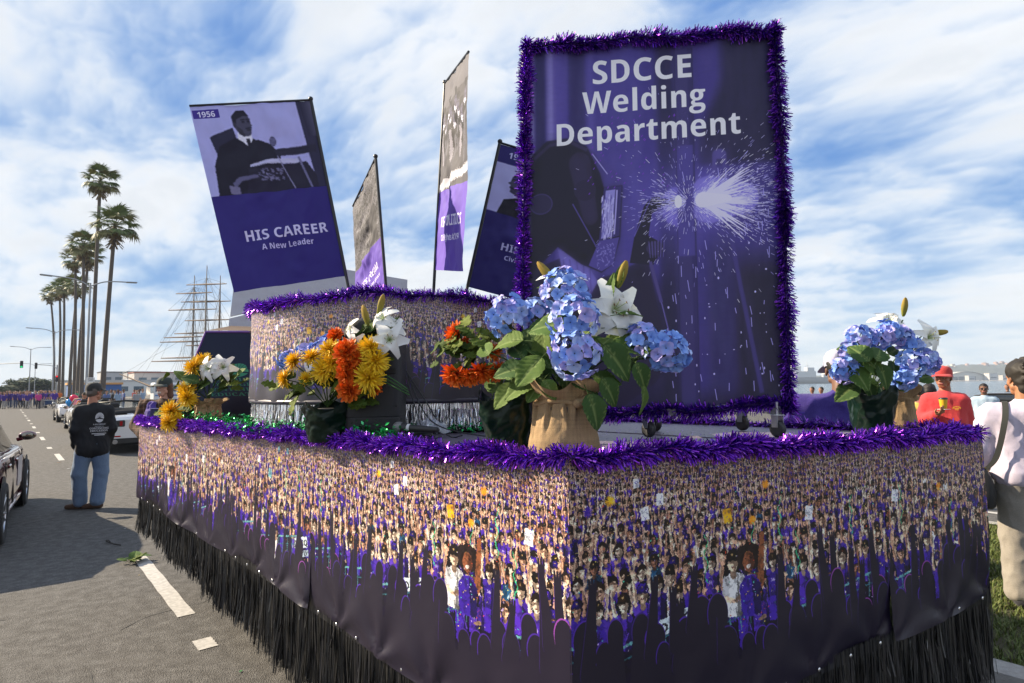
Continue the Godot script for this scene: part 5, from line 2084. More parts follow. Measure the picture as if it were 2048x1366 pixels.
func floret(k: int) -> Mesh:
	var key := "floret%d" % k
	if not blooms.has(key):
		rng.seed = 700 + k
		var s := Shape.new()
		var blue: Color = [Color(0.14, 0.28, 0.72), Color(0.19, 0.34, 0.78), Color(0.24, 0.30, 0.74), Color(0.12, 0.24, 0.68), Color(0.32, 0.46, 0.82)][k % 5]
		var edge: Color = [Color(0.28, 0.43, 0.84), Color(0.40, 0.38, 0.80), Color(0.50, 0.42, 0.78), Color(0.20, 0.36, 0.80), Color(0.46, 0.56, 0.88)][k % 5]
		for e in 4:
			var t := Transform3D(Basis(Vector3.BACK, TAU * e / 4.0 + rng.randf_range(-0.12, 0.12)) * Basis(Vector3.RIGHT, rng.randf_range(0.1, 0.55)), Vector3.ZERO)
			petal(s, t, rng.randf_range(0.026, 0.030), func(v: float) -> float: return 0.0150 * pow(sin(PI * clampf(v * v * 0.55 + v * 0.36 + 0.06, 0, 1)), 0.8), func(v: float) -> float: return 0.004 * v - 0.007 * v * v * v, 0.30, 6, 6, blue, edge, 0.003)
		s.col = Color(0.02, 0.02, 0.05)
		s.ball(Vector3(0, 0, 0.001), Vector3.ONE * 0.0022, Basis(), 6, 4)
		blooms[key] = s.mesh()
	return blooms[key]


func lily() -> Mesh:
	if not blooms.has("lily"):
		rng.seed = 801
		var s := Shape.new()
		for e in 6:
			var t := Transform3D(Basis(Vector3.BACK, TAU * e / 6.0 + rng.randf_range(-0.1, 0.1)) * Basis(Vector3.RIGHT, 0.75 if e % 2 else 0.62), Vector3.ZERO)
			var wide := 0.032 if e % 2 else 0.042
			petal(s, t, rng.randf_range(0.092, 0.105), func(v: float) -> float: return wide * pow(sin(PI * clampf(0.07 + v * 0.83, 0, 1)), 0.85), func(v: float) -> float: return 0.030 * v - 0.012 * v * v - 0.10 * pow(v, 4.0), 0.20, 8, 12, Color(0.42, 0.52, 0.20), Color(0.80, 0.80, 0.76), 0.010)
		for k in s.c.size():
			var f := clampf(s.v[k].length() / 0.045, 0, 1)
			s.c[k] = Color(0.42, 0.52, 0.20).lerp(Color(0.80, 0.80, 0.77), f)
		blooms["lily"] = s.mesh()
		var st := Shape.new()
		for e in 6:
			var a := TAU * (e + 0.4) / 6.0
			var tip := Vector3(cos(a) * 0.028, sin(a) * 0.028, 0.075)
			st.col = Color(0.35, 0.45, 0.14)
			st.tube(PackedVector3Array([Vector3.ZERO, tip * 0.5 + Vector3(0, 0, 0.006), tip]), PackedFloat32Array([0.0012]), 5)
			st.col = Color(0.16, 0.07, 0.02)
			st.ball(tip, Vector3(0.002, 0.006, 0.002), aim(tip), 6, 5)
		blooms["stamens"] = st.mesh()
	return blooms["lily"]


func mum(kind: String) -> Mesh:
	if not blooms.has(kind):
		rng.seed = hash(kind)
		var s := Shape.new()
		var orange := kind.begins_with("orange")
		var daisy := kind.ends_with("daisy")
		var n := 150 if orange else 130
		if daisy:
			n = 90
		for k in n:
			var f := (k + 0.5) / n
			var tilt := acos(lerpf(0.985, -0.42 if not daisy else -0.15, f))
			var t := Transform3D(Basis(Vector3.BACK, k * 2.39996) * Basis(Vector3.RIGHT, PI / 2 - tilt), Vector3.ZERO)
			var l := (rng.randf_range(0.60, 0.74) if orange else rng.randf_range(0.72, 1.05)) * (0.55 + 0.45 * sqrt(f))
			if daisy:
				l *= 1.25
			var h := rng.randf()
			var root := Color(0.55, 0.040, 0.006) if orange else Color(0.70, 0.38, 0.004)
			var tip := (Color(0.82, 0.14, 0.010).lerp(Color(0.88, 0.27, 0.022), h)) if orange else Color(0.86, 0.56, 0.008).lerp(Color(0.90, 0.68, 0.03), h)
			var bend := rng.randf_range(-0.10, 0.30) if orange else rng.randf_range(-0.16, 0.16)
			var side := rng.randf_range(-0.2, 0.2)
			t.basis = t.basis * Basis(Vector3.UP, rng.randf_range(-0.5, 0.5)) * Basis(Vector3.BACK, side)
			var ww := 0.105 if orange else 0.052
			petal(s, t, l, func(v: float) -> float: return ww * pow(sin(PI * clampf(0.10 + 0.82 * v, 0, 1)), 0.7), func(v: float) -> float: return bend * v * v, 0.5, 2, 4, root, tip)
		s.col = Color(0.05, 0.09, 0.02)
		s.ball(Vector3(0, 0, -0.12), Vector3(0.22, 0.22, 0.18), Basis(), 10, 6)
		blooms[kind] = s.mesh()
	return blooms[kind]


func leaf(k: int) -> Mesh:                                   # serrated broad leaf, about 1 long
	var key := "leaf%d" % k
	if not blooms.has(key):
		rng.seed = 900 + k
		var s := Shape.new()
		var droop := rng.randf_range(0.10, 0.34)
		var fold := rng.randf_range(0.10, 0.30)
		var twist := rng.randf_range(-0.25, 0.25)
		var g: Color = [Color(0.055, 0.105, 0.022), Color(0.075, 0.13, 0.026), Color(0.042, 0.085, 0.024), Color(0.09, 0.14, 0.03)][k % 4]
		s.grid(12, 22, func(u: float, v: float) -> Vector3:
			var e := u * 2.0 - 1.0
			var w := 0.36 * pow(sin(PI * pow(clampf(v, 0.0, 1.0), 0.78)), 0.75) + 0.004
			var tooth := 1.0 + 0.07 * (fposmod(v * 13.0, 1.0) - 0.5) * smoothstep(0.55, 1.0, absf(e)) * 2.0
			var vein := 0.020 * absf(sin((v - absf(e) * 0.24) * 7.5 * PI)) * smoothstep(0.04, 0.2, absf(e))
			var z := fold * absf(e) * w - droop * v * v + vein + 0.02 * sin(v * 9.0 + e * 3.0) * e * e
			return Vector3(e * w * tooth, v, z).rotated(Vector3.UP, twist * v))
		for q in s.c.size():
			var u := float(q % 13) / 12.0
			var v := float(q / 13) / 22.0
			var e := absf(u * 2.0 - 1.0)
			var f := fposmod((v - e * 0.24) * 7.5, 1.0)
			var mid := e < 0.09 or (f < 0.10 or f > 0.93)
			s.c[q] = g.lerp(Color(0.20, 0.26, 0.09), 0.7) if mid else g * (0.92 + 0.16 * randf_k(q * 3 + k))
		s.col = Color(0.07, 0.11, 0.03)
		s.tube(PackedVector3Array([Vector3(0, -0.28, -0.04), Vector3(0, 0, -0.004), Vector3(0, 0.35, 0.0)]), PackedFloat32Array([0.016, 0.013, 0.006]), 5)
		blooms[key] = s.mesh()
	return blooms[key]


func lobed(k: int) -> Mesh:                                  # deeply cut leaf of a chrysanthemum, about 1 long
	var key := "lobed%d" % k
	if not blooms.has(key):
		rng.seed = 950 + k
		var s := Shape.new()
		var droop := rng.randf_range(0.0, 0.35)
		var g: Color = [Color(0.045, 0.075, 0.012), Color(0.07, 0.10, 0.014), Color(0.10, 0.13, 0.018)][k % 3]
		s.grid(6, 20, func(u: float, v: float) -> Vector3:
			var e := u * 2.0 - 1.0
			var w := 0.34 * pow(sin(PI * pow(clampf(v, 0, 1), 0.9)), 0.7) * (0.55 + 0.55 * absf(sin(v * PI * 3.6 + 0.4))) + 0.012
			return Vector3(e * w, v + 0.10 * absf(e) * w, 0.22 * absf(e) * w - droop * v * v + 0.03 * sin(v * 12 + e * 4)))
		for q in s.c.size():
			s.c[q] = g * (0.85 + 0.35 * randf_k(q + k * 77))
		blooms[key] = s.mesh()
	return blooms[key]


func bud() -> Mesh:
	if not blooms.has("bud"):
		var s := Shape.new()
		var first := 0
		s.lathe(PackedVector2Array([Vector2(0.004, 0), Vector2(0.010, 0.012), Vector2(0.0155, 0.04), Vector2(0.0165, 0.062), Vector2(0.0125, 0.088), Vector2(0.005, 0.104), Vector2(0.0, 0.107)]), Transform3D(Basis(Vector3.RIGHT, PI / 2), Vector3.ZERO), 12)
		for k in range(first, s.v.size()):
			s.c[k] = Color(0.17, 0.19, 0.03).lerp(Color(0.34, 0.22, 0.045), clampf(s.v[k].z / 0.10, 0, 1))
			var a := atan2(s.v[k].y, s.v[k].x)
			s.v[k] += Vector3(cos(a), sin(a), 0) * 0.0018 * cos(a * 3.0)
		blooms["bud"] = s.mesh()
	return blooms["bud"]


func fabric_mats() -> Array:
	var silk := leafy("silk_petal", Color.WHITE, 0.62, Color(0.35, 0.35, 0.40))
	var green := leafy("silk_leaf", Color.WHITE, 0.72, Color(0.14, 0.19, 0.03))
	green.metallic_specular = 0.3
	bumps(green, 33, 0.25, 0.2, Vector3(20, 20, 20), 256)
	var vivid := leafy("mum_petal", Color.WHITE, 0.6, Color(0.40, 0.30, 0.16))
	var white := leafy("lily_petal", Color.WHITE, 0.55, Color(0.42, 0.44, 0.38))
	return [silk, green, vivid, white]


func hydrangea(t: Node3D, where: Vector3, r: float, face: Vector3, n: int, seed_: int, whole := 0.2) -> void:
	rng.seed = seed_
	var m := fabric_mats()
	var o := where - t.position
	var core := Shape.new()
	var q := aim(face)
	core.col = Color(0.10, 0.12, 0.05)
	for k in 9:
		var d := q * Vector3(rng.randfn() * 0.6, rng.randfn() * 0.6, 0.8).normalized()
		core.tube(PackedVector3Array([Vector3(0, -r * 0.8, 0) - q.z * r * 0.4, d * r * 0.3, d * r * 0.9]), PackedFloat32Array([0.0022, 0.0016, 0.001]), 5)
	var head := part("hydrangea_head", core, m[1], t, Transform3D(Basis(), o))
	n = int(n * 1.12)
	for k in n:
		var c := 1.0 - (k + 0.5) / n * (1.0 + whole)
		var a := k * 2.39996 + seed_
		var sn := sqrt(maxf(0.0, 1.0 - c * c))
		var d := q * Vector3(cos(a) * sn, sin(a) * sn, c)
		var p := d * r * rng.randf_range(0.78, 1.08)
		var b := aim((d + Vector3(rng.randfn(), rng.randfn(), rng.randfn()) * 0.28).normalized(), rng.randf() * TAU)
		part("floret", floret(rng.randi() % 5), m[0], head, Transform3D(b.scaled(Vector3.ONE * rng.randf_range(0.80, 1.08)), p))


func put(t: Node3D, called: String, mesh: Mesh, m: Material, where: Vector3, b: Basis, size: float) -> MeshInstance3D:
	return part(called, mesh, m, t, Transform3D(b.scaled(Vector3.ONE * size), where - t.position))


func put_lily(t: Node3D, where: Vector3, face: Vector3, size := 1.0, roll := 0.0) -> void:
	var l := put(t, "lily", lily(), fabric_mats()[3], where, aim(face, roll), size)
	part("stamens", blooms["stamens"], fabric_mats()[2], l)


func stems(t: Node3D, foot: Vector3, ends: Array, r := 0.0028) -> void:
	for e: Vector3 in ends:
		var s := Shape.new()
		s.col = Color(0.05, 0.09, 0.02)
		var mid := foot.lerp(e, 0.55) + Vector3(0, 0.03, 0)
		s.tube(along([foot - t.position, mid - t.position, e - t.position], 0.03), PackedFloat32Array([r]), 6)
		part("stem", s, fabric_mats()[1], t)


func burlap() -> StandardMaterial3D:
	if mats.has("burlap"):
		return mats["burlap"]
	var m := mat("burlap", Color.WHITE, 0.95)
	var im := Image.create_empty(256, 256, false, Image.FORMAT_RGB8)
	var hm := Image.create_empty(256, 256, false, Image.FORMAT_RGB8)
	rng.seed = 5
	var jx := PackedFloat32Array()
	for k in 64:
		jx.append(rng.randf_range(0.75, 1.15))
	for y in 256:
		for x in 256:
			var wx := x / 8
			var wy := y / 8
			var over := (wx + wy) % 2 == 0
			var fx := absf(sin(PI * fposmod(x / 8.0, 1.0)))
			var fy := absf(sin(PI * fposmod(y / 8.0, 1.0)))
			var hgt := fx if over else fy
			var g: float = jx[wx if over else wy + 32] * (0.62 + 0.42 * hgt)
			im.set_pixel(x, y, (Color(0.47, 0.315, 0.165) * g).linear_to_srgb())
			hm.set_pixel(x, y, Color(hgt, hgt, hgt))
	m.albedo_texture = ImageTexture.create_from_image(im)
	hm.bump_map_to_normal_map(6.0)
	m.normal_enabled = true
	m.normal_texture = ImageTexture.create_from_image(hm)
	m.normal_scale = 0.8
	m.uv1_triplanar = true
	m.uv1_scale = Vector3(11, 11, 11)
	return m


func burlap_pot(t: Node3D, o: Vector3, r: float, h: float, seed_: int, knot_at: float) -> void:
	var base := o - t.position
	var nz := FastNoiseLite.new()
	nz.seed = seed_
	nz.frequency = 1.6
	var s := Shape.new()
	s.grid(120, 40, func(u: float, v: float) -> Vector3:
		var a := PI / 2 - TAU * u
		var rr: float
		var y := v * h * 1.32
		if v < 0.75:
			var f := v / 0.75
			rr = r * lerpf(1.06, 0.86, smoothstep(0.1, 1.0, f))
			for e in 11:
				var ca := TAU * (e + 0.35 * sin(e * 5.3 + seed_)) / 11.0 + 0.22 * sin(e * 2.9 + seed_) * (1.0 - f)
				var da := wrapf(a - ca, -PI, PI)
				var deep := smoothstep(0.05 + 0.4 * randf_k(e + seed_ * 7), 1.0, f)
				rr += r * deep * (0.10 * exp(-pow((da - 0.10) / 0.10, 2)) - 0.15 * exp(-pow(da / 0.055, 2)))
			rr *= 1.0 + 0.03 * nz.get_noise_2d(a * 1.3, y * 9.0)
		else:
			var f := (v - 0.75) / 0.25
			rr = r * (0.80 + 0.42 * f) + r * 0.24 * f * sin(a * 5.0 + 2.0 * sin(a) + seed_) + r * 0.07 * sin(a * 13.0) * f
			y = h * (0.99 + (0.30 + 0.10 * sin(a * 5.0 + seed_)) * f)
		return base + Vector3(cos(a) * rr, y, sin(a) * rr))
	part("burlap_wrap", s, burlap(), t)
	var inner := Shape.new()
	inner.lathe(PackedVector2Array([Vector2(r * 0.8, 0.01), Vector2(r * 0.8, h * 0.9), Vector2(0, h * 0.92)]), Transform3D(Basis(), base), 20)
	part("pot", inner, mat("pot_dark", lin(0.02, 0.02, 0.018), 0.6), t)
	var k := Shape.new()
	var ring: Array = []
	for e in 25:
		var a := knot_at + 0.2 + TAU * e / 24.0
		var rr := r * (0.84 + 0.03 * sin(a * 7.0))
		ring.append(base + Vector3(cos(a) * rr, h * (0.98 + 0.03 * sin(a * 3.0 + seed_)), sin(a) * rr))
	k.tube(along(ring, 0.012), PackedFloat32Array([r * 0.075]), 8)
	var d := Vector3(cos(knot_at - 0.25), 0, sin(knot_at - 0.25))
	var x := d.cross(Vector3.UP)
	var c := base + d * r * 0.88 + Vector3.UP * h * 1.0
	k.tube(along([c + x * r * 0.22 + Vector3.DOWN * 0.014, c + d * 0.014 + x * r * 0.05, c + d * 0.016 - x * r * 0.12 + Vector3.UP * 0.012, c - x * r * 0.25 + Vector3.UP * 0.004], 0.008), PackedFloat32Array([r * 0.08, r * 0.12, r * 0.14, r * 0.15, r * 0.14, r * 0.10, r * 0.07]), 10)
	var tail := Shape.new()
	tail.grid(8, 8, func(u: float, v: float) -> Vector3: return c + d * (0.012 + 0.010 * sin(v * 3.0) + 0.012 * sin(u * 9.0) * v) + x * r * ((u - 0.5) * (0.25 + 0.45 * v) - 0.05 - 0.25 * v) + Vector3.UP * (0.01 + 0.42 * r * v))
	part("bow_end", tail, burlap(), t)
	part("knot", k, burlap(), t)


func plastic_pot(t: Node3D, o: Vector3, r0: float, r1: float, h: float, seed_: int) -> void:
	var base := o - t.position
	var nz := FastNoiseLite.new()
	nz.seed = seed_
	nz.frequency = 2.2
	var s := Shape.new()
	s.grid(84, 26, func(u: float, v: float) -> Vector3:
		var a := PI / 2 - TAU * u
		var rr := lerpf(r0, r1, pow(v, 0.9)) * (1.0 + 0.10 * v * sin(a * 4.0 + seed_) + 0.16 * nz.get_noise_3d(cos(a) * 0.5, v * 0.9, sin(a) * 0.5) + 0.03 * absf(nz.get_noise_3d(cos(a) * 1.6, v * 1.2, sin(a) * 1.6)))
		return base + Vector3(cos(a) * rr, v * h * (1.0 + 0.12 * sin(a * 3.0 + seed_) * v), sin(a) * rr))
	var m := mat("green_plastic", lin(0.003, 0.014, 0.008), 0.30)
	m.metallic_specular = 0.35
	part("plastic_wrap", s, m, t)
	var inner := Shape.new()
	inner.lathe(PackedVector2Array([Vector2(r0 * 0.8, 0.01), Vector2(r0 * 0.9, h * 0.9), Vector2(0, h * 0.9)]), Transform3D(Basis(), base), 20)
	part("pot", inner, mat("pot_dark"), t)


func greens(t: Node3D, foot: Vector3, middle: Vector3, spread: Vector3, n: int, size: float, cut: bool, seed_: int) -> void:
	rng.seed = seed_
	for k in n:
		var p := middle + Vector3(rng.randfn() * spread.x, rng.randfn() * spread.y, rng.randfn() * spread.z)
		var d := (p - foot).normalized()
		var face := (Vector3(rng.randfn() * 0.6, 0.55, 0.6) + Vector3(-0.4, 0, 0)).normalized()
		var y := (d - face * d.dot(face)).normalized()
		var b := Basis(y.cross(face), y, face)
		put(t, "leaf", lobed(rng.randi() % 3) if cut else leaf(rng.randi() % 8), fabric_mats()[1], p, b, size * rng.randf_range(0.7, 1.2))


func leaf_at(t: Node3D, px: float, py: float, d: float, size: float, turn: float, face: Vector3, k: int) -> void:   # turn: which way the tip points in the upright plane, 0 up, clockwise
	var f := face.normalized()
	var y := Vector3(sin(turn), cos(turn), 0)
	y = (y - f * y.dot(f)).normalized()
	var b := Basis(y.cross(f), y, f)
	var p := at(px, py, d) - y * size * 0.5
	put(t, "leaf", leaf(k), fabric_mats()[1], p, b, size)


func flowers() -> void:
	var m := fabric_mats()
	# --- the large arrangement at the near corner
	var o := at(1128, 893, 2.10)
	o.y = RIM - 0.02
	var t := thing("flower_arrangement", "largest arrangement of blue hydrangeas, white lilies and orange mums in burlap at the near corner", "flowers", o, 0, "flower arrangements on the float")
	burlap_pot(t, o, 0.117, 0.195, 2, PI * 0.42)
	var top := o + Vector3(0, 0.22, 0)
	hydrangea(t, at(1150, 640, 1.99), 0.078, Vector3(-0.1, 0.35, 1), 30, 1)
	hydrangea(t, at(1148, 706, 1.97), 0.078, Vector3(0, -0.25, 1), 30, 2)
	hydrangea(t, at(1128, 588, 2.08), 0.082, Vector3(0, 0.75, 0.8), 30, 3)
	hydrangea(t, at(1018, 640, 2.26), 0.080, Vector3(-0.3, 0.9, 0.5), 28, 4)
	hydrangea(t, at(1075, 632, 2.28), 0.060, Vector3(0.1, 0.8, 0.6), 18, 5)
	hydrangea(t, at(1332, 704, 2.06), 0.066, Vector3(0.4, 0.1, 1), 26, 6)
	hydrangea(t, at(1286, 684, 2.10), 0.058, Vector3(-0.1, 0.6, 0.8), 18, 7)
	put_lily(t, at(1226, 622, 2.14), Vector3(0.25, 0.05, 1), 0.98, 0.3)
	put_lily(t, at(1128, 574, 2.20), Vector3(0.05, 0.75, 0.6), 0.85)
	put_lily(t, at(1250, 660, 2.17), Vector3(0.6, -0.1, 0.8), 0.8, 0.6)
	put_lily(t, at(1196, 640, 2.20), Vector3(-0.35, 0.3, 0.9), 0.85, 0.8)
	put(t, "lily_bud", bud(), m[1], at(1110, 566, 2.15), aim(Vector3(-0.055, 0.07, 0.0)), 0.95)
	put(t, "lily_bud", bud(), m[1], at(1236, 576, 2.12), aim(Vector3(0.03, 0.09, 0.0)), 0.98)
	for q: Array in [[1108, 560, 2.15, 0.10, -0.6, Vector3(0.4, 0.2, 1)], [1221, 575, 2.12, 0.12, 0.15, Vector3(-0.6, 0.1, 1)], [1262, 628, 2.11, 0.10, 1.2, Vector3(0.1, 0.9, 0.6)], [1246, 657, 2.11, 0.10, 1.5, Vector3(0.1, 0.9, 0.5)], [1240, 548, 2.115, 0.10, 0.3, Vector3(-0.5, 0.0, 1)], [1092, 572, 2.15, 0.07, -1.4, Vector3(0, 0.9, 0.5)]]:
		var f: Vector3 = q[5]
		f = f.normalized()
		var y := Vector3(sin(q[4]), cos(q[4]), 0)
		y = (y - f * y.dot(f)).normalized()
		put(t, "narrow_leaf", leaf(1), m[1], at(q[0], q[1], q[2]) - y * float(q[3]) * 0.5, Basis(y.cross(f) * 0.45, y, f), q[3])
	for q: Array in [[1096, 648, 2.03, 0.155, -1.25, Vector3(-0.2, 0.55, 0.8), 0], [1057, 742, 2.02, 0.135, -2.5, Vector3(-0.25, 0.5, 0.8), 1], [1012, 682, 2.14, 0.14, -1.1, Vector3(-0.3, 0.7, 0.6), 3], [1062, 690, 2.14, 0.14, 2.6, Vector3(-0.4, 0.3, 0.8), 2], [1086, 697, 2.10, 0.13, 2.9, Vector3(-0.7, 0.2, 0.7), 7], [1018, 740, 2.08, 0.12, -1.6, Vector3(-0.1, 0.6, 0.7), 2],
		[1236, 722, 1.99, 0.145, 2.5, Vector3(0.2, 0.35, 0.9), 2], [1262, 693, 2.06, 0.14, 1.35, Vector3(0.1, 0.8, 0.5), 0], [1284, 752, 2.02, 0.10, 2.7, Vector3(0.3, 0.2, 0.9), 2], [1232, 682, 2.10, 0.12, 0.9, Vector3(-0.6, 0.5, 0.6), 3], [1222, 784, 1.98, 0.11, 2.5, Vector3(0.4, 0.2, 0.9), 6], [1190, 822, 1.95, 0.12, 2.9, Vector3(0.3, 0.3, 0.9), 2], [1215, 758, 2.02, 0.10, 1.9, Vector3(0, 0.6, 0.7), 4], [1100, 778, 1.98, 0.075, 2.6, Vector3(-0.1, 0.3, 1), 5],
		[1038, 772, 2.06, 0.13, -2.0, Vector3(-0.2, 0.6, 0.7), 3], [1008, 790, 2.10, 0.11, -2.3, Vector3(-0.2, 0.5, 0.8), 3], [1070, 780, 2.04, 0.10, -2.6, Vector3(-0.3, 0.5, 0.8), 1], [1080, 650, 2.16, 0.12, -0.3, Vector3(-0.5, 0.4, 0.8), 2], [1180, 690, 2.08, 0.12, 0.6, Vector3(-0.2, 0.4, 0.9), 6], [1310, 690, 2.04, 0.09, 0.8, Vector3(-0.4, 0.5, 0.7), 4], [1290, 800, 1.99, 0.10, 3.05, Vector3(0.8, 0.1, 0.5), 5], [1170, 770, 2.0, 0.10, 2.0, Vector3(0.1, 0.7, 0.6), 2], [1130, 745, 2.08, 0.12, 3.0, Vector3(-0.1, 0.3, 0.9), 6], [1085, 740, 2.10, 0.12, -2.8, Vector3(-0.3, 0.3, 0.9), 2]]:
		leaf_at(t, q[0], q[1], q[2], q[3], q[4], q[5], q[6])
	for q: Array in [[914, 672, 2.32, 0.075, Vector3(-0.9, 0.15, 0.4), "orange_daisy"], [912, 748, 2.28, 0.078, Vector3(-0.35, -0.75, 0.5), "orange_daisy"], [962, 742, 2.26, 0.070, Vector3(0.05, -0.8, 0.55), "orange_daisy"], [994, 742, 2.25, 0.055, Vector3(0.4, -0.5, 0.6), "orange_daisy"], [984, 705, 2.3, 0.05, Vector3(0.3, 0.3, 0.8), "orange_daisy"], [938, 752, 2.27, 0.06, Vector3(-0.1, -0.7, 0.6), "orange_daisy"], [930, 690, 2.34, 0.05, Vector3(-0.6, 0.4, 0.6), "orange_daisy"]]:
		put(t, "orange_mum", mum(q[5]), m[2], at(q[0], q[1], q[2]), aim(q[4]), q[3] * 0.98)
	greens(t, at(1050, 760, 2.2), at(962, 704, 2.28), Vector3(0.060, 0.045, 0.03), 34, 0.075, true, 41)
	greens(t, at(1050, 760, 2.2), at(930, 718, 2.28), Vector3(0.03, 0.035, 0.03), 14, 0.06, true, 42)
	greens(t, o, at(1120, 735, 2.10), Vector3(0.12, 0.05, 0.03), 16, 0.10, false, 43)
	stems(t, top, [at(1150, 650, 2.02), at(1128, 600, 2.10), at(1018, 650, 2.28), at(1075, 640, 2.29), at(1328, 712, 2.08), at(1286, 690, 2.12), at(1226, 622, 2.15), at(1128, 585, 2.21), at(1236, 578, 2.12), at(914, 690, 2.32), at(915, 735, 2.30), at(962, 732, 2.28), at(1005, 690, 2.2)])
	# --- the dark plastic pot just behind it
	var o1 := at(1020, 872, 2.32)
	o1.y = RIM - 0.02
	var t1 := thing("wrapped_pot", "dark green plastic wrapped pot beside the large burlap arrangement", "pot", o1)
	plastic_pot(t1, o1, 0.085, 0.125, 0.22, 4)
	greens(t1, o1, o1 + Vector3(0, 0.24, 0), Vector3(0.07, 0.02, 0.05), 9, 0.10, false, 44)
	# --- yellow and orange mums before the loudspeaker
	var o2 := at(655, 872, 2.86)
	o2.y = RIM - 0.02
	var t2 := thing("flower_arrangement", "arrangement of yellow spider mums and stacked orange mums before the loudspeaker", "flowers", o2, 0, "flower arrangements on the float")
	plastic_pot(t2, o2, 0.085, 0.115, 0.17, 7)
	var top2 := o2 + Vector3(0, 0.16, 0)
	var ys: Array = [[589, 722, 0.070, Vector3(-0.7, 0.5, 0.5)], [570, 757, 0.062, Vector3(-0.9, 0.0, 0.4)], [624, 714, 0.066, Vector3(-0.3, 0.8, 0.5)], [659, 698, 0.066, Vector3(0, 0.6, 0.8)], [650, 741, 0.085, Vector3(-0.1, 0.0, 1)], [666, 727, 0.075, Vector3(0.2, 0.3, 0.9)], [612, 757, 0.045, Vector3(-0.2, 0.3, 0.9)], [743, 696, 0.080, Vector3(0.1, 0.3, 1)], [751, 722, 0.085, Vector3(0.4, 0.1, 0.9)], [738, 755, 0.098, Vector3(0, 0, 1)], [716, 738, 0.05, Vector3(0.3, 0, 0.9)], [722, 700, 0.05, Vector3(-0.2, 0.3, 0.9)]]
	for q: Array in ys:
		put(t2, "yellow_mum", mum("yellow_a" if int(q[0]) % 2 else "yellow_b"), m[2], at(q[0], q[1], 2.80 - 0.08 * (float(q[0]) - 560) / 200.0), aim(q[3], float(q[0])), float(q[2]) * 0.98)
	for q: Array in [[694, 703, 0.082, Vector3(-0.2, 0.3, 1)], [697, 728, 0.070, Vector3(-0.3, 0, 1)], [693, 750, 0.066, Vector3(-0.4, 0, 1)], [698, 781, 0.076, Vector3(-0.2, -0.2, 1)], [671, 672, 0.056, Vector3(-0.5, 0.4, 0.8)], [748, 777, 0.055, Vector3(0.3, -0.3, 0.9)], [712, 715, 0.05, Vector3(0.3, 0.2, 1)]]:
		put(t2, "orange_mum", mum("orange_pom"), m[2], at(q[0], q[1], 2.72 + (0.10 if int(q[0]) == 671 or int(q[0]) == 748 else 0.0)), aim(q[3], float(q[1])), float(q[2]) * 1.18)
	hydrangea(t2, at(580, 722, 2.93), 0.045, Vector3(-0.5, 0.7, 0.5), 12, 11)
	hydrangea(t2, at(614, 712, 2.93), 0.052, Vector3(-0.2, 0.8, 0.5), 14, 12)
	hydrangea(t2, at(642, 704, 2.92), 0.05, Vector3(0, 0.8, 0.6), 14, 13)
	hydrangea(t2, at(656, 690, 2.95), 0.04, Vector3(0, 0.8, 0.6), 10, 14)
	for q: Array in [[770, 640, 2.78, Vector3(-0.5, 0.5, 0.7), 0.66, 0.1], [779, 680, 2.74, Vector3(0.2, 0.0, 1), 0.74, 0.5], [707, 658, 2.80, Vector3(-0.8, 0.2, 0.5), 0.52, 0.3], [714, 684, 2.78, Vector3(-0.3, -0.3, 0.8), 0.48, 0.2], [782, 657, 2.77, Vector3(0.5, 0.3, 0.8), 0.62, 0.2]]:
		put_lily(t2, at(q[0], q[1], q[2]), q[3], q[4], q[5])
	put(t2, "lily_bud", bud(), m[1], at(737, 652, 2.77), aim(Vector3(-0.25, 1, 0.1)), 0.95)
	put(t2, "lily_bud", bud(), m[1], at(757, 630, 2.80), aim(Vector3(0.25, 1, 0)), 0.95)
	greens(t2, top2, at(630, 775, 2.82), Vector3(0.08, 0.035, 0.03), 30, 0.085, true, 45)
	greens(t2, top2, at(668, 790, 2.80), Vector3(0.05, 0.03, 0.03), 14, 0.09, true, 46)
	greens(t2, top2, at(728, 710, 2.79), Vector3(0.05, 0.06, 0.02), 14, 0.08, true, 47)
	greens(t2, top2, at(745, 672, 2.80), Vector3(0.04, 0.03, 0.02), 9, 0.085, false, 48)
	stems(t2, top2, [at(589, 730, 2.82), at(574, 760, 2.82), at(626, 722, 2.84), at(650, 745, 2.84), at(694, 712, 2.78), at(743, 705, 2.78), at(738, 760, 2.76), at(775, 645, 2.80), at(737, 655, 2.78), at(758, 632, 2.81), at(698, 780, 2.78)])
	for k in 3:
		var s := Shape.new()
		s.col = Color(0.05, 0.12, 0.04)
		s.tube(along([at(748, 738 + k * 6, 2.78) - o2, at(785, 758 + k * 7, 2.74) - o2, at(815 + k * 2, 778 + k * 6, 2.70) - o2], 0.03), PackedFloat32Array([0.0032]), 6)
		part("stem", s, m[1], t2)
	# --- the small burlap pot at the left end
	var o3 := at(416, 840, 4.42)
	o3.y = RIM - 0.02
	var t3 := thing("flower_arrangement", "small burlap pot with yellow mums and white lilies at the left end before the lectern", "flowers", o3, 0, "flower arrangements on the float")
	burlap_pot(t3, o3, 0.095, 0.135, 5, PI * 0.5)
	var top3 := o3 + Vector3(0, 0.17, 0)
	for q: Array in [[388, 735, 4.36, 0.095, Vector3(-0.5, 0.2, 0.8)], [406, 722, 4.45, 0.085, Vector3(0, 0.6, 0.8)], [371, 781, 4.34, 0.09, Vector3(-0.5, 0.1, 0.9)], [382, 770, 4.40, 0.075, Vector3(-0.2, 0.5, 0.8)], [376, 796, 4.30, 0.085, Vector3(-0.2, -0.2, 1)]]:
		put(t3, "yellow_mum", mum("yellow_b"), m[2], at(q[0], q[1], q[2]), aim(q[4], float(q[1])), float(q[3]) * 1.05)
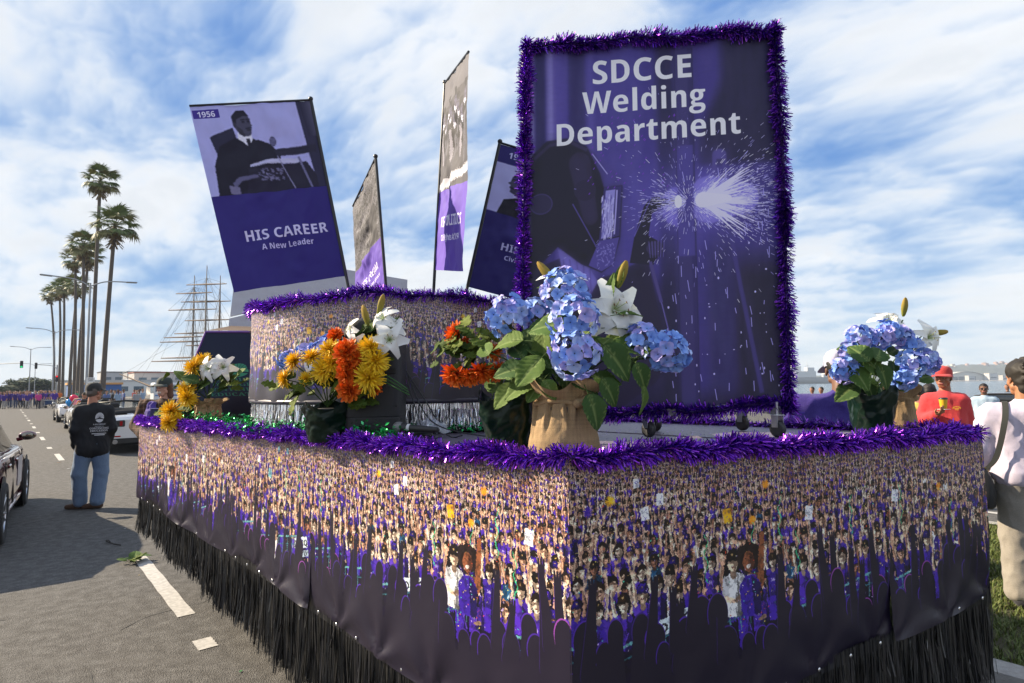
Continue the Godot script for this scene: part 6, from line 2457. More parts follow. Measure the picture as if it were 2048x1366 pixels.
	for q: Array in [[420, 738, 4.34, Vector3(-0.3, 0.1, 1), 0.82], [447, 735, 4.34, Vector3(0.3, 0.1, 1), 0.82], [432, 731, 4.40, Vector3(0.1, 0.6, 0.8), 0.65]]:
		put_lily(t3, at(q[0], q[1], q[2]), q[3], q[4], 0.4)
	greens(t3, top3, at(410, 770, 4.40), Vector3(0.11, 0.045, 0.04), 26, 0.11, false, 51)
	greens(t3, top3, at(440, 765, 4.40), Vector3(0.06, 0.04, 0.04), 14, 0.10, true, 52)
	stems(t3, top3, [at(389, 735, 4.38), at(372, 782, 4.36), at(420, 740, 4.37), at(447, 738, 4.37)], 0.004)
	# --- yellow mums hanging over the left edge
	var o4 := at(362, 842, 4.52)
	o4.y = RIM - 0.02
	var t4 := thing("flower_bunch", "loose bunch of yellow mums drooping over the left edge of the float", "flowers", o4)
	for q: Array in [[341, 822, 4.40, 0.105, Vector3(-0.4, 0.3, 0.9)], [338, 845, 4.34, 0.085, Vector3(-0.3, -0.3, 0.9)], [354, 840, 4.36, 0.065, Vector3(0, 0, 1)]]:
		put(t4, "yellow_mum", mum("yellow_a"), m[2], at(q[0], q[1], q[2]), aim(q[4], float(q[1])), float(q[3]) * 1.05)
	greens(t4, o4, at(368, 826, 4.48), Vector3(0.06, 0.03, 0.03), 22, 0.10, true, 53)
	stems(t4, o4, [at(343, 824, 4.42), at(340, 846, 4.36), at(354, 842, 4.38)], 0.004)
	# --- the right-hand arrangement
	var o5 := at(1745, 860, 2.86)
	o5.y = RIM - 0.02
	var t5 := thing("flower_arrangement", "arrangement of deep blue hydrangeas and lilies in dark plastic near the float's right corner", "flowers", o5, 0, "flower arrangements on the float")
	plastic_pot(t5, o5, 0.075, 0.105, 0.205, 11)
	var top5 := o5 + Vector3(0, 0.2, 0)
	var hs: Array = [[1690, 740, 2.80, 0.062, Vector3(-0.4, 0, 1)], [1718, 676, 2.86, 0.062, Vector3(-0.2, 0.6, 0.8)], [1776, 664, 2.86, 0.056, Vector3(0, 0.6, 0.8)], [1757, 680, 2.84, 0.042, Vector3(0, 0.3, 1)], [1800, 674, 2.88, 0.052, Vector3(0.3, 0.3, 0.9)], [1820, 730, 2.80, 0.066, Vector3(0.2, 0, 1)], [1806, 756, 2.78, 0.050, Vector3(0, -0.4, 0.9)], [1856, 722, 2.86, 0.050, Vector3(0.5, 0.2, 0.8)], [1825, 695, 2.86, 0.045, Vector3(0, 0.6, 0.8)], [1700, 706, 2.92, 0.050, Vector3(-0.4, 0.2, 0.9)]]
	for k in hs.size():
		var q: Array = hs[k]
		hydrangea(t5, at(q[0], q[1], q[2]), float(q[3]) * 0.88, q[4], int(float(q[3]) * 330), 60 + k)
	put_lily(t5, at(1775, 648, 2.94), Vector3(-0.1, 0.6, 0.7), 0.72, 0.3)
	put_lily(t5, at(1852, 676, 2.90), Vector3(0.25, 0.1, 0.9), 0.74, 0.2)
	put(t5, "lily_bud", bud(), m[1], at(1806, 633, 2.92), aim(Vector3(0.18, 1, 0)), 0.90)
	put(t5, "lily_bud", bud(), m[1], at(1858, 668, 2.95), aim(Vector3(1, 0.12, 0)), 0.90)
	for q: Array in [[1718, 704, 2.74, 0.13, -0.5, Vector3(-0.3, 0.5, 0.8), 2], [1750, 733, 2.74, 0.12, 2.4, Vector3(0, 0.5, 0.9), 0], [1694, 782, 2.80, 0.13, -2.2, Vector3(-0.2, 0.5, 0.8), 2], [1722, 756, 2.74, 0.13, 2.7, Vector3(-0.3, 0.4, 0.9), 4], [1760, 706, 2.74, 0.12, 0.6, Vector3(0.1, 0.5, 0.8), 2], [1850, 752, 2.84, 0.13, 1.0, Vector3(-0.1, 0.7, 0.7), 0], [1698, 694, 2.90, 0.11, -1.0, Vector3(-0.3, 0.6, 0.7), 6], [1770, 752, 2.74, 0.12, 2.9, Vector3(0.1, 0.3, 0.9), 2], [1735, 728, 2.86, 0.13, 0.1, Vector3(-0.2, 0.4, 0.9), 6], [1790, 735, 2.86, 0.12, 0.5, Vector3(0.2, 0.4, 0.9), 2], [1740, 775, 2.80, 0.11, 2.9, Vector3(-0.1, 0.4, 0.9), 2], [1790, 700, 2.9, 0.11, 0.9, Vector3(0.1, 0.5, 0.8), 6], [1705, 765, 2.84, 0.12, -1.7, Vector3(-0.2, 0.7, 0.6), 2], [1800, 772, 2.82, 0.09, 2.2, Vector3(0.2, 0.5, 0.8), 1]]:
		leaf_at(t5, q[0], q[1], q[2], q[3], q[4], q[5], q[6])
	stems(t5, top5, [at(1690, 745, 2.82), at(1718, 685, 2.88), at(1776, 672, 2.88), at(1820, 735, 2.82), at(1777, 660, 2.94), at(1856, 690, 2.93), at(1806, 640, 2.92), at(1850, 668, 2.95), at(1856, 725, 2.88)])
	var o6 := at(1794, 852, 3.02)
	o6.y = RIM - 0.02
	var t6 := thing("burlap_pot", "plain burlap wrapped pot tucked behind the right-hand dark plastic pot", "pot", o6)
	burlap_pot(t6, o6, 0.085, 0.165, 8, PI * 0.2)
	greens(t6, o6, o6 + Vector3(0, 0.2, 0), Vector3(0.04, 0.02, 0.03), 6, 0.08, false, 63)
	# --- a torn sprig on the road
	var o7 := on(262, 1126, 0.004)
	var t7 := thing("leafy_sprig", "torn leafy green sprig lying on the road by the lane dash", "sprig", o7)
	rng.seed = 29
	for k in 11:
		var a := rng.randf() * TAU
		var up := rng.randf_range(0.1, 0.8)
		var y := Vector3(cos(a), up, sin(a)).normalized()
		var f := (Vector3.UP - y * y.y).normalized()
		put(t7, "leaf", lobed(k % 3) if k % 2 else leaf(k % 8), m[1], o7 + Vector3(rng.randfn() * 0.03, 0.02, rng.randfn() * 0.04), Basis(y.cross(f), y, f), rng.randf_range(0.08, 0.15))
	var tw := Shape.new()
	var a1 := on(212, 1082, 0.012)
	tw.col = Color(0.02, 0.016, 0.012)
	tw.tube(along([a1, on(228, 1088, 0.02), on(242, 1090, 0.008)], 0.03), PackedFloat32Array([0.006]), 6)
	tw.tube(along([a1, on(216, 1080, 0.05), on(221, 1084, 0.03)], 0.03), PackedFloat32Array([0.005]), 6)
	tag(part("twig", tw, mat("twig_bark", Color.WHITE, 0.9, 0.0, true), self), "thin dark twig lying in the shadow on the road", "twig")
	# scraps on the road
	for q: Array in [[482, 1342, 0.022, lin(0.02, 0.35, 0.08), "green confetti strip on the road below the near dash"], [250, 1057, 0.05, lin(0.35, 0.35, 0.34), "pale paper scrap in the shadow beside the twig"], [137, 937, 0.10, lin(0.7, 0.7, 0.7), "white paper scrap on the road left of the man in black"], [118, 925, 0.12, lin(0.30, 0.15, 0.06), "flat brown leaf scrap on the road near the far lane dash"], [278, 1150, 0.014, lin(0.6, 0.42, 0.1), "tiny ochre scrap beside the near lane dash"]]:
		var p := on(q[0], q[1], 0.006)
		var s := Shape.new()
		s.box(Vector3.ZERO, Vector3(q[2], 0.003, float(q[2]) * 0.32), Basis.from_euler(Vector3(0.05, float(q[0]), 0.05)), 0.001)
		tag(part("road_scrap", s, mat("scrap%d" % int(q[0]), q[3], 0.7), self, Transform3D(Basis(), p)), q[4], "scrap")


# ---- people -------------------------------------------------------------------
# A bone is [from, to, radius at from, radius at to, colour]; the bones are joined by a smooth minimum and meshed as surface nets.
func blob(bones: Array, cell: float, k: float, wrinkle := 0.0, seed_ := 1) -> Shape:
	var lo := Vector3(1e9, 1e9, 1e9)
	var hi := -lo
	for b: Array in bones:
		var r: float = maxf(b[2], b[3]) + k + cell * 2.5
		for e in 2:
			lo = lo.min((b[e] as Vector3) - Vector3.ONE * r)
			hi = hi.max((b[e] as Vector3) + Vector3.ONE * r)
	var nx := int((hi.x - lo.x) / cell) + 2
	var ny := int((hi.y - lo.y) / cell) + 2
	var nz := int((hi.z - lo.z) / cell) + 2
	var f := PackedFloat32Array()
	f.resize(nx * ny * nz)
	f.fill(1.0)
	var tint := PackedByteArray()
	tint.resize(nx * ny * nz)
	var near := PackedFloat32Array()
	near.resize(nx * ny * nz)
	near.fill(1.0)
	var seen := PackedByteArray()
	seen.resize(nx * ny * nz)
	var todo := PackedInt32Array()
	for n in bones.size():
		var a: Vector3 = bones[n][0]
		var b: Vector3 = bones[n][1]
		var ra: float = bones[n][2]
		var rb: float = bones[n][3]
		var reach := maxf(ra, rb) + k + cell * 2.0
		var p0 := ((a.min(b) - Vector3.ONE * reach - lo) / cell).floor()
		var p1 := ((a.max(b) + Vector3.ONE * reach - lo) / cell).ceil()
		var ba := b - a
		var bb := maxf(ba.length_squared(), 1e-9)
		for z in range(maxi(0, int(p0.z)), mini(nz - 1, int(p1.z)) + 1):
			for y in range(maxi(0, int(p0.y)), mini(ny - 1, int(p1.y)) + 1):
				var row := (z * ny + y) * nx
				for x in range(maxi(0, int(p0.x)), mini(nx - 1, int(p1.x)) + 1):
					var pa := Vector3(x, y, z) * cell + lo - a
					var h := clampf(pa.dot(ba) / bb, 0.0, 1.0)
					var d := (pa - ba * h).length() - ra - (rb - ra) * h
					if d > reach:
						continue
					var i := row + x
					if d < near[i]:
						near[i] = d
						tint[i] = n
					var g := f[i]
					var q := absf(d - g)
					f[i] = minf(d, g) if q >= k else minf(d, g) - (k - q) * (k - q) * 0.25 / k
					if seen[i] == 0 and d < cell * 2.0 + k:
						seen[i] = 1
						todo.append(i)
	var s := Shape.new()
	var at_cell := {}
	var corner: Array[int] = [0, 1, nx, nx + 1, nx * ny, nx * ny + 1, nx * ny + nx, nx * ny + nx + 1]
	var edge_a: Array[int] = [0, 2, 4, 6, 0, 1, 4, 5, 0, 1, 2, 3]
	var edge_b: Array[int] = [1, 3, 5, 7, 2, 3, 6, 7, 4, 5, 6, 7]
	var nn := FastNoiseLite.new()
	nn.seed = seed_
	nn.frequency = 5.0
	nn.fractal_octaves = 2
	nn.fractal_gain = 0.35
	var top := f.size() - nx * ny - nx - 2
	var cells := PackedInt32Array()
	for i0 in todo:
		for c in 8:
			var i := i0 - corner[c]
			if i < 0 or i >= top or seen[i] > 1:
				continue
			seen[i] = seen[i] | 2
			cells.append(i)
	for i in cells:
		var signs := 0
		for c in 8:
			if f[i + corner[c]] < 0.0:
				signs |= 1 << c
		if signs == 0 or signs == 255:
			continue
		var o := Vector3.ZERO
		var m := 0
		for e in 12:
			var a := f[i + corner[edge_a[e]]]
			var b := f[i + corner[edge_b[e]]]
			if (a < 0.0) != (b < 0.0):
				var w := a / (a - b)
				var ca := edge_a[e]
				var cb := edge_b[e]
				o += Vector3(lerpf(ca & 1, cb & 1, w), lerpf((ca >> 1) & 1, (cb >> 1) & 1, w), lerpf(ca >> 2, cb >> 2, w))
				m += 1
		var x := i % nx
		var y := (i / nx) % ny
		var z := i / (nx * ny)
		var p := (o / m + Vector3(x, y, z)) * cell + lo
		s.col = bones[tint[i]][4]
		at_cell[i] = s.p(p, Vector2(p.x, p.y))
	for i: int in at_cell:
		var a := f[i]
		for axis in 3:
			var st: int = [1, nx, nx * ny][axis]
			var u: int = [nx, nx * ny, 1][axis]
			var w: int = [nx * ny, 1, nx][axis]
			var b := f[i + st]
			if (a < 0.0) == (b < 0.0):
				continue
			var q0: int = at_cell.get(i - u - w, -1)
			var q1: int = at_cell.get(i - w, -1)
			var q2: int = i
			var q3: int = at_cell.get(i - u, -1)
			if q0 < 0 or q1 < 0 or q3 < 0:
				continue
			q2 = at_cell[i]
			if a < 0.0:
				s.face(q0, q1, q2)
				s.face(q0, q2, q3)
			else:
				s.face(q0, q2, q1)
				s.face(q0, q3, q2)
	if wrinkle > 0.0:
		s.mesh()
		for j in s.v.size():
			var p := s.v[j]
			s.v[j] = p + s.n[j] * wrinkle * ((0.5 - 1.6 * absf(nn.get_noise_3d(p.x * 1.5 + p.y * 0.9, p.y * 0.8 - p.x * 1.1, p.z * 1.5))))
		s.n = PackedVector3Array()
	return s


func limb_bones(out: Array, pts: Array, radii: Array, col: Color, grow := 0.0) -> void:
	for k in pts.size() - 1:
		out.append([pts[k], pts[k + 1], float(radii[k]) + grow, float(radii[k + 1]) + grow, col])


func torso(out: Array, w: float, belly: float, col: Color, grow: float, hem: float, lean := Vector3.ZERO) -> void:   # metres for a standing height of 1.75
	for e: float in [-1.0, 1.0]:
		out.append([Vector3(e * 0.078 * w, hem, 0.008), Vector3(e * 0.085 * w, 1.12, -0.01) + lean * 0.3, 0.098 * belly + grow + (0.022 if grow > 0.0 else 0.0), 0.098 * belly + grow, col])
		out.append([Vector3(e * 0.085 * w, 1.12, -0.01) + lean * 0.3, Vector3(e * 0.115 * w, 1.34, 0.01) + lean * 0.9, 0.10 * belly + grow, 0.088 + grow, col])
		out.append([Vector3(e * 0.06 * w, 1.38, 0.015) + lean, Vector3(e * 0.17 * w, 1.385, 0.015) + lean, 0.068 + grow, 0.056 + grow, col])
	if grow > 0.0:
		out.append([Vector3(0, 1.40, 0.02) + lean, Vector3(0, 1.452, 0.016) + lean * 1.05, 0.078, 0.066, col])
	out.append([Vector3(0, hem, -0.015), Vector3(0, 1.36, -0.01) + lean * 0.9, 0.10 * belly + grow, 0.09 + grow, col])


func head_shape(skin: Color, turn: Basis, o: Vector3, hair: Color, style: String, smile: bool) -> Shape:       # o: middle of the head; faces -z
	var b: Array = []
	var dark := skin * Color(0.72, 0.66, 0.66)
	var add := func(a: Vector3, c: Vector3, ra: float, rb: float, col: Color) -> void: b.append([o + turn * a, o + turn * c, ra, rb, col])
	add.call(Vector3(0, 0.035, 0.018), Vector3(0, 0.045, -0.015), 0.078, 0.076, skin)
	add.call(Vector3(0, 0.0, -0.025), Vector3(0, -0.045, -0.04), 0.066, 0.052, skin)
	add.call(Vector3(-0.018, -0.085, -0.05), Vector3(0.018, -0.085, -0.05), 0.026, 0.026, skin)
	add.call(Vector3(-0.045, -0.05, -0.01), Vector3(0.045, -0.05, -0.01), 0.028, 0.028, skin)
	add.call(Vector3(0, -0.06, 0.02), Vector3(0, -0.16, 0.03), 0.055, 0.058, skin)
	add.call(Vector3(0, 0.012, -0.090), Vector3(0, -0.022, -0.108), 0.008, 0.0135, skin)
	add.call(Vector3(-0.012, -0.026, -0.096), Vector3(0.012, -0.026, -0.096), 0.010, 0.010, skin)
	add.call(Vector3(-0.042, 0.026, -0.080), Vector3(0.042, 0.026, -0.080), 0.011, 0.011, skin)
	add.call(Vector3(-0.018, -0.060, -0.086), Vector3(0.018, -0.060, -0.086), 0.010, 0.010, Color(0.30, 0.10, 0.085) if not smile else Color(0.62, 0.58, 0.52))
	for e: float in [-1.0, 1.0]:
		add.call(Vector3(e * 0.078, 0.012, 0.012), Vector3(e * 0.084, -0.022, 0.006), 0.012, 0.008, dark)
		add.call(Vector3(e * 0.040, -0.02, -0.058), Vector3(e * 0.045, -0.025, -0.048), 0.022, 0.022, skin)
	var s := blob(b, 0.006, 0.014)
	s.mesh()
	var eyes := Shape.new()
	for e: float in [-1.0, 1.0]:
		eyes.col = Color(0.6, 0.58, 0.55)
		eyes.ball(o + turn * Vector3(e * 0.031, 0.006, -0.085), Vector3(0.013, 0.0075, 0.007), turn, 8, 6)
		eyes.col = Color(0.02, 0.012, 0.01)
		eyes.ball(o + turn * Vector3(e * 0.031, 0.006, -0.0895), Vector3(0.006, 0.006, 0.004), turn, 8, 6)
		eyes.col = hair
		eyes.rod(o + turn * Vector3(e * 0.016, 0.026, -0.091), o + turn * Vector3(e * 0.048, 0.027, -0.083), 0.0038, 6, 0.0025)
	s.add(eyes)
	s.n = PackedVector3Array()
	return s


func hair_shape(o: Vector3, turn: Basis, col: Color, style: String) -> Shape:
	var b: Array = []
	var add := func(a: Vector3, c: Vector3, ra: float, rb: float) -> void: b.append([o + turn * a, o + turn * c, ra, rb, col])
	match style:
		"short":
			add.call(Vector3(0, 0.045, 0.024), Vector3(0, 0.055, -0.01), 0.083, 0.078)
			add.call(Vector3(0, 0.0, 0.045), Vector3(0, 0.03, 0.03), 0.066, 0.08)
		"crop":
			add.call(Vector3(0, 0.058, 0.022), Vector3(0, 0.066, -0.008), 0.096, 0.086)
			add.call(Vector3(0, 0.0, 0.052), Vector3(0, 0.04, 0.036), 0.078, 0.094)
			add.call(Vector3(-0.03, -0.06, 0.068), Vector3(0.03, -0.06, 0.068), 0.040, 0.040)
			rng.seed = 31
			for k in 170:
				var a := rng.randf_range(0.9, 5.4) + PI / 2 + PI
				var up := rng.randf_range(-0.7, 1.5)
				var d := Vector3(sin(a) * cos(up), sin(up), -cos(a) * cos(up))
				var q := Vector3(0, 0.045, 0.024) + d * 0.103
				if q.z > -0.04 or q.y > 0.09:
					add.call(q, q + d * 0.010, 0.0135, 0.009)
		"long":
			add.call(Vector3(0, 0.045, 0.024), Vector3(0, 0.055, -0.01), 0.085, 0.08)
			for e: float in [-1.0, 1.0]:
				add.call(Vector3(e * 0.06, 0.02, 0.03), Vector3(e * 0.075, -0.11, 0.03), 0.045, 0.036)
			add.call(Vector3(0, 0.0, 0.06), Vector3(0, -0.12, 0.06), 0.06, 0.055)
		"tail":
			add.call(Vector3(0, 0.045, 0.024), Vector3(0, 0.055, -0.01), 0.085, 0.08)
			add.call(Vector3(0, 0.02, 0.09), Vector3(0.05, -0.05, 0.14), 0.045, 0.02)
	return blob(b, 0.007, 0.008 if style == "crop" else 0.02, 0.006, 7)


func cap_shape(o: Vector3, turn: Basis) -> Array:
	var crown := Shape.new()
	var x := Transform3D(turn * Basis(Vector3.RIGHT, 0.04), o + turn * Vector3(0, 0.044, 0.008))
	crown.lathe(PackedVector2Array([Vector2(0.094, -0.012), Vector2(0.096, 0.02), Vector2(0.092, 0.055), Vector2(0.075, 0.085), Vector2(0.045, 0.102), Vector2(0.0, 0.108)]), x, 28)
	for k in crown.v.size():
		var q := x.affine_inverse() * crown.v[k]
		q.z *= 1.08
		q.x *= 0.97
		crown.v[k] = x * q
	var brim := Shape.new()
	brim.grid(14, 5, func(u: float, v: float) -> Vector3:
		var a := lerpf(-1.15, 1.15, u)
		var r := 0.094 + 0.070 * v * (1.0 - 0.35 * pow(absf(a) / 1.15, 3.0))
		return x * Vector3(sin(a) * r * 0.97, 0.006 - 0.016 * absf(sin(a)) * v - 0.022 * v * v, -cos(a) * r * 1.08))
	brim.grid(14, 5, func(u: float, v: float) -> Vector3:
		var a := lerpf(-1.15, 1.15, u)
		var r := 0.094 + 0.070 * v * (1.0 - 0.35 * pow(absf(a) / 1.15, 3.0))
		return x * Vector3(sin(a) * r * 0.97, 0.002 - 0.016 * absf(sin(a)) * v - 0.022 * v * v, -cos(a) * r * 1.08), Rect2(0, 0, 1, 1), true)
	var button := Shape.new()
	button.ball(x * Vector3(0, 0.108, 0), Vector3(0.008, 0.005, 0.008), Basis(), 8, 6)
	return [crown, brim, button]


func hand_bones(out: Array, wrist: Vector3, x: Basis, skin: Color, curl: float) -> void:    # x.y: along the fingers, x.z: out of the palm, x.x: towards the thumb
	out.append([wrist, wrist + x * Vector3(0, 0.03, 0), 0.026, 0.028, skin])
	for k in 4:
		var off := 0.030 - 0.019 * k
		var knuckle := wrist + x * Vector3(off, 0.085 - absf(k - 1.2) * 0.005, 0)
		out.append([wrist + x * Vector3(off * 0.6, 0.02, 0), knuckle, 0.017, 0.0125, skin])
		var l: float = [0.040, 0.046, 0.042, 0.033][k]
		var c := curl * (1.0 + 0.12 * k)
		var d1 := x * Vector3(0, cos(c), sin(c))
		var d2 := x * Vector3(0, cos(c * 2.0), sin(c * 2.0))
		out.append([knuckle, knuckle + d1 * l, 0.0095, 0.0085, skin])
		out.append([knuckle + d1 * l, knuckle + d1 * l + d2 * l * 0.9, 0.0085, 0.007, skin])
	var th := wrist + x * Vector3(0.026, 0.028, 0.006)
	out.append([wrist + x * Vector3(0.01, 0.012, 0.0), th, 0.018, 0.014, skin])
	out.append([th, th + x * Vector3(0.030, 0.032, 0.018), 0.0125, 0.010, skin])
	out.append([th + x * Vector3(0.030, 0.032, 0.018), th + x * Vector3(0.034, 0.062, 0.034), 0.010, 0.008, skin])


func person(label: String, where: Vector3, yaw: float, h: float, look: Dictionary) -> Node3D:   # faces -z before it is turned by yaw
	var t := thing("person", label, "person", where, yaw, look.get("group", ""))
	var s := h / 1.75
	var skin: Color = look.skin
	var turn := Basis(Vector3.UP, look.get("head_turn", 0.0)) * Basis(Vector3.RIGHT, look.get("head_tilt", 0.0))
	var lean: Vector3 = look.get("lean", Vector3.ZERO)
	var w: float = look.get("wide", 1.0)
	var belly: float = look.get("belly", 1.0)
	var mid := Vector3(0, 1.635, -0.01) + lean * 1.25
	var al: Array = look.get("arm_l", [Vector3(-0.195 * w, 1.375, 0.015), Vector3(-0.235 * w, 1.12, 0.03), Vector3(-0.225 * w, 0.88, -0.03)])
	var ar: Array = look.get("arm_r", [Vector3(0.195 * w, 1.375, 0.015), Vector3(0.235 * w, 1.12, 0.03), Vector3(0.225 * w, 0.88, -0.03)])
	var ll: Array = look.get("leg_l", [Vector3(-0.085, 0.92, 0), Vector3(-0.095, 0.50, -0.015), Vector3(-0.10, 0.09, 0.01)])
	var lr: Array = look.get("leg_r", [Vector3(0.085, 0.92, 0), Vector3(0.095, 0.50, -0.015), Vector3(0.10, 0.09, 0.01)])
	al[0] += lean
	ar[0] += lean
	var small := Transform3D(Basis.from_scale(Vector3.ONE * s), Vector3.ZERO)
	var body: Array = []
	var no := Color(0, 0, 0)
	torso(body, w, belly * 0.92, skin, -0.012, 0.92, lean)
	body.append([Vector3(0, 1.40, 0.02) + lean, mid + turn * Vector3(0, -0.05, 0.022), 0.060, 0.055, skin])
	limb_bones(body, al, [0.050, 0.040, 0.027], skin)
	limb_bones(body, ar, [0.050, 0.040, 0.027], skin)
	limb_bones(body, ll, [0.085, 0.056, 0.040], skin)
	limb_bones(body, lr, [0.085, 0.056, 0.040], skin)
	var bs := blob(body, 0.022, 0.04)
	bs.add(head_shape(skin, turn, mid, look.get("hair", Color(0.02, 0.015, 0.01)), "", look.get("smile", false)))
	for e in 2:
		if look.get("hands", [true, true])[e]:
			var arm: Array = al if e == 0 else ar
			var hb: Array = []
			var d: Vector3 = ((arm[2] as Vector3) - (arm[1] as Vector3)).normalized()
			var palm: Vector3 = look.get("palm", [Vector3(1, 0, 0), Vector3(-1, 0, 0)])[e]
			var z: Vector3 = (palm - d * palm.dot(d)).normalized()
			hand_bones(hb, arm[2], Basis(d.cross(z) * (1.0 if e == 1 else -1.0), d, z), skin, look.get("curl", 0.45))
			bs.add(blob(hb, 0.0055, 0.008))
	bs.n = PackedVector3Array()
	part("body", bs, leafy("skin", Color.WHITE, 0.55, Color(0.12, 0.05, 0.03)), t, small)
	if look.has("hair_style"):
		part("hair", hair_shape(mid, turn, look.hair, look.hair_style), mat("hair", Color.WHITE, 0.65, 0.0, true), t, small)
	if look.has("cap"):
		var c := cap_shape(mid, turn)
		var cm: Material = look.cap
		var cc := part("cap", c[0], cm, t, small)
		part("brim", c[1], cm, cc)
		part("button", c[2], cm, cc)
	# clothes
	var shirt: Array = []
	torso(shirt, w, belly, no, 0.022, look.get("hem", 0.90), lean)
	var cuff: float = look.get("cuff", 1.0)
	for arm: Array in [al, ar]:
		var pts: Array = [arm[0], arm[1], (arm[1] as Vector3).lerp(arm[2], 0.93)]
		if cuff < 0.6:
			pts = [arm[0], (arm[0] as Vector3).lerp(arm[1], 0.75)]
		limb_bones(shirt, pts, [0.062, 0.052, 0.040], no, look.get("baggy", 0.012))
	var ss := blob(shirt, look.get("cell", 0.018), 0.035, look.get("wrinkle", 0.012), look.get("seed", 3))
	if look.get("print", false):
		for k in ss.v.size():
			var p := ss.v[k]
			var inside := p.z > -0.005
			ss.t[k] = Vector2(clampf(0.5 + (p.x - 0.06) / 0.42, 0.01, 0.99) if inside else 0.01, clampf((1.425 - p.y) / 0.60, 0.01, 0.99))
	part("shirt", ss, look.shirt, t, small)
	if not look.get("top_only", false):
		var pants: Array = []
		for leg: Array in [ll, lr]:
			limb_bones(pants, [leg[0], leg[1], (leg[1] as Vector3).lerp(leg[2], 0.95)], look.get("trouser", [0.098, 0.072, 0.070]), no, 0.010)
		pants.append([Vector3(-0.07, 0.93, 0.005), Vector3(0.07, 0.93, 0.005), 0.104 * belly, 0.104 * belly, no])
		for e: float in [-1.0, 1.0]:
			pants.append([Vector3(e * 0.07, 0.90, 0.045), Vector3(e * 0.075, 0.86, 0.03), 0.080, 0.075, no])
		part("trousers", blob(pants, look.get("cell", 0.018), 0.03, 0.008, 5), look.trousers, t, small)
		for leg: Array in [ll, lr]:
			var a: Vector3 = leg[2]
			var f := Vector3(a.x * 0.25, 0, -1).normalized()
			if look.has("toes"):
				f = look.toes
			var shoe: Array = [[Vector3(a.x, 0.045, a.z) - f * 0.035, Vector3(a.x, 0.05, a.z) + f * 0.06, 0.046, 0.044, no], [Vector3(a.x, 0.04, a.z) + f * 0.06, Vector3(a.x, 0.035, a.z) + f * 0.165, 0.043, 0.036, no], [a + Vector3(0, 0.01, 0), Vector3(a.x, 0.05, a.z), 0.046, 0.048, no]]
			var sh := blob(shoe, 0.011, 0.02)
			for k in sh.v.size():
				sh.v[k].y = maxf(sh.v[k].y, 0.002)
			part("shoe", sh, look.shoes, t, small)
	return t


func cloth_mat(key: String, base: Color, seed_: int, spread := 0.12) -> StandardMaterial3D:
	if mats.has(key):
		return mats[key]
	var m := mat(key, Color.WHITE, 0.85)
	m.albedo_texture = noise_tex(seed_, 0.06, base.darkened(spread), base.lightened(spread * 0.6), 256, 4)
	m.rim_enabled = true
	m.rim = 0.25
	bumps(m, seed_ + 1, 0.5, 0.35, Vector3(6, 6, 6), 256)
	return m


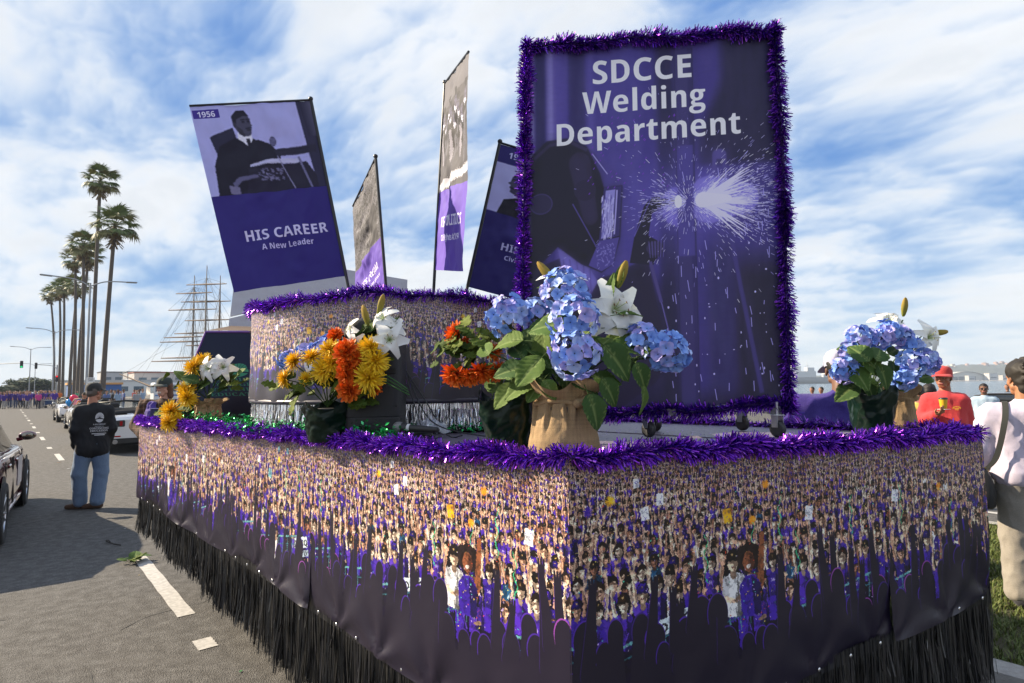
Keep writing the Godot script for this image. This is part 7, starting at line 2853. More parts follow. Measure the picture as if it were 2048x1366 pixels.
func people() -> void:
	var denim := cloth_mat("denim", lin(0.15, 0.24, 0.40), 101, 0.25)
	var boot := cloth_mat("boot_brown", lin(0.075, 0.035, 0.018), 103)
	var dark_cap := cloth_mat("cap_dark", lin(0.018, 0.018, 0.018), 104)
	# man in black, seen from behind
	var p := on(180, 1018, 0.0)
	var sm := mat("black_shirt_print", Color.WHITE, 0.85)
	sm.albedo_texture = shirt_print()
	var t := person("man in black long-sleeved shirt with white shell print, jeans and dark cap, seen from behind", p, 0.72, 1.74, {
		"skin": Color(0.42, 0.19, 0.12), "cap": dark_cap, "hair": Color(0.12, 0.10, 0.09), "hair_style": "short", "head_turn": -0.95, "head_tilt": 0.02, "shirt": sm, "print": true, "trousers": denim, "shoes": boot, "hem": 0.84, "wide": 0.96, "belly": 0.92, "baggy": 0.010, "wrinkle": 0.012,
		"arm_l": [Vector3(-0.175, 1.375, 0.015), Vector3(-0.215, 1.12, 0.04), Vector3(-0.19, 0.88, -0.10)], "arm_r": [Vector3(0.175, 1.375, 0.015), Vector3(0.22, 1.12, 0.04), Vector3(0.19, 0.88, -0.10)], "hands": [true, true],
		"leg_l": [Vector3(-0.085, 0.92, 0), Vector3(-0.14, 0.50, -0.03), Vector3(-0.105, 0.09, -0.10)], "leg_r": [Vector3(0.085, 0.92, 0), Vector3(0.115, 0.50, 0.0), Vector3(0.075, 0.09, 0.03)], "toes": Vector3(-0.86, 0, -0.5), "trouser": [0.105, 0.082, 0.078]})
	# smiling person in plaid behind the float's left end
	var plaid := mat("plaid_flannel", Color.WHITE, 0.9)
	plaid.albedo_texture = plaid_print()
	plaid.uv1_triplanar = true
	plaid.uv1_scale = Vector3(6, 6, 6)
	var purple_cloth := cloth_mat("purple_cloth", lin(0.055, 0.025, 0.26), 107)
	var pp := at(322, 1000, 8.4)
	pp.y = 0.0
	var t2 := person("smiling person in brown plaid shirt and dark cap behind the float's left end", pp, PI + 0.45, 1.80, {
		"skin": Color(0.56, 0.30, 0.22), "cap": cloth_mat("cap_green", lin(0.025, 0.035, 0.03), 108), "hair": Color(0.11, 0.045, 0.022), "hair_style": "long", "head_turn": -0.75, "head_tilt": -0.05, "smile": true, "shirt": plaid, "trousers": cloth_mat("pale_jeans", lin(0.30, 0.38, 0.46), 109, 0.2), "shoes": boot, "hem": 0.80, "wide": 1.12, "belly": 1.1, "baggy": 0.03,
		"arm_r": [Vector3(0.21, 1.40, 0.0), Vector3(0.30, 1.14, 0.0), Vector3(0.20, 1.02, -0.24)], "arm_l": [Vector3(-0.21, 1.40, 0.0), Vector3(-0.29, 1.13, 0.03), Vector3(-0.12, 1.03, -0.24)]})
	var roll: Array = [[Vector3(0.13, 1.44, -0.09), Vector3(0.13, 1.30, -0.15), 0.055, 0.075, Color.WHITE], [Vector3(0.13, 1.30, -0.15), Vector3(0.05, 1.06, -0.19), 0.075, 0.05, Color.WHITE]]
	tag(part("purple_cloth", blob(roll, 0.014, 0.03, 0.03, 9), purple_cloth, self, t2.transform), "bunched purple cloth held to the chest of the person in plaid", "cloth")
	# broad man in purple behind the deck, bending
	var p3 := at(1692, 1100, 3.95)
	p3.y = 0.13
	person("broad man in deep purple shirt and pale cap bending behind the float's right side", p3, -0.45, 1.80, {
		"skin": Color(0.16, 0.075, 0.045), "cap": cloth_mat("cap_pale", lin(0.45, 0.45, 0.60), 110), "hair": Color(0.01, 0.01, 0.01), "hair_style": "short", "head_turn": 0.15, "head_tilt": -0.20, "lean": Vector3(0.02, -0.075, -0.10), "shirt": cloth_mat("purple_shirt", lin(0.030, 0.013, 0.20), 111), "trousers": cloth_mat("black_trousers", lin(0.02, 0.02, 0.022), 112), "shoes": boot, "wide": 1.30, "belly": 1.45, "baggy": 0.035, "cuff": 0.5})
	# man in red with a cup
	var p4 := at(1896, 900, 6.8)
	p4.y = 0.125
	var red := cloth_mat("red_shirt", lin(0.62, 0.035, 0.04), 113)
	var red_cap := cloth_mat("cap_red", lin(0.50, 0.03, 0.03), 114)
	var skin4 := Color(0.34, 0.15, 0.085)
	var t4 := person("man in red long-sleeved shirt and red cap holding a yellow cup", p4, PI - 0.55, 1.65, {
		"skin": skin4, "cap": red_cap, "hair": Color(0.03, 0.02, 0.015), "hair_style": "short", "head_turn": -0.40, "head_tilt": -0.02, "shirt": red, "trousers": cloth_mat("dark_trousers", lin(0.03, 0.03, 0.035), 115), "shoes": boot, "wide": 0.92, "belly": 1.02, "baggy": 0.012, "cell": 0.015, "wrinkle": 0.008,
		"arm_r": [Vector3(0.175, 1.365, 0.0), Vector3(0.25, 1.13, -0.02), Vector3(0.10, 1.22, -0.23)], "palm": [Vector3(1, 0, 0), Vector3(0.0, 1.0, -0.2)], "curl": 0.5, "arm_l": [Vector3(-0.175, 1.365, 0.0), Vector3(-0.225, 1.10, 0.05), Vector3(-0.21, 0.86, 0.0)]})
	var k4 := 1.65 / 1.75
	var cup := thing("paper_cup", "yellow paper cup with dark lid in the red-shirted man's hand", "cup", t4.transform * (Vector3(0.035, 1.285, -0.275) * k4), 0.0)
	var cs := Shape.new()
	cs.lathe(PackedVector2Array([Vector2(0, 0), Vector2(0.030, 0), Vector2(0.041, 0.105)]), Transform3D(), 20)
	part("body", cs, mat("cup_yellow", lin(0.72, 0.42, 0.02), 0.5), cup)
	var cl := Shape.new()
	cl.lathe(PackedVector2Array([Vector2(0.043, 0.102), Vector2(0.043, 0.112), Vector2(0.036, 0.122), Vector2(0, 0.122)]), Transform3D(), 20)
	part("lid", cl, mat("cup_lid", lin(0.02, 0.02, 0.02), 0.4), cup)
	var nap := Shape.new()
	nap.box(Vector3(0.0, -0.006, 0.0), Vector3(0.10, 0.004, 0.09), Basis(Vector3.UP, 0.4), 0.001)
	part("napkin", nap, mat("napkin", lin(0.75, 0.72, 0.68), 0.8), cup)
	var crest := Shape.new()
	crest.col = Color(0.62, 0.32, 0.03)
	for k in 9:
		var a := PI * k / 8.0
		crest.box(Vector3(-0.115 + cos(a) * 0.034, 1.285 + sin(a) * 0.020, -0.143), Vector3(0.009, 0.011, 0.004), Basis(Vector3.BACK, a - PI / 2))
	crest.box(Vector3(-0.115, 1.283, -0.146), Vector3(0.045, 0.010, 0.004))
	crest.box(Vector3(-0.115, 1.268, -0.146), Vector3(0.035, 0.007, 0.004))
	part("crest", crest, mat("crest_yellow", Color.WHITE, 0.8, 0.0, true), t4, Transform3D(Basis.from_scale(Vector3.ONE * k4), Vector3(0.015, 0, 0.004)))
	# woman with the shoulder bag, from behind
	var p5 := on(2078, 1216, 0.13)
	var lav := cloth_mat("lavender_top", lin(0.60, 0.54, 0.66), 116, 0.06)
	var t5 := person("woman in pale lavender top and grey trousers with black shoulder bag, seen from behind", p5, -0.55, 1.62, {
		"skin": Color(0.36, 0.16, 0.075), "hair": Color(0.018, 0.013, 0.011), "hair_style": "crop", "head_turn": 0.45, "head_tilt": 0.0, "shirt": lav, "trousers": cloth_mat("grey_trousers", lin(0.30, 0.27, 0.225), 117, 0.1), "shoes": cloth_mat("black_shoe", lin(0.015, 0.015, 0.02), 118), "hem": 0.96, "wide": 0.98, "belly": 1.06, "baggy": 0.020, "wrinkle": 0.007, "cell": 0.013, "trouser": [0.112, 0.09, 0.085],
		"arm_l": [Vector3(-0.20, 1.385, 0.015), Vector3(-0.285, 1.12, 0.03), Vector3(-0.25, 0.92, -0.10)]})
	var k5 := 1.62 / 1.75
	var bag := thing("shoulder_bag", "black leather shoulder bag hanging at the lavender-topped woman's hip", "bag", t5.transform * (Vector3(-0.30, 0.70, 0.06) * k5), t5.rotation.y + 0.25)
	var bsp := Shape.new()
	var rings: Array = []
	for q: Array in [[0.0, 0.055, 0.10], [0.02, 0.07, 0.125], [0.12, 0.068, 0.125], [0.22, 0.052, 0.115], [0.26, 0.03, 0.105], [0.27, 0.012, 0.09]]:
		var r := PackedVector3Array()
		for k in 28:
			var a := TAU * k / 28.0
			var c := Vector2(cos(a), sin(a))
			var f := pow(pow(absf(c.x), 3.5) + pow(absf(c.y), 3.5), -1.0 / 3.5)
			r.append(Vector3(c.x * f * float(q[1]) + 0.006 * sin(a * 3 + q[0] * 30), q[0], -c.y * f * float(q[2])))
		rings.append(r)
	bsp.loft(rings)
	var leather := mat("bag_leather", lin(0.016, 0.016, 0.017), 0.42)
	bumps(leather, 121, 0.25, 0.5, Vector3(9, 9, 9), 256)
	part("body", bsp, leather, bag)
	var pk := Shape.new()
	pk.box(Vector3(-0.068, 0.12, 0.02), Vector3(0.012, 0.15, 0.15), Basis(), 0.005)
	part("pocket", pk, leather, bag)
	var strap := Shape.new()
	var to_bag := bag.transform.affine_inverse()
	var pts: Array = [Vector3(0, 0.26, 0.10), to_bag * (t5.transform * (Vector3(-0.20, 1.08, 0.165) * k5)), to_bag * (t5.transform * (Vector3(-0.135, 1.34, 0.145) * k5)), to_bag * (t5.transform * (Vector3(-0.115, 1.475, 0.04) * k5)), to_bag * (t5.transform * (Vector3(-0.13, 1.40, -0.11) * k5)), to_bag * (t5.transform * (Vector3(-0.22, 1.0, -0.16) * k5)), Vector3(0, 0.26, -0.09)]
	var path := along(pts, 0.02)
	var across := (t5.transform.basis * Vector3(1, 0, 0.1)).normalized()
	var inv := bag.transform.basis.inverse()
	for k in path.size() - 1:
		var wv := inv * across * 0.017
		strap.quad(path[k] - wv, path[k] + wv, path[k + 1] + wv, path[k + 1] - wv)
		var dn := inv * t5.transform.basis * Vector3(0, 0, -0.003)
		strap.quad(path[k] + wv + dn, path[k] - wv + dn, path[k + 1] - wv + dn, path[k + 1] + wv + dn)
	part("strap", strap, mat("strap_webbing", lin(0.03, 0.032, 0.028), 0.8), bag)
	var bk := Shape.new()
	bk.tube(PackedVector3Array([Vector3(-0.02, 0.25, 0.10), Vector3(-0.02, 0.275, 0.10), Vector3(0.02, 0.275, 0.10), Vector3(0.02, 0.25, 0.10)]), PackedFloat32Array([0.003]), 6)
	part("buckle", bk, mat("brass", lin(0.55, 0.38, 0.12), 0.3, 1.0), bag)
	# others beyond the verge
	var yellow := cloth_mat("yellow_shirt", lin(0.72, 0.52, 0.10), 122)
	var p6 := at(1840, 900, 8.2)
	p6.y = -0.03
	person("person in yellow shirt with dark ponytail and purple bag strap behind the burlap pot", p6, -0.3, 1.62, {"skin": Color(0.45, 0.22, 0.15), "hair": Color(0.012, 0.01, 0.01), "hair_style": "tail", "head_turn": 0.3, "shirt": yellow, "cuff": 0.5, "trousers": mats["black_trousers"], "shoes": boot, "wide": 1.1, "belly": 1.1, "cell": 0.025,
		"arm_r": [Vector3(0.2, 1.4, 0), Vector3(0.27, 1.12, 0.0), Vector3(0.2, 1.05, -0.22)]})
	var p7 := at(1866, 900, 9.0)
	p7.y = -0.03
	person("dark-haired person in purple plaid half hidden behind the man in red", p7, -0.9, 1.62, {"skin": Color(0.22, 0.10, 0.06), "hair": Color(0.012, 0.01, 0.01), "hair_style": "long", "shirt": cloth_mat("purple_plaid", lin(0.14, 0.07, 0.24), 124, 0.4), "trousers": mats["black_trousers"], "shoes": boot, "cell": 0.025})
	var p8 := at(1976, 900, 13.2)
	p8.y = -0.11
	var t8 := person("person in pale denim jacket and sunglasses beside the black car", p8, PI - 0.65, 1.66, {"skin": Color(0.17, 0.08, 0.05), "hair": Color(0.012, 0.01, 0.01), "hair_style": "short", "shirt": cloth_mat("denim_jacket", lin(0.36, 0.48, 0.60), 125), "trousers": cloth_mat("denim_trousers", lin(0.16, 0.26, 0.40), 126), "shoes": boot, "cell": 0.025})
	var sg := Shape.new()
	for e: float in [-1.0, 1.0]:
		sg.ball(Vector3(e * 0.034, 1.638, -0.108), Vector3(0.028, 0.02, 0.012), Basis(), 10, 6)
	part("sunglasses", sg, mat("black_lens", lin(0.01, 0.01, 0.012), 0.1), t8, Transform3D(Basis.from_scale(Vector3.ONE * 1.66 / 1.75), Vector3.ZERO))
	var p9 := at(251, 900, 14.6)
	p9.y = 0.0
	var t9 := person("man in dark jacket and sunglasses standing beyond the silver convertible", p9 + ALONG * 3.0 + ACROSS * 2.4, PI + 0.1, 1.74, {"skin": Color(0.50, 0.27, 0.19), "hair": Color(0.02, 0.016, 0.013), "hair_style": "short", "head_turn": -0.2, "shirt": cloth_mat("dark_jacket", lin(0.02, 0.021, 0.025), 127), "trousers": mats["black_trousers"], "shoes": boot, "cell": 0.025})
	var sg2 := Shape.new()
	sg2.add(sg)
	part("sunglasses", sg2, mats["black_lens"], t9, Transform3D(Basis(Vector3.UP, -0.2).scaled(Vector3.ONE * 1.74 / 1.75), Vector3.ZERO))


func plaid_print() -> ImageTexture:
	var im := Image.create_empty(128, 128, false, Image.FORMAT_RGB8)
	for y in 128:
		for x in 128:
			var g := 0.0
			var c := Color(0.10, 0.045, 0.022)
			if x % 64 < 22:
				c = c.lerp(Color(0.022, 0.016, 0.014), 0.55)
			if y % 64 < 22:
				c = c.lerp(Color(0.022, 0.016, 0.014), 0.55)
			if x % 64 > 40 and x % 64 < 45 or y % 64 > 40 and y % 64 < 45:
				c = c.lerp(Color(0.36, 0.27, 0.20), 0.6)
			if (x + y) % 4 < 2:
				c = c * 0.86
			im.set_pixel(x, y, c.linear_to_srgb())
	return ImageTexture.create_from_image(im)


# ---- cars ----------------------------------------------------------------------
func wheel(t: Node3D, o: Vector3, r: float, side: float, rim_m: Material) -> void:
	var x := Transform3D(Basis(Vector3.BACK, -PI / 2 * side), Vector3.ZERO)
	var tyre := Shape.new()
	tyre.lathe(PackedVector2Array([Vector2(r * 0.66, -0.10), Vector2(r * 0.93, -0.10), Vector2(r, -0.07), Vector2(r, 0.07), Vector2(r * 0.94, 0.10), Vector2(r * 0.68, 0.10), Vector2(r * 0.66, 0.08)]), x, 32)
	var w := part("wheel", tyre, mat("tyre", lin(0.025, 0.025, 0.026), 0.8), t, Transform3D(Basis(), o))
	var rim := Shape.new()
	rim.lathe(PackedVector2Array([Vector2(r * 0.66, -0.08), Vector2(r * 0.60, 0.03), Vector2(r * 0.66, 0.085), Vector2(r * 0.69, 0.09)]), x, 32)
	for k in 5:
		for e: float in [-0.12, 0.12]:
			var a := TAU * k / 5.0 + e
			rim.rod(x * Vector3(cos(a) * 0.03, 0.05, sin(a) * 0.03), x * Vector3(cos(a + e * 0.6) * r * 0.64, 0.075, sin(a + e * 0.6) * r * 0.64), 0.022, 6, 0.017)
	rim.lathe(PackedVector2Array([Vector2(0.06, 0.03), Vector2(0.055, 0.075), Vector2(0.0, 0.08)]), x, 16)
	part("rim", rim, rim_m, w)
	var hub := Shape.new()
	hub.lathe(PackedVector2Array([Vector2(r * 0.66, -0.06), Vector2(0.0, -0.06)]), x, 24)
	part("brake_disc", hub, mat("wheel_dark", lin(0.015, 0.015, 0.016), 0.6), w)


func car_ring(z: float, w: float, yb: float, belt: float, top: float, open: bool) -> PackedVector3Array:
	var h: Array = [Vector2(0, yb), Vector2(w * 0.82, yb), Vector2(w * 0.95, yb + 0.05), Vector2(w, lerpf(yb, belt, 0.30)), Vector2(w * 1.0, lerpf(yb, belt, 0.66)), Vector2(w * 0.985, lerpf(yb, belt, 0.86)), Vector2(w * 0.965, belt), Vector2(w * 0.93, lerpf(belt, top, 0.5) + 0.012)]
	if open:
		h.append_array([Vector2(w * 0.84, belt + 0.005), Vector2(w * 0.80, 0.48), Vector2(0, 0.45)])
	else:
		h.append_array([Vector2(w * 0.84, top - 0.012), Vector2(w * 0.6, top + 0.004), Vector2(0, top + 0.022)])
	var r := PackedVector3Array()
	for k in h.size():
		r.append(Vector3(-h[k].x, h[k].y, z))
	for k in range(h.size() - 2, 0, -1):
		r.append(Vector3(h[k].x, h[k].y, z))
	return r


func car(called: String, label: String, where: Vector3, yaw: float, look: Dictionary) -> Node3D:
	var t := thing(called, label, "car", where, yaw, look.get("group", ""))
	var paint: Material = look.paint
	var l: float = look.get("long", 4.75)
	var w: float = look.get("wide", 0.91)
	var rows: Array = look.rows          # [z as a share of the length from rear 0 to front 1, width share, bottom, belt, top, open]
	var rings: Array = []
	for k in rows.size() - 1:
		var steps := 1 if rows[k][5] != rows[k + 1][5] else 4
		for e in steps:
			var f := float(e) / steps
			var g := f * f * (3.0 - 2.0 * f) if k > 0 and k < rows.size() - 2 else f
			var q: Array = []
			for j in 5:
				q.append(lerpf(rows[k][j], rows[k + 1][j], f if j == 0 else g))
			rings.append(car_ring(l * (0.5 - q[0]), w * q[1], q[2], q[3], q[4], rows[k][5]))
	var z: Array = rows[-1]
	rings.append(car_ring(l * (0.5 - z[0]), w * z[1], z[2], z[3], z[4], false))
	var body := Shape.new()
	body.loft(rings)
	part("body", body, paint, t)
	var dark := mat("car_dark", lin(0.012, 0.012, 0.013), 0.5)
	var r: float = look.get("wheel", 0.335)
	for e: float in [-1.0, 1.0]:
		for q: float in [look.get("rear_axle", 0.21), look.get("front_axle", 0.80)]:
			var o := Vector3(e * (w - 0.085), r, l * (0.5 - q))
			var arch := Shape.new()
			arch.lathe(PackedVector2Array([Vector2(0, 0.0), Vector2(r * 1.13, 0.0), Vector2(r * 1.13, 0.004), Vector2(0, 0.006)]), Transform3D(Basis(Vector3.BACK, -PI / 2 * e), Vector3(e * (w * 1.0 - 0.004), r + 0.02, l * (0.5 - q))), 36, 0.0, TAU)
			part("wheel_arch", arch, dark, t)
			wheel(t, o + Vector3(e * 0.012, 0, 0), r, e, look.rim)
	# lamps, plate, seams
	for e: float in [-1.0, 1.0]:
		var hl := Shape.new()
		hl.ball(Vector3(e * w * 0.70, 0.66, -l * 0.478), Vector3(0.16, 0.06, 0.08), Basis(Vector3.UP, e * -0.4), 12, 8)
		part("headlight", hl, mat("lamp_glass", lin(0.55, 0.57, 0.6), 0.08), t)
		var mirror := Shape.new()
		var mz: float = l * (0.5 - look.get("mirror", 0.60))
		mirror.ball(Vector3(e * (w + 0.05), look.get("mirror_y", 0.99), mz), Vector3(0.10, 0.06, 0.06), Basis(Vector3.UP, e * 0.2), 16, 10)
		mirror.rod(Vector3(e * (w - 0.06), look.get("mirror_y", 0.99) - 0.05, mz - 0.02), Vector3(e * (w + 0.0), look.get("mirror_y", 0.99) - 0.03, mz), 0.028, 8)
		var mp := part("mirror", mirror, look.get("mirror_paint", paint), t)
		var mg := Shape.new()
		mg.ball(Vector3(e * (w + 0.05), look.get("mirror_y", 0.99), mz + 0.045), Vector3(0.088, 0.048, 0.022), Basis(Vector3.UP, e * 0.2), 16, 8)
		part("mirror_glass", mg, mat("mirror_glass", lin(0.22, 0.21, 0.18), 0.03, 1.0), mp)
		for q: Array in look.get("doors", [[0.40, 0.62]]):
			for s: float in q:
				var seam := Shape.new()
				seam.box(Vector3(e * (w - 0.005), 0.58, l * (0.5 - s)), Vector3(0.012, 0.56, 0.007), Basis(Vector3.BACK, e * 0.03))
				part("door_seam", seam, dark, t)
			var hd := Shape.new()
			hd.box(Vector3(e * (w + 0.004), 0.80, l * (0.5 - (float(q[0]) + 0.045))), Vector3(0.024, 0.028, 0.19), Basis(), 0.008)
			part("door_handle", hd, look.get("mirror_paint", paint), t)
		var sill := Shape.new()
		sill.box(Vector3(e * (w * 0.965), 0.235, l * 0.0), Vector3(0.05, 0.06, l * 0.46), Basis(), 0.015)
		part("sill", sill, look.get("sill_paint", dark), t)
	var plate := Shape.new()
	plate.box(Vector3(0, look.get("plate_y", 0.62), l * 0.5 + 0.012), Vector3(0.31, 0.15, 0.012), Basis(), 0.004)
	part("number_plate", plate, mat("plate_pale", lin(0.6, 0.6, 0.58), 0.5), t)
	if look.get("roof", false):
		var gl: Array = look.glass           # [share of length, half width low, half width high, y low, y high]
		var rg: Array = []
		var roof_rows: Array = []
		for q: Array in gl:
			var zz: float = l * (0.5 - q[0])
			var r0 := PackedVector3Array()
			for e: Vector2 in [Vector2(-q[1], q[3]), Vector2(-q[2], q[4]), Vector2(-q[2] * 0.6, q[4] + 0.03), Vector2(0, q[4] + 0.04), Vector2(q[2] * 0.6, q[4] + 0.03), Vector2(q[2], q[4]), Vector2(q[1], q[3])]:
				r0.append(Vector3(e.x, e.y, zz))
			rg.append(r0)
		var g := Shape.new()
		g.loft(rg, true, true)
		var gm := mat("car_window", lin(0.012, 0.014, 0.016), 0.05)
		gm.metallic_specular = 0.7
		part("windows", g, gm, t)
		var rf := Shape.new()
		var mid := gl.slice(1, gl.size() - 1)
		var rr: Array = []
		for q: Array in mid:
			var zz: float = l * (0.5 - q[0])
			var r0 := PackedVector3Array()
			for k in 11:
				var f := k / 10.0 * 2.0 - 1.0
				r0.append(Vector3(-f * q[2] * 1.02, q[4] + 0.006 + 0.042 * (1.0 - f * f) - 0.02 * pow(absf(f), 8.0), zz))
			rr.append(r0)
		for k in rr.size() - 1:
			for e in 10:
				rf.quad(rr[k][e], rr[k][e + 1], rr[k + 1][e + 1], rr[k + 1][e])
		part("roof", rf, paint, t)
		for e: float in [-1.0, 1.0]:
			var pil := Shape.new()
			for k in gl.size() - 1:
				pil.rod(Vector3(e * gl[k][2], gl[k][4], l * (0.5 - gl[k][0])), Vector3(e * gl[k + 1][2], gl[k + 1][4], l * (0.5 - gl[k + 1][0])), 0.028, 8)
			var m1: Array = gl[1]
			var m2: Array = gl[-2]
			for q: Array in [[0.47, 0.0], [float(m1[0]) + 0.02, 0.0]]:
				pil.rod(Vector3(e * m1[1] * 0.985, m1[3], l * (0.5 - q[0])), Vector3(e * m1[2] * 1.0, m1[4], l * (0.5 - q[0])), 0.024, 8)
			part("pillar", pil, dark if look.get("dark_pillar", true) else paint, t)
	else:
		var tub := Shape.new()
		var z0: float = l * (0.5 - look.cabin[0])
		var z1: float = l * (0.5 - look.cabin[1])
		tub.box(Vector3(0, 0.50, (z0 + z1) / 2), Vector3(w * 1.56, 0.06, absf(z0 - z1) - 0.05), Basis(), 0.01)
		part("cabin_floor", tub, dark, t)
		for e: float in [-1.0, 1.0]:
			var trim := Shape.new()
			trim.box(Vector3(e * w * 0.81, 0.68, (z0 + z1) / 2), Vector3(0.02, 0.34, absf(z0 - z1) - 0.06), Basis(), 0.005)
			part("door_trim", trim, dark, t)
			for q: float in [0.25, 0.68]:
				var seat := Shape.new()
				var sz := lerpf(z0, z1, q)
				seat.box(Vector3(e * w * 0.40, 0.66, sz), Vector3(0.50, 0.18, 0.48), Basis(), 0.05)
				seat.box(Vector3(e * w * 0.40, 0.92, sz + 0.26), Vector3(0.48, 0.52, 0.14), Basis(Vector3.RIGHT, 0.25), 0.05)
				if q > 0.5:
					seat.box(Vector3(e * w * 0.40, 1.22, sz + 0.34), Vector3(0.26, 0.19, 0.10), Basis(Vector3.RIGHT, 0.2), 0.04)
				part("seat", seat, look.get("seat", mat("seat_black", lin(0.02, 0.02, 0.022), 0.6)), t)
		var fr := Shape.new()
		var zb := z1 - 0.02
		var pts: Array = [Vector3(-w * 0.86, 0.95, zb - 0.35), Vector3(-w * 0.72, 1.30, zb + 0.12), Vector3(0, 1.35, zb + 0.10), Vector3(w * 0.72, 1.30, zb + 0.12), Vector3(w * 0.86, 0.95, zb - 0.35)]
		fr.tube(PackedVector3Array(pts), PackedFloat32Array([0.03]), 8)
		part("windscreen_frame", fr, dark, t)
		var ws := Shape.new()
		ws.quad(pts[0], pts[4], pts[3], pts[1])
		part("windscreen", ws, glass("clear_glass", Color(0.75, 0.85, 0.82, 0.15)), t)
		var top := Shape.new()
		for k in 3:
			top.tube(along([Vector3(-w * 0.88, 0.93 + k * 0.025, z0 - 0.12 - k * 0.06), Vector3(-w * 0.6, 1.03 + k * 0.03, z0 + 0.02 - k * 0.09), Vector3(0, 1.07 + k * 0.03, z0 + 0.06 - k * 0.09), Vector3(w * 0.6, 1.03 + k * 0.03, z0 + 0.02 - k * 0.09), Vector3(w * 0.88, 0.93 + k * 0.025, z0 - 0.12 - k * 0.06)], 0.08), PackedFloat32Array([0.05]), 8)
		part("folded_top", top, mat("soft_top", lin(0.025, 0.025, 0.027), 0.9), t)
	return t


func cars() -> void:
	var yaw := atan2(0.643, 0.766)
	var alloy := mat("alloy", lin(0.55, 0.55, 0.57), 0.3, 0.9)
	var dark_alloy := mat("dark_alloy", lin(0.10, 0.10, 0.11), 0.35, 0.8)
	var maroon := mat("maroon_paint", lin(0.14, 0.010, 0.022), 0.2, 0.25)
	maroon.clearcoat_enabled = true
	maroon.clearcoat = 1.0
	maroon.clearcoat_roughness = 0.03
	var white := mat("white_paint", lin(0.72, 0.72, 0.73), 0.22)
	white.clearcoat_enabled = true
	white.clearcoat_roughness = 0.04
	var silver := mat("silver_paint", lin(0.62, 0.63, 0.66), 0.22, 0.35)
	silver.clearcoat_enabled = true
	silver.clearcoat_roughness = 0.04
	var black := mat("black_paint", lin(0.012, 0.013, 0.016), 0.15)
	black.clearcoat_enabled = true
	var sedan: Array = [[0.0, 0.86, 0.36, 0.74, 0.86, false], [0.02, 0.93, 0.28, 0.80, 0.98, false], [0.10, 0.98, 0.22, 0.86, 1.04, false], [0.22, 1.0, 0.19, 0.88, 1.02, false], [0.42, 1.0, 0.18, 0.88, 0.96, false], [0.66, 1.0, 0.18, 0.86, 0.94, false], [0.80, 0.99, 0.20, 0.80, 0.90, false], [0.93, 0.95, 0.22, 0.68, 0.78, false], [0.985, 0.84, 0.26, 0.58, 0.64, false], [1.0, 0.72, 0.34, 0.52, 0.54, false]]
	var cabin: Array = [[0.10, 0.74, 0.70, 0.98, 1.0], [0.25, 0.82, 0.60, 0.96, 1.38], [0.36, 0.84, 0.63, 0.95, 1.435], [0.50, 0.84, 0.63, 0.95, 1.43], [0.58, 0.83, 0.60, 0.94, 1.36], [0.74, 0.76, 0.72, 0.90, 0.92]]
	# right side of the car just left of the frame
	var m := car("sedan", "dark maroon car at the left edge with its door mirror showing", Vector3(-7.135, 0, -7.29), 0.612, {"paint": maroon, "rim": alloy, "rows": sedan, "roof": true, "glass": cabin, "doors": [[0.255, 0.40], [0.425, 0.66]], "mirror": 0.635, "mirror_y": 1.05, "rear_axle": 0.20, "front_axle": 0.795, "sill_paint": maroon, "group": ""})
	var sheet := Shape.new()
	sheet.box(Vector3(0.915, 0.62, -0.35), Vector3(0.006, 0.36, 0.52), Basis(), 0.001)
	part("door_poster", sheet, mat("door_poster", lin(0.55, 0.50, 0.52), 0.35), m)
	# open cars waiting ahead along the road
	var open_rows: Array = [[0.0, 0.88, 0.42, 0.78, 0.88, false], [0.015, 0.94, 0.34, 0.84, 0.96, false], [0.08, 0.98, 0.26, 0.88, 1.0, false], [0.22, 1.0, 0.20, 0.90, 0.98, false], [0.27, 1.0, 0.19, 0.90, 0.97, false], [0.272, 1.0, 0.19, 0.90, 0.96, true], [0.60, 1.0, 0.18, 0.88, 0.94, true], [0.602, 1.0, 0.18, 0.88, 0.95, false], [0.80, 0.99, 0.20, 0.82, 0.90, false], [0.94, 0.94, 0.22, 0.70, 0.78, false], [1.0, 0.76, 0.34, 0.54, 0.57, false]]
	var open := {"paint": silver, "rim": dark_alloy, "rows": open_rows, "cabin": [0.26, 0.61], "doors": [[0.37, 0.62]], "mirror": 0.62, "mirror_y": 0.98, "wheel": 0.345, "group": ""}
	var a := car("convertible", "silver open convertible with three-bar red tail lights behind the man in black", on(206, 912, 0) + ALONG * 2.42 + ACROSS * 0.80, yaw, open)
	var lamp_m := mat("tail_lamp_red", lin(0.30, 0.004, 0.006), 0.12)
	var black_m: Material = mats["car_dark"]
	for e: float in [-1.0, 1.0]:
		var panel := Shape.new()
		panel.box(Vector3(e * 0.57, 0.80, 2.36), Vector3(0.46, 0.17, 0.05), Basis(Vector3.UP, e * 0.10), 0.02)
		var pn := part("tail_panel", panel, black_m, a)
		for k in 3:
			var bar := Shape.new()
			bar.box(Vector3(e * (0.43 + k * 0.14), 0.80, 2.388 - k * 0.014), Vector3(0.075, 0.13, 0.025), Basis(Vector3.UP, e * 0.10), 0.01)
			part("tail_light", bar, lamp_m, pn)
		var ex := Shape.new()
		ex.rod(Vector3(e * 0.55, 0.33, 2.10), Vector3(e * 0.55, 0.33, 2.39), 0.058, 16)
		part("exhaust", ex, mat("exhaust_steel", lin(0.3, 0.3, 0.31), 0.3, 1.0), a)
	var dif := Shape.new()
	dif.box(Vector3(0, 0.36, 2.30), Vector3(1.50, 0.24, 0.14), Basis(), 0.05)
	part("diffuser", dif, black_m, a)
	var refl := Shape.new()
	for e: float in [-1.0, 1.0]:
		refl.box(Vector3(e * 0.60, 0.47, 2.376), Vector3(0.34, 0.035, 0.012), Basis(), 0.004)
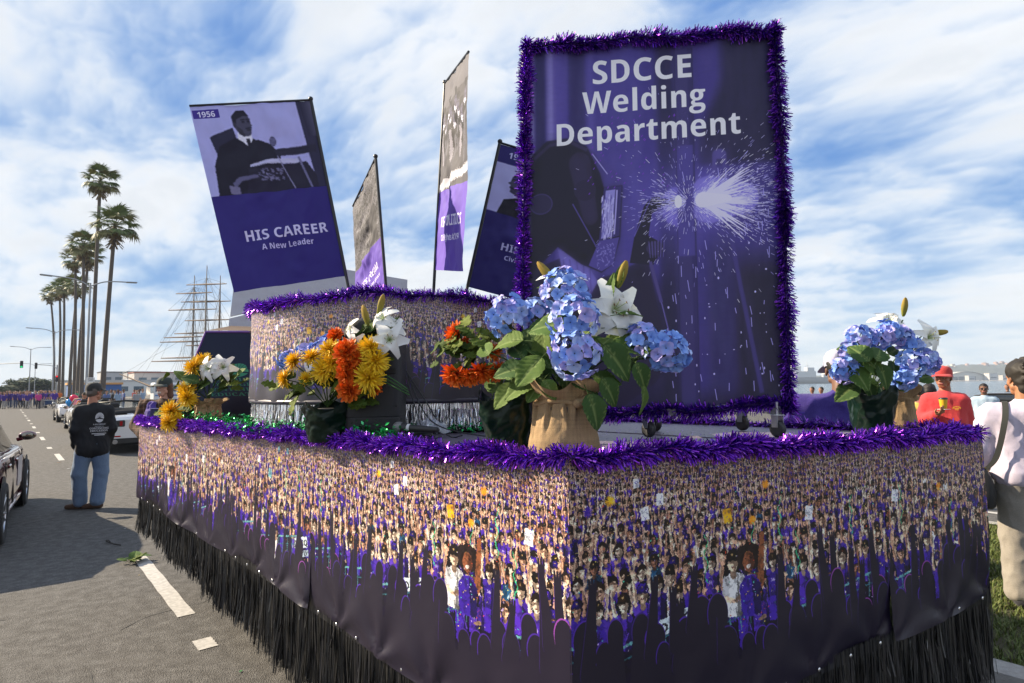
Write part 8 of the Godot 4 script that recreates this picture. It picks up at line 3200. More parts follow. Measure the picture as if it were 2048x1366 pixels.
	part("reflector", refl, lamp_m, a)
	var b := car("convertible", "white open convertible with rounded tail between the man in black and the balloons", on(146, 866, 0) + ALONG * 2.38 + ACROSS * 0.86, yaw, {"paint": white, "rim": alloy, "rows": open_rows, "cabin": [0.26, 0.61], "doors": [[0.37, 0.62]], "mirror": 0.62, "mirror_y": 0.98})
	var c := car("convertible", "white open convertible with wide red tail light carrying the balloons", on(118, 846, 0) + ALONG * 2.35 + ACROSS * 0.86, yaw, {"paint": white, "rim": alloy, "rows": open_rows, "cabin": [0.26, 0.61], "doors": [[0.37, 0.62]], "mirror": 0.62, "mirror_y": 0.98})
	for t: Node3D in [b, c]:
		for e: float in [-1.0, 1.0]:
			var tl := Shape.new()
			tl.ball(Vector3(e * 0.64, 0.80, 2.33), Vector3(0.23, 0.085, 0.06), Basis(Vector3.UP, e * 0.25), 14, 8)
			part("tail_light", tl, lamp_m, t)
		var bump := Shape.new()
		bump.box(Vector3(0, 0.40, 2.34), Vector3(1.55, 0.10, 0.10), Basis(), 0.04)
		part("bumper", bump, black_m if t == c else white, t)
	# balloons in the far convertible
	for q: Array in [[148, 798, 0.0, lin(0.75, 0.03, 0.09), "red balloon, topmost of the bunch in the white convertible"], [140, 806, -0.2, lin(0.02, 0.25, 0.62), "blue balloon at the left of the bunch in the white convertible"], [153, 807, 0.1, lin(0.68, 0.02, 0.12), "crimson balloon low in the middle of the bunch in the white convertible"], [161, 806, 0.2, lin(0.03, 0.12, 0.55), "dark blue balloon at the right of the bunch in the white convertible"]]:
		var p := at(q[0], q[1], 31.0)
		var o := thing("balloon", q[4], "balloon", p)
		var s := Shape.new()
		s.lathe(PackedVector2Array([Vector2(0.0, -0.23), Vector2(0.03, -0.215), Vector2(0.10, -0.15), Vector2(0.17, -0.04), Vector2(0.19, 0.06), Vector2(0.16, 0.15), Vector2(0.09, 0.21), Vector2(0.0, 0.225)]), Transform3D(), 20)
		var bm := mat("balloon%d" % int(q[0]), q[3], 0.15)
		part("skin", s, bm, o)
		var kn := Shape.new()
		kn.lathe(PackedVector2Array([Vector2(0.0, -0.225), Vector2(0.02, -0.25), Vector2(0.0, -0.25)]), Transform3D(), 10)
		part("knot", kn, bm, o)
	# orange-shirted rider in the middle convertible
	var rp := at(165, 900, 26.0)
	rp.y = 0.62
	small_figure("orange-shirted rider sitting up in the middle convertible", rp, yaw, Color(0.55, 0.14, 0.05), Color(0.03, 0.03, 0.03), Color(0.4, 0.2, 0.13), 0.95, true)
	# cars beyond the verge
	var pk := at(1941, 811, 21.5)
	car("sedan", "black sedan parked by the bay behind the woman in lavender", Vector3(pk.x, -0.30, pk.z) - ALONG * 0.45 + ACROSS * 1.0, yaw, {"paint": black, "rim": alloy, "rows": sedan, "roof": true, "glass": cabin, "doors": [[0.255, 0.40], [0.425, 0.66]], "mirror": 0.635, "mirror_y": 1.05})
	var k2 := at(1625, 840, 17.0)
	var d := car("sedan", "black car with red tail light between the board and the broad man", Vector3(k2.x, -0.25, k2.z) + ACROSS * 1.4, atan2(-0.766, 0.643) + 0.25, {"paint": black, "rim": alloy, "rows": sedan, "roof": true, "glass": cabin, "doors": [[0.255, 0.40], [0.425, 0.66]], "mirror": 0.635, "mirror_y": 1.05})
	for e: float in [-1.0, 1.0]:
		var tl := Shape.new()
		tl.ball(Vector3(e * 0.66, 0.84, 2.34), Vector3(0.22, 0.08, 0.06), Basis(Vector3.UP, e * 0.25), 14, 8)
		part("tail_light", tl, lamp_m, d)
	# cartons on the grass right of the float
	var card := mat("carton_card", Color.WHITE, 0.85)
	card.albedo_texture = noise_tex(130, 0.04, lin(0.30, 0.19, 0.10), lin(0.40, 0.27, 0.155), 256, 4)
	for k in 2:
		var p := on(1958, 1150, 0.11)
		p += ALONG * 0.16 + ACROSS * 0.02
		var o := thing("carton", ["lower brown carton of the stack on the grass at the float's right end", "upper brown carton of the stack on the grass at the float's right end"][k], "carton", p + Vector3(0.01 * k - 0.01, 0.30 * k, 0.0), 0.75 - 0.08 * k)
		var s := Shape.new()
		s.box(Vector3(0, 0.15, 0), Vector3(0.40 - 0.03 * k, 0.295, 0.34), Basis(), 0.006)
		part("body", s, card, o)
		var tape := Shape.new()
		tape.box(Vector3(0, 0.2975, 0), Vector3(0.40 - 0.03 * k, 0.003, 0.05), Basis())
		tape.box(Vector3(0.2015 - 0.015 * k, 0.23, 0), Vector3(0.003, 0.13, 0.05), Basis())
		part("tape", tape, mat("carton_tape", lin(0.42, 0.30, 0.18), 0.3), o)


# ---- small figures, far off -----------------------------------------------------
func small_figure(label: String, where: Vector3, yaw: float, shirt: Color, legs: Color, skin: Color, h: float, half := false, group := "", stride := 0.0, hair := Color(0.03, 0.02, 0.015)) -> Node3D:
	var key := "figure%s%s%s%s%.2f" % [shirt, legs, skin, half, stride]
	if not blooms.has(key):
		var b: Array = []
		b.append([Vector3(0, 1.62, 0), Vector3(0, 1.66, 0.0), 0.085, 0.09, skin])
		b.append([Vector3(0, 1.69, 0.02), Vector3(0, 1.71, 0.02), 0.085, 0.08, hair])
		b.append([Vector3(0, 1.40, 0.01), Vector3(0, 1.55, 0), 0.055, 0.05, skin])
		for e: float in [-1.0, 1.0]:
			b.append([Vector3(e * 0.07, 0.92, 0), Vector3(e * 0.11, 1.34, 0), 0.115, 0.10, shirt])
			b.append([Vector3(e * 0.18, 1.40, 0), Vector3(e * 0.25, 1.12, 0.02), 0.068, 0.055, shirt])
			b.append([Vector3(e * 0.25, 1.12, 0.02), Vector3(e * 0.22, 0.86, -0.10 * e * stride - 0.04), 0.045, 0.035, skin])
			if not half:
				b.append([Vector3(e * 0.09, 0.90, 0), Vector3(e * 0.10, 0.50, -0.12 * e * stride), 0.095, 0.065, legs])
				b.append([Vector3(e * 0.10, 0.50, -0.12 * e * stride), Vector3(e * 0.10, 0.08, 0.10 * e * stride), 0.065, 0.048, legs])
				b.append([Vector3(e * 0.10, 0.05, 0.10 * e * stride), Vector3(e * 0.11, 0.04, 0.10 * e * stride - 0.14), 0.045, 0.04, Color(0.05, 0.05, 0.05)])
		if half:
			for j in b.size():
				b[j][0] -= Vector3(0, 0.85, 0)
				b[j][1] -= Vector3(0, 0.85, 0)
		blooms[key] = blob(b, 0.035, 0.03).mesh()
	var o := part("person", blooms[key], mat("far_figure", Color.WHITE, 0.85, 0.0, true), self, facing(where, yaw, h / (0.9 if half else 1.75)))
	tag(o, label, "person", group)
	return o


# ---- along the road, far off -----------------------------------------------------
func frond(k: int) -> Mesh:            # a fan leaf on its stalk, along +y
	var key := "frond%d" % k
	if not blooms.has(key):
		rng.seed = 1200 + k
		var s := Shape.new()
		var g: Color = [Color(0.11, 0.15, 0.045), Color(0.15, 0.19, 0.06), Color(0.21, 0.20, 0.08)][k % 3]
		s.col = Color(0.12, 0.12, 0.05)
		s.tube(PackedVector3Array([Vector3.ZERO, Vector3(0, 0.5, 0.03), Vector3(0, 1.0, -0.02)]), PackedFloat32Array([0.03, 0.022, 0.015]), 5)
		for e in 26:
			var f := (e + 0.5) / 26.0 * 2.0 - 1.0
			var a := f * 1.75
			var d := Vector3(sin(a), cos(a), -0.12 * absf(f))
			var l := rng.randf_range(0.80, 1.05) * (1.0 - 0.25 * f * f)
			var o := Vector3(0, 1.0, -0.02)
			var side := Vector3(cos(a), -sin(a), 0.25) * 0.05
			var mid := o + d * l * 0.55
			var tip := o + d * l + Vector3(0, -0.04, -rng.randf_range(0.16, 0.46) * l)
			var h := rng.randf_range(0.75, 1.25)
			s.col = g * h
			s.tri(o, mid + side, mid - side)
			s.tri(mid + side, tip, mid - side)
		blooms[key] = s.mesh()
	return blooms[key]


func palm(label: String, foot: Vector3, top: Vector3, r: float, n: int, seed_: int) -> void:
	var t := thing("palm_tree", label, "palm tree", foot, 0, "palms beside the road")
	rng.seed = seed_
	var d := top - foot
	var pts := PackedVector3Array()
	var radii := PackedFloat32Array()
	for k in 17:
		var f := k / 16.0
		pts.append(Vector3(d.x * f * f, d.y * f, d.z * f * f) + Vector3(sin(f * 4.0 + seed_), 0, cos(f * 3.0)) * 0.05 * d.y * 0.05)
		radii.append(lerpf(0.30, 0.17, pow(f, 0.5)) + (0.12 if k == 0 else 0.0))
	d = pts[-1]
	var tr := Shape.new()
	tr.tube(pts, radii, 12)
	var bark := mat("palm_bark", Color.WHITE, 0.95)
	if bark.albedo_texture == null:
		bark.albedo_texture = noise_tex(140, 0.05, lin(0.075, 0.06, 0.05), lin(0.16, 0.135, 0.11), 256, 4)
		bark.uv1_triplanar = true
		bark.uv1_scale = Vector3(0.7, 3.0, 0.7)
	part("trunk", tr, bark, t)
	var dry := mat("palm_dry", Color.WHITE, 0.9, 0.0, true)
	var sk := Shape.new()
	for k in 90:
		var a := rng.randf() * TAU
		var y := -rng.randf_range(0.0, 1.2) * r * 0.5
		var o := d + Vector3(cos(a) * 0.15, y, sin(a) * 0.15)
		var g := rng.randf_range(0.7, 1.2)
		sk.col = Color(0.24, 0.17, 0.085) * g
		var out := Vector3(cos(a), -1.1, sin(a)) * rng.randf_range(0.28, 0.55) * r * 0.5
		var side := Vector3(-sin(a), 0, cos(a)) * 0.12
		sk.tri(o - side * 0.3, o + out + side, o + out - side)
		sk.tri(o - side * 0.3, o + out * 1.2 + side * 0.4 + Vector3.DOWN * 0.2, o + side * 0.3)
	part("dry_skirt", sk, dry, t)
	var green := leafy("palm_leaf", Color.WHITE, 0.6, Color(0.25, 0.28, 0.10))
	for k in n:
		var f := (k + 0.5) / n
		var a := k * 2.39996 + seed_
		var up := lerpf(1.35, -0.75, pow(f, 0.85)) + rng.randf_range(-0.15, 0.15)
		var y := Vector3(cos(a) * cos(up), sin(up), sin(a) * cos(up))
		var z := (Vector3.UP - y * y.y + Vector3(0.01, 0, 0)).normalized()
		var b := Basis(y.cross(z), y, z)
		part("frond", frond(k % 3 if f < 0.8 else 2), green, t, Transform3D(b.scaled(Vector3.ONE * r * rng.randf_range(0.42, 0.54)), d + Vector3(0, 0.1, 0)))


func street_lamp(label: String, foot: Vector3, h: float, reach: float) -> void:
	var t := thing("street_lamp", label, "street lamp", foot, atan2(0.643, 0.766), "double-armed lamps along the kerb")
	var steel := mat("lamp_steel", lin(0.33, 0.34, 0.35), 0.5, 0.6)
	var s := Shape.new()
	s.rod(Vector3.ZERO, Vector3(0, h - 0.3, 0), 0.11, 10, 0.06)
	s.rod(Vector3.ZERO, Vector3(0, 0.35, 0), 0.17, 10, 0.15)
	part("pole", s, steel, t)
	for e: float in [-1.0, 1.0]:
		var a := Shape.new()
		a.tube(along([Vector3(0, h - 0.55, 0), Vector3(e * reach * 0.4, h - 0.12, 0), Vector3(e * reach, h, 0)], 0.2), PackedFloat32Array([0.045]), 8)
		part("arm", a, steel, t)
		var l := Shape.new()
		l.box(Vector3(e * (reach + 0.3), h, 0), Vector3(0.75, 0.10, 0.28), Basis(Vector3.BACK, e * 0.05), 0.04)
		part("lamp_head", l, mat("lamp_head_grey", lin(0.28, 0.29, 0.30), 0.5), t)


func signal_mast(label: String, foot: Vector3, h: float, reach: float, dir: Vector3, lit: Color, side: float) -> void:
	var t := thing("traffic_light", label, "traffic light", foot)
	var steel: Material = mats["lamp_steel"]
	var s := Shape.new()
	s.rod(Vector3.ZERO, Vector3(0, h, 0), 0.13, 10, 0.10)
	part("pole", s, steel, t)
	var a := Shape.new()
	a.tube(along([Vector3(0, h - 0.6, 0), dir * reach * 0.3 + Vector3(0, h - 0.1, 0), dir * reach + Vector3(0, h + 0.1, 0)], 0.3), PackedFloat32Array([0.09, 0.07, 0.05]), 8)
	part("arm", a, steel, t)
	var dark := mat("signal_dark", lin(0.02, 0.02, 0.02), 0.6)
	for q: float in [reach, 0.0]:
		var o: Vector3 = dir * q + Vector3(0, h - 0.1 if q > 0 else h - 2.2, 0) - ALONG * 0.2
		var b := Shape.new()
		b.box(o, Vector3(0.36, 1.0, 0.3), Basis(Vector3.UP, 0.7), 0.05)
		var hd := part("signal_head", b, dark, t)
		for k in 3:
			var l := Shape.new()
			l.ball(o - ALONG * 0.15 + Vector3(0, 0.35 - k * 0.35, 0), Vector3(0.13, 0.13, 0.06), Basis(Vector3.UP, 0.7), 12, 8)
			var on_ := (k == 0 and lit.r > lit.g or k == 2 and lit.g > lit.r) and (q == 0.0) == (side > 0)
			var m := mat("signal_lens_dark", lin(0.03, 0.02, 0.02), 0.3)
			if on_:
				m = mat("signal_light_%s" % ("red" if lit.r > lit.g else "green"), lit, 0.4)
				m.emission_enabled = true
				m.emission = lit
				m.emission_energy_multiplier = 0.5
			part("signal_lamp", l, m, hd)


func tall_ship() -> void:
	var far := 190.0
	var o := at(392, 775, far)
	o.y = -2.2
	var wood := mat("ship_spar", lin(0.14, 0.085, 0.05), 0.7)
	var buff := mat("ship_mast", lin(0.26, 0.22, 0.18), 0.7)
	var t := thing("tall_ship", "old three-masted sailing ship with bare brown yards moored behind the float", "ship", o)
	var hull := Shape.new()
	var dirv := (at(300, 770, far + 6) - at(470, 770, far - 8))
	dirv.y = 0
	dirv = dirv.normalized()
	var acr := dirv.cross(Vector3.UP)
	var rings: Array = []
	for q: Array in [[-26, 2.0, 4.2], [-22, 3.6, 4.0], [-8, 4.6, 3.6], [8, 4.6, 3.6], [16, 3.4, 4.0], [22, 0.4, 5.0]]:
		var r := PackedVector3Array()
		for e: Vector2 in [Vector2(0, 0), Vector2(0.55, 0.3), Vector2(0.95, 1.4), Vector2(1.0, q[2]), Vector2(-1.0, q[2]), Vector2(-0.95, 1.4), Vector2(-0.55, 0.3)]:
			r.append(dirv * float(q[0]) + acr * e.x * float(q[1]) + Vector3.UP * e.y)
		rings.append(r)
	hull.loft(rings)
	part("hull", hull, mat("ship_hull", lin(0.10, 0.09, 0.09), 0.6), t)
	var rails := Shape.new()
	rails.rod(dirv * 20.0 + Vector3.UP * 5.0, dirv * 36.0 + Vector3.UP * 9.5, 0.35, 8, 0.15)
	part("bowsprit", rails, wood, t)
	var lines := Shape.new()
	var masts: Array = [[389, 551, [[586, 352, 424], [602.6, 362, 440], [619, 337, 432], [666, 349, 428], [674, 328, 408], [683, 320, 418], [715, 322, 420], [721.5, 303, 410]]], [414, 531, [[568.5, 373, 453], [603, 378, 461], [640, 370, 462], [690, 372, 470]]], [441, 551, []]]
	var prev := Vector3.ZERO
	for mk in masts.size():
		var m: Array = masts[mk]
		var z := far - 4.0 * mk
		var top := at(m[0], m[1], z) - o
		var foot := Vector3(top.x, 3.5, top.z)
		var s := Shape.new()
		s.tube(PackedVector3Array([foot, foot.lerp(top, 0.4), foot.lerp(top, 0.75), top]), PackedFloat32Array([0.42, 0.36, 0.22, 0.10]), 8)
		part("mast", s, buff if mk < 2 else wood, t)
		for y: Array in m[2]:
			var a := at(y[1], float(y[0]) + 1.5, z + 3.0) - o
			var b := at(y[2], float(y[0]) - 1.0, z - 3.0) - o
			var ys := Shape.new()
			ys.tube(PackedVector3Array([a, a.lerp(b, 0.5), b]), PackedFloat32Array([0.14, 0.27, 0.14]), 8)
			part("yard", ys, wood, t)
			lines.rod(a, top.lerp(foot, 0.1), 0.035, 4)
			lines.rod(b, top.lerp(foot, 0.1), 0.035, 4)
		for k in 7:
			var f := 0.12 + k * 0.1
			for e: float in [-1.0, 1.0]:
				lines.rod(foot.lerp(top, 0.45 + f * 0.6), foot + dirv * (k - 3) * 0.9 + acr * e * 4.4, 0.036, 4)
		for e: float in [-1.0, 1.0]:
			for k in 3:
				lines.rod(top.lerp(foot, 0.08 + k * 0.2), foot + dirv * (6.0 + k * 4.0) + Vector3(0, 0.5, 0), 0.036, 4)
		if mk > 0:
			lines.rod(prev, foot.lerp(top, 0.6), 0.036, 4)
		prev = top
	for k in 3:
		lines.rod(dirv * (26.0 + k * 4.5) + Vector3.UP * (6.6 + k * 1.3), at(389, 575 + k * 45, far) - o, 0.036, 4)
	stuff(part("rigging", lines, mat("ship_rope", lin(0.10, 0.09, 0.08), 0.9), t))


func block(called: String, label: String, cat: String, o: Vector3, yaw: float, size: Vector3, wall: Color, windows: Vector2i, roof := Color(0.25, 0.25, 0.26)) -> Node3D:
	var t := thing(called, label, cat, o, yaw)
	var s := Shape.new()
	s.box(Vector3(0, size.y / 2, 0), size)
	part("wall", s, mat("block_%s" % wall.to_html(), wall, 0.8), t)
	var r := Shape.new()
	r.box(Vector3(0, size.y + 0.2, 0), Vector3(size.x + 0.5, 0.4, size.z + 0.5))
	part("roof", r, mat("roof_%s" % roof.to_html(), roof, 0.8), t)
	var wn := Shape.new()
	wn.box(Vector3.ZERO, Vector3(size.x / (windows.x + 0.6) * 0.66, size.y / (windows.y + 0.6) * 0.5, 0.12), Basis(), 0.02)
	var wm := wn.mesh()
	for y in windows.y:
		for x in windows.x:
			part("window", wm, mat("far_window", lin(0.06, 0.10, 0.14), 0.1), t, Transform3D(Basis(), Vector3(((x + 0.5) / windows.x - 0.5) * size.x * 0.94, (y + 0.55) / windows.y * size.y * 0.9, size.z / 2 + 0.02)))
	return t


func street() -> void:
	# palms: pixel of foot and of crown, in the photograph; all on the strip right of the kerb
	var kinds: Array = [[205, 230, 452, 62, "stout leaning palm nearest the road, right of the tallest one"], [180, 201, 362, 71, "tallest palm of the group, rising above all others"], [162, 167, 490, 82, "full-crowned palm left of the tallest, its crown crossing the lamp"], [154, 178, 513, 88, "palm with low crown behind the lamp arm"], [148, 150, 520, 92, "palm whose crown leans left behind the full-crowned one"], [139, 154, 572, 99, "slender palm right of the far trio"], [125, 127, 574, 110, "middle palm of the far slender trio"], [118, 118, 582, 116, "second palm from the left in the far trio"], [107, 100, 590, 129, "leftmost far palm beside the second lamp"]]
	for k in kinds.size():
		var q: Array = kinds[k]
		var foot := at(q[0], 800, q[3])
		foot.y = 0.0
		var top := at(q[1], q[2], q[3])
		palm(q[4], foot, top, 2.55 if k else 2.8, 31 if k < 3 else 26, 31 + k * 7)
	var lamps: Array = [[181, 558, 44.0, 2.3, "nearest tall double-armed street lamp, crossing the palm crowns"], [110, 658, 81.0, 2.4, "second double-armed street lamp beside the far palms"], [62, 694, 114.0, 2.4, "third double-armed street lamp, left of the palms"], [71, 727, 150.0, 2.6, "fourth and farthest double-armed street lamp"]]
	for q: Array in lamps:
		var top := at(q[0], q[1], q[2])
		var foot := Vector3(top.x, 0, top.z)
		street_lamp(q[4], foot, top.y, q[3])
	var g := at(-60, 790, 84)
	g.y = 0
	signal_mast("traffic light on a mast arm at the left edge", g, 5.6, 7.0, (at(34, 790, 84) - at(-60, 790, 84)).normalized() * Vector3(1, 0, 1), Color(0.02, 0.75, 0.45), -1.0)
	var g2 := at(112, 790, 96)
	g2.y = 0
	signal_mast("traffic light with red signal beside the far palms", g2, 5.9, 3.4, (at(75, 790, 96) - at(112, 790, 96)).normalized() * Vector3(1, 0, 1), Color(0.95, 0.04, 0.05), 1.0)
	# the speed sign
	var sp := at(181, 764, 40)
	var sign_ := thing("speed_sign", "white speed limit sign reading 35 above the man's dark cap", "sign", Vector3(sp.x, 0, sp.z), 0.65)
	var b := Shape.new()
	b.box(Vector3(0, sp.y, 0), Vector3(0.46, 0.60, 0.02), Basis(), 0.004)
	var spn := part("panel", b, mat("sign_white", lin(0.70, 0.70, 0.70), 0.5), sign_)
	for q: Array in [["SPEED", 0.20, 40], ["LIMIT", 0.09, 40], ["35", -0.19, 110]]:
		var tm := TextMesh.new()
		var f := SystemFont.new()
		f.font_names = PackedStringArray(["Droid Sans"])
		f.font_weight = 700
		tm.font = f
		tm.font_size = q[2]
		tm.pixel_size = 0.0027
		tm.depth = 0.004
		tm.text = q[0]
		part("lettering", tm, mat("sign_black", lin(0.015, 0.015, 0.015), 0.6), spn, Transform3D(Basis(), Vector3(0, sp.y + q[1], 0.012)))
	var pole := Shape.new()
	pole.rod(Vector3(0, 0, -0.03), Vector3(0, sp.y + 0.3, -0.03), 0.03, 8)
	part("pole", pole, mats["lamp_steel"], sign_)
	tall_ship()
	# low buildings beyond the palms
	var bp := func(px: float, d: float) -> Vector3:
		var o := at(px, 780, d)
		o.y = -0.3
		return o
	block("pier_building", "long white low pier building beyond the palms", "building", bp.call(240, 210.0), 0.7, Vector3(34, 5.2, 14), lin(0.66, 0.67, 0.66), Vector2i(7, 1), lin(0.45, 0.46, 0.47))
	block("pier_building", "grey block with flat roof rising behind the white pier building", "building", bp.call(262, 290.0), 0.7, Vector3(26, 10.5, 14), lin(0.38, 0.39, 0.41), Vector2i(6, 2))
	block("pier_building", "dark flat-roofed block left of the barrel roof", "building", bp.call(282, 260.0), 0.7, Vector3(12, 9.6, 12), lin(0.30, 0.30, 0.31), Vector2i(3, 2))
	block("pier_building", "red-roofed waterside block behind the smiling person's cap", "building", bp.call(338, 240.0), 0.7, Vector3(26, 8.6, 14), lin(0.44, 0.41, 0.40), Vector2i(6, 2), lin(0.22, 0.07, 0.05))
	block("pier_building", "blue-sided low kiosk below the speed sign", "building", bp.call(188, 120.0), 0.7, Vector3(8.5, 3.2, 6), lin(0.05, 0.13, 0.36), Vector2i(3, 1), lin(0.60, 0.30, 0.10))
	var br := thing("barrel_roof", "grey metal barrel-vaulted shelter with slanting end frame", "shelter", bp.call(276, 250.0), 0.95)
	var vault := Shape.new()
	vault.grid(18, 10, func(u: float, v: float) -> Vector3:
		var a := PI * (1.0 - u)
		return Vector3(cos(a) * 5.0, 3.0 + sin(a) * 4.0, (0.5 - v) * 18.0))
	part("vault", vault, mat("vault_metal", lin(0.42, 0.43, 0.44), 0.35, 0.5), br)
	for k in 4:
		var rib := Shape.new()
		var pts := PackedVector3Array()
		for e in 15:
			var a := PI * e / 14.0
			pts.append(Vector3(cos(a) * 5.05, 3.0 + sin(a) * 4.05, 9.0 - k * 6.0))
		rib.tube(pts, PackedFloat32Array([0.14]), 6)
		rib.rod(Vector3(5.05, 0, 9.0 - k * 6.0), Vector3(5.05, 3.0, 9.0 - k * 6.0), 0.14, 6)
		rib.rod(Vector3(-5.05, 0, 9.0 - k * 6.0), Vector3(-5.05, 3.0, 9.0 - k * 6.0), 0.14, 6)
		part("rib", rib, mat("rib_white", lin(0.6, 0.61, 0.62), 0.5), br)
	# the white bus
	var bus := thing("bus", "white bus with dark windows parked behind the smiling person", "bus", bp.call(372, 96.0), 0.75)
	var s := Shape.new()
	s.box(Vector3(0, 1.75, 0), Vector3(9.5, 2.7, 2.5), Basis(), 0.18)
	part("body", s, mat("bus_white", lin(0.66, 0.67, 0.68), 0.35), bus)
	var stripe := Shape.new()
	stripe.box(Vector3(0, 1.15, 1.255), Vector3(9.2, 0.25, 0.012))
	part("stripe", stripe, mat("bus_blue", lin(0.10, 0.20, 0.42), 0.4), bus)
	for k in 6:
		var w := Shape.new()
		w.box(Vector3(-3.9 + k * 1.55, 2.2, 1.26), Vector3(1.35, 0.95, 0.03), Basis(), 0.01)
		part("window", w, mat("far_window", lin(0.06, 0.10, 0.14), 0.1), bus)
	var fw := Shape.new()
	fw.box(Vector3(-4.76, 2.1, 0), Vector3(0.03, 1.2, 2.0), Basis(), 0.01)
	part("windscreen", fw, mats["far_window"], bus)
	for x: float in [-3.2, 2.9]:
		var w := Shape.new()
		w.lathe(PackedVector2Array([Vector2(0, 0), Vector2(0.45, 0), Vector2(0.48, -0.05), Vector2(0.48, -0.25)]), Transform3D(Basis(Vector3.RIGHT, PI / 2), Vector3(x, 0.48, 1.27)), 18)
		part("wheel", w, mats["tyre"], bus)
	# tents
	for q: Array in [[78, 175.0, lin(0.10, 0.17, 0.42), "blue canopy tent above the far crowd"], [97, 180.0, lin(0.16, 0.24, 0.50), "lighter blue canopy tent right of the other far tent"], [63, 190.0, lin(0.35, 0.42, 0.55), "pale blue canopy tent left among the far crowd"]]:
		var o: Vector3 = bp.call(q[0], q[1])
		o.y = 0
		var t := thing("canopy_tent", q[3], "tent", o, 0.5)
		var c := Shape.new()
		for k in 4:
			var a := TAU * (k + 0.5) / 4.0
			var a2 := TAU * (k + 1.5) / 4.0
			c.tri(Vector3(cos(a) * 2.2, 2.2, sin(a) * 2.2), Vector3(0, 3.2, 0), Vector3(cos(a2) * 2.2, 2.2, sin(a2) * 2.2))
			c.quad(Vector3(cos(a2) * 2.2, 1.95, sin(a2) * 2.2), Vector3(cos(a) * 2.2, 1.95, sin(a) * 2.2), Vector3(cos(a) * 2.2, 2.2, sin(a) * 2.2), Vector3(cos(a2) * 2.2, 2.2, sin(a2) * 2.2))
		part("canopy", c, mat("tent_%d" % int(q[0]), q[2], 0.8), t)
		for k in 4:
			var a := TAU * (k + 0.5) / 4.0
			var l := Shape.new()
			l.rod(Vector3(cos(a) * 2.15, 0, sin(a) * 2.15), Vector3(cos(a) * 2.15, 2.2, sin(a) * 2.15), 0.03, 6)
			part("leg", l, mats["lamp_steel"], t)
	# trees at the end of the road
	var crown := leaf_cloud(1.0, 900, 0.10, 5)
	var leaf_m := leafy("tree_leaf", lin(0.045, 0.065, 0.022), 0.85, Color(0.12, 0.14, 0.05))
	var bark: Material = mats["palm_bark"]
	for q: Array in [[52, 170.0, 10.0, 8.0, 758, "broad green tree beyond the far crowd, tallest of the clump"], [82, 180.0, 8.0, 7.0, 766, "rounded green tree right of the tallest far tree"], [21, 175.0, 5.5, 9.5, 762, "dark narrow tree behind the left traffic light"], [6, 200.0, 9.0, 5.0, 775, "low dark tree at the left edge beyond the crowd"], [-20, 190.0, 9.0, 6.0, 772, "low tree just past the left edge"], [104, 210.0, 9.0, 5.0, 772, "low tree behind the far lamp posts"], [38, 220.0, 12.0, 6.0, 770, "distant tree between the two taller far trees"]]:
		var o: Vector3 = bp.call(q[0], q[1])
		o.y = 0
		var top := at(q[0], q[4], q[1])
		var t := thing("tree", q[5], "tree", o, float(q[0]))
		var tr := Shape.new()
		tr.tube(PackedVector3Array([Vector3.ZERO, Vector3(0.2, top.y * 0.4, 0), Vector3(0, top.y * 0.8, 0.2)]), PackedFloat32Array([0.4, 0.3, 0.12]), 8)
		part("trunk", tr, bark, t)
		part("crown", crown, leaf_m, t, Transform3D(Basis.from_scale(Vector3(float(q[2]) * 0.8, top.y * 0.55, float(q[2]) * 0.8)), Vector3(0, top.y * 0.62, 0)))
	# the marchers in purple
	rng.seed = 505
	var skins: Array = [Color(0.45, 0.24, 0.16), Color(0.25, 0.12, 0.07), Color(0.55, 0.32, 0.22), Color(0.14, 0.07, 0.045)]
	var purples: Array = [Color(0.05, 0.025, 0.20), Color(0.075, 0.035, 0.26), Color(0.04, 0.02, 0.15)]
	var legs: Array = [Color(0.02, 0.02, 0.025), Color(0.30, 0.29, 0.28), Color(0.05, 0.07, 0.13)]
	for k in 64:
		var d := rng.randf_range(58, 84)
		var px := rng.randf_range(-14, 112)
		var o := at(px, 800, d)
		o.y = 0
		var c := k % 3
		small_figure("marcher in purple and %s trousers, %s, in the crowd across the road" % [["black", "pale grey", "navy"][(k / 3) % 3], ["standing", "in mid-stride"][k % 2]], o, 0.7 + PI + rng.randf_range(-0.5, 0.5), purples[c], legs[(k / 3) % 3], skins[(k / 5) % 4 if k % 2 else 0], rng.randf_range(1.58, 1.82), false, "marchers in purple across the road", [0.0, 1.0][k % 2])
	var pk := on(76, 818, 0)
	small_figure("blonde woman in pink top walking away on the road", pk, 0.65, Color(0.52, 0.05, 0.22), Color(0.02, 0.02, 0.035), Color(0.5, 0.28, 0.2), 1.66, false, "", 1.0, Color(0.5, 0.36, 0.18))
	small_figure("person in black beside the blue hand cart", on(101, 812, 0), 0.7, Color(0.02, 0.02, 0.022), Color(0.025, 0.025, 0.03), Color(0.45, 0.24, 0.16), 1.72)
	small_figure("person in orange vest by the yellow kerb near the far lamps", on(119, 808, 0), 0.6 + PI, Color(0.62, 0.16, 0.03), Color(0.03, 0.03, 0.035), Color(0.3, 0.15, 0.09), 1.76)
	small_figure("person in green top beyond the balloons", on(154, 806, 0), 0.6 + PI, Color(0.03, 0.30, 0.16), Color(0.03, 0.03, 0.035), Color(0.45, 0.24, 0.16), 1.66)
	# bystanders between the palms and the bus
	var tops: Array = [Color(0.10, 0.14, 0.30), Color(0.30, 0.30, 0.32), Color(0.03, 0.03, 0.035), Color(0.25, 0.33, 0.45), Color(0.5, 0.08, 0.06)]
	var looks: Array = ["navy", "grey", "black", "pale blue", "red"]
	var spots: Array = [[213, 48], [222, 52], [229, 46], [236, 44], [241, 55], [247, 50], [273, 45], [278, 52], [285, 48], [268, 58]]
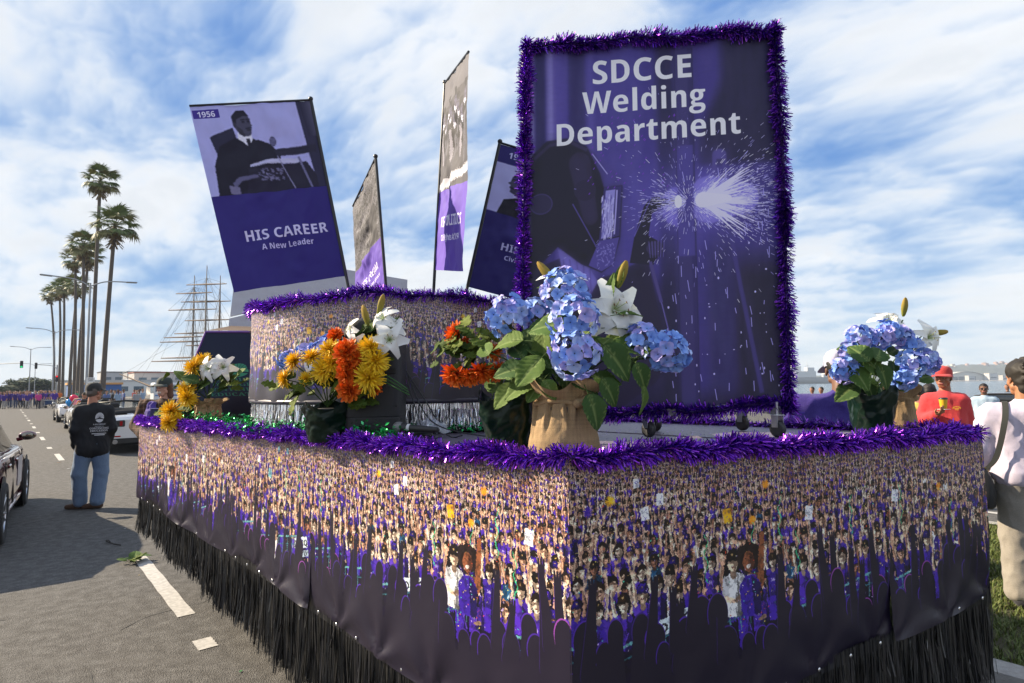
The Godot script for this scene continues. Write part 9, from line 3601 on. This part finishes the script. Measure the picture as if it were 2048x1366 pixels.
	for k in spots.size():
		var o := at(spots[k][0], 800, spots[k][1])
		o.y = 0.0
		small_figure("bystander in %s top near the pier, %s from the left" % [looks[k % 5], ["first", "second", "third", "fourth", "fifth", "sixth", "seventh", "eighth", "ninth", "tenth"][k]], o, rng.randf() * TAU, tops[k % 5], legs[k % 3], skins[k % 4], rng.randf_range(1.6, 1.8), false, "bystanders near the pier")
	# hand cart, orange bin
	var hc := thing("hand_cart", "small blue hand cart standing on the road by the person in black", "cart", on(101, 816, 0), 0.7)
	var cb := Shape.new()
	cb.box(Vector3(0, 0.55, 0), Vector3(0.95, 0.42, 0.55), Basis(), 0.03)
	part("tub", cb, mat("cart_blue", lin(0.02, 0.05, 0.13), 0.6), hc)
	var rail := Shape.new()
	rail.box(Vector3(0, 0.79, 0), Vector3(1.15, 0.05, 0.65), Basis(), 0.015)
	part("rim", rail, mat("cart_rim", lin(0.5, 0.5, 0.5), 0.5), hc)
	for x: float in [-0.38, 0.38]:
		for z: float in [-0.22, 0.22]:
			var w := Shape.new()
			w.rod(Vector3(x, 0.12, z - 0.03), Vector3(x, 0.12, z + 0.03), 0.12, 12)
			w.rod(Vector3(x, 0.1, z), Vector3(x, 0.36, z), 0.02, 6)
			part("wheel", w, mats["tyre"], hc)
	# people by the quay, right
	for q: Array in [[1625, 24.0, Color(0.02, 0.02, 0.02), "dark-haired head and shoulders beyond the black car, left of the pair"], [1643, 23.0, Color(0.2, 0.2, 0.22), "grey-capped onlooker beyond the black car, right of the pair"], [2016, 25.0, Color(0.30, 0.22, 0.15), "brown-haired onlooker beyond the black sedan's roof"]]:
		var o := at(q[0], 800, q[1])
		o.y = -0.30
		small_figure(q[3], o, 0.6, Color(0.05, 0.05, 0.06), Color(0.03, 0.03, 0.03), Color(0.3, 0.15, 0.1), 1.72, false, "", 0.0, q[2])


func _ready() -> void:
	camera_and_light()
	noise.seed = 5
	the_ground()
	far_shore()
	the_float()
	round_stage()
	banners()
	welding_board()
	deck_things()
	flowers()
	people()
	cars()
	street()
	grass()
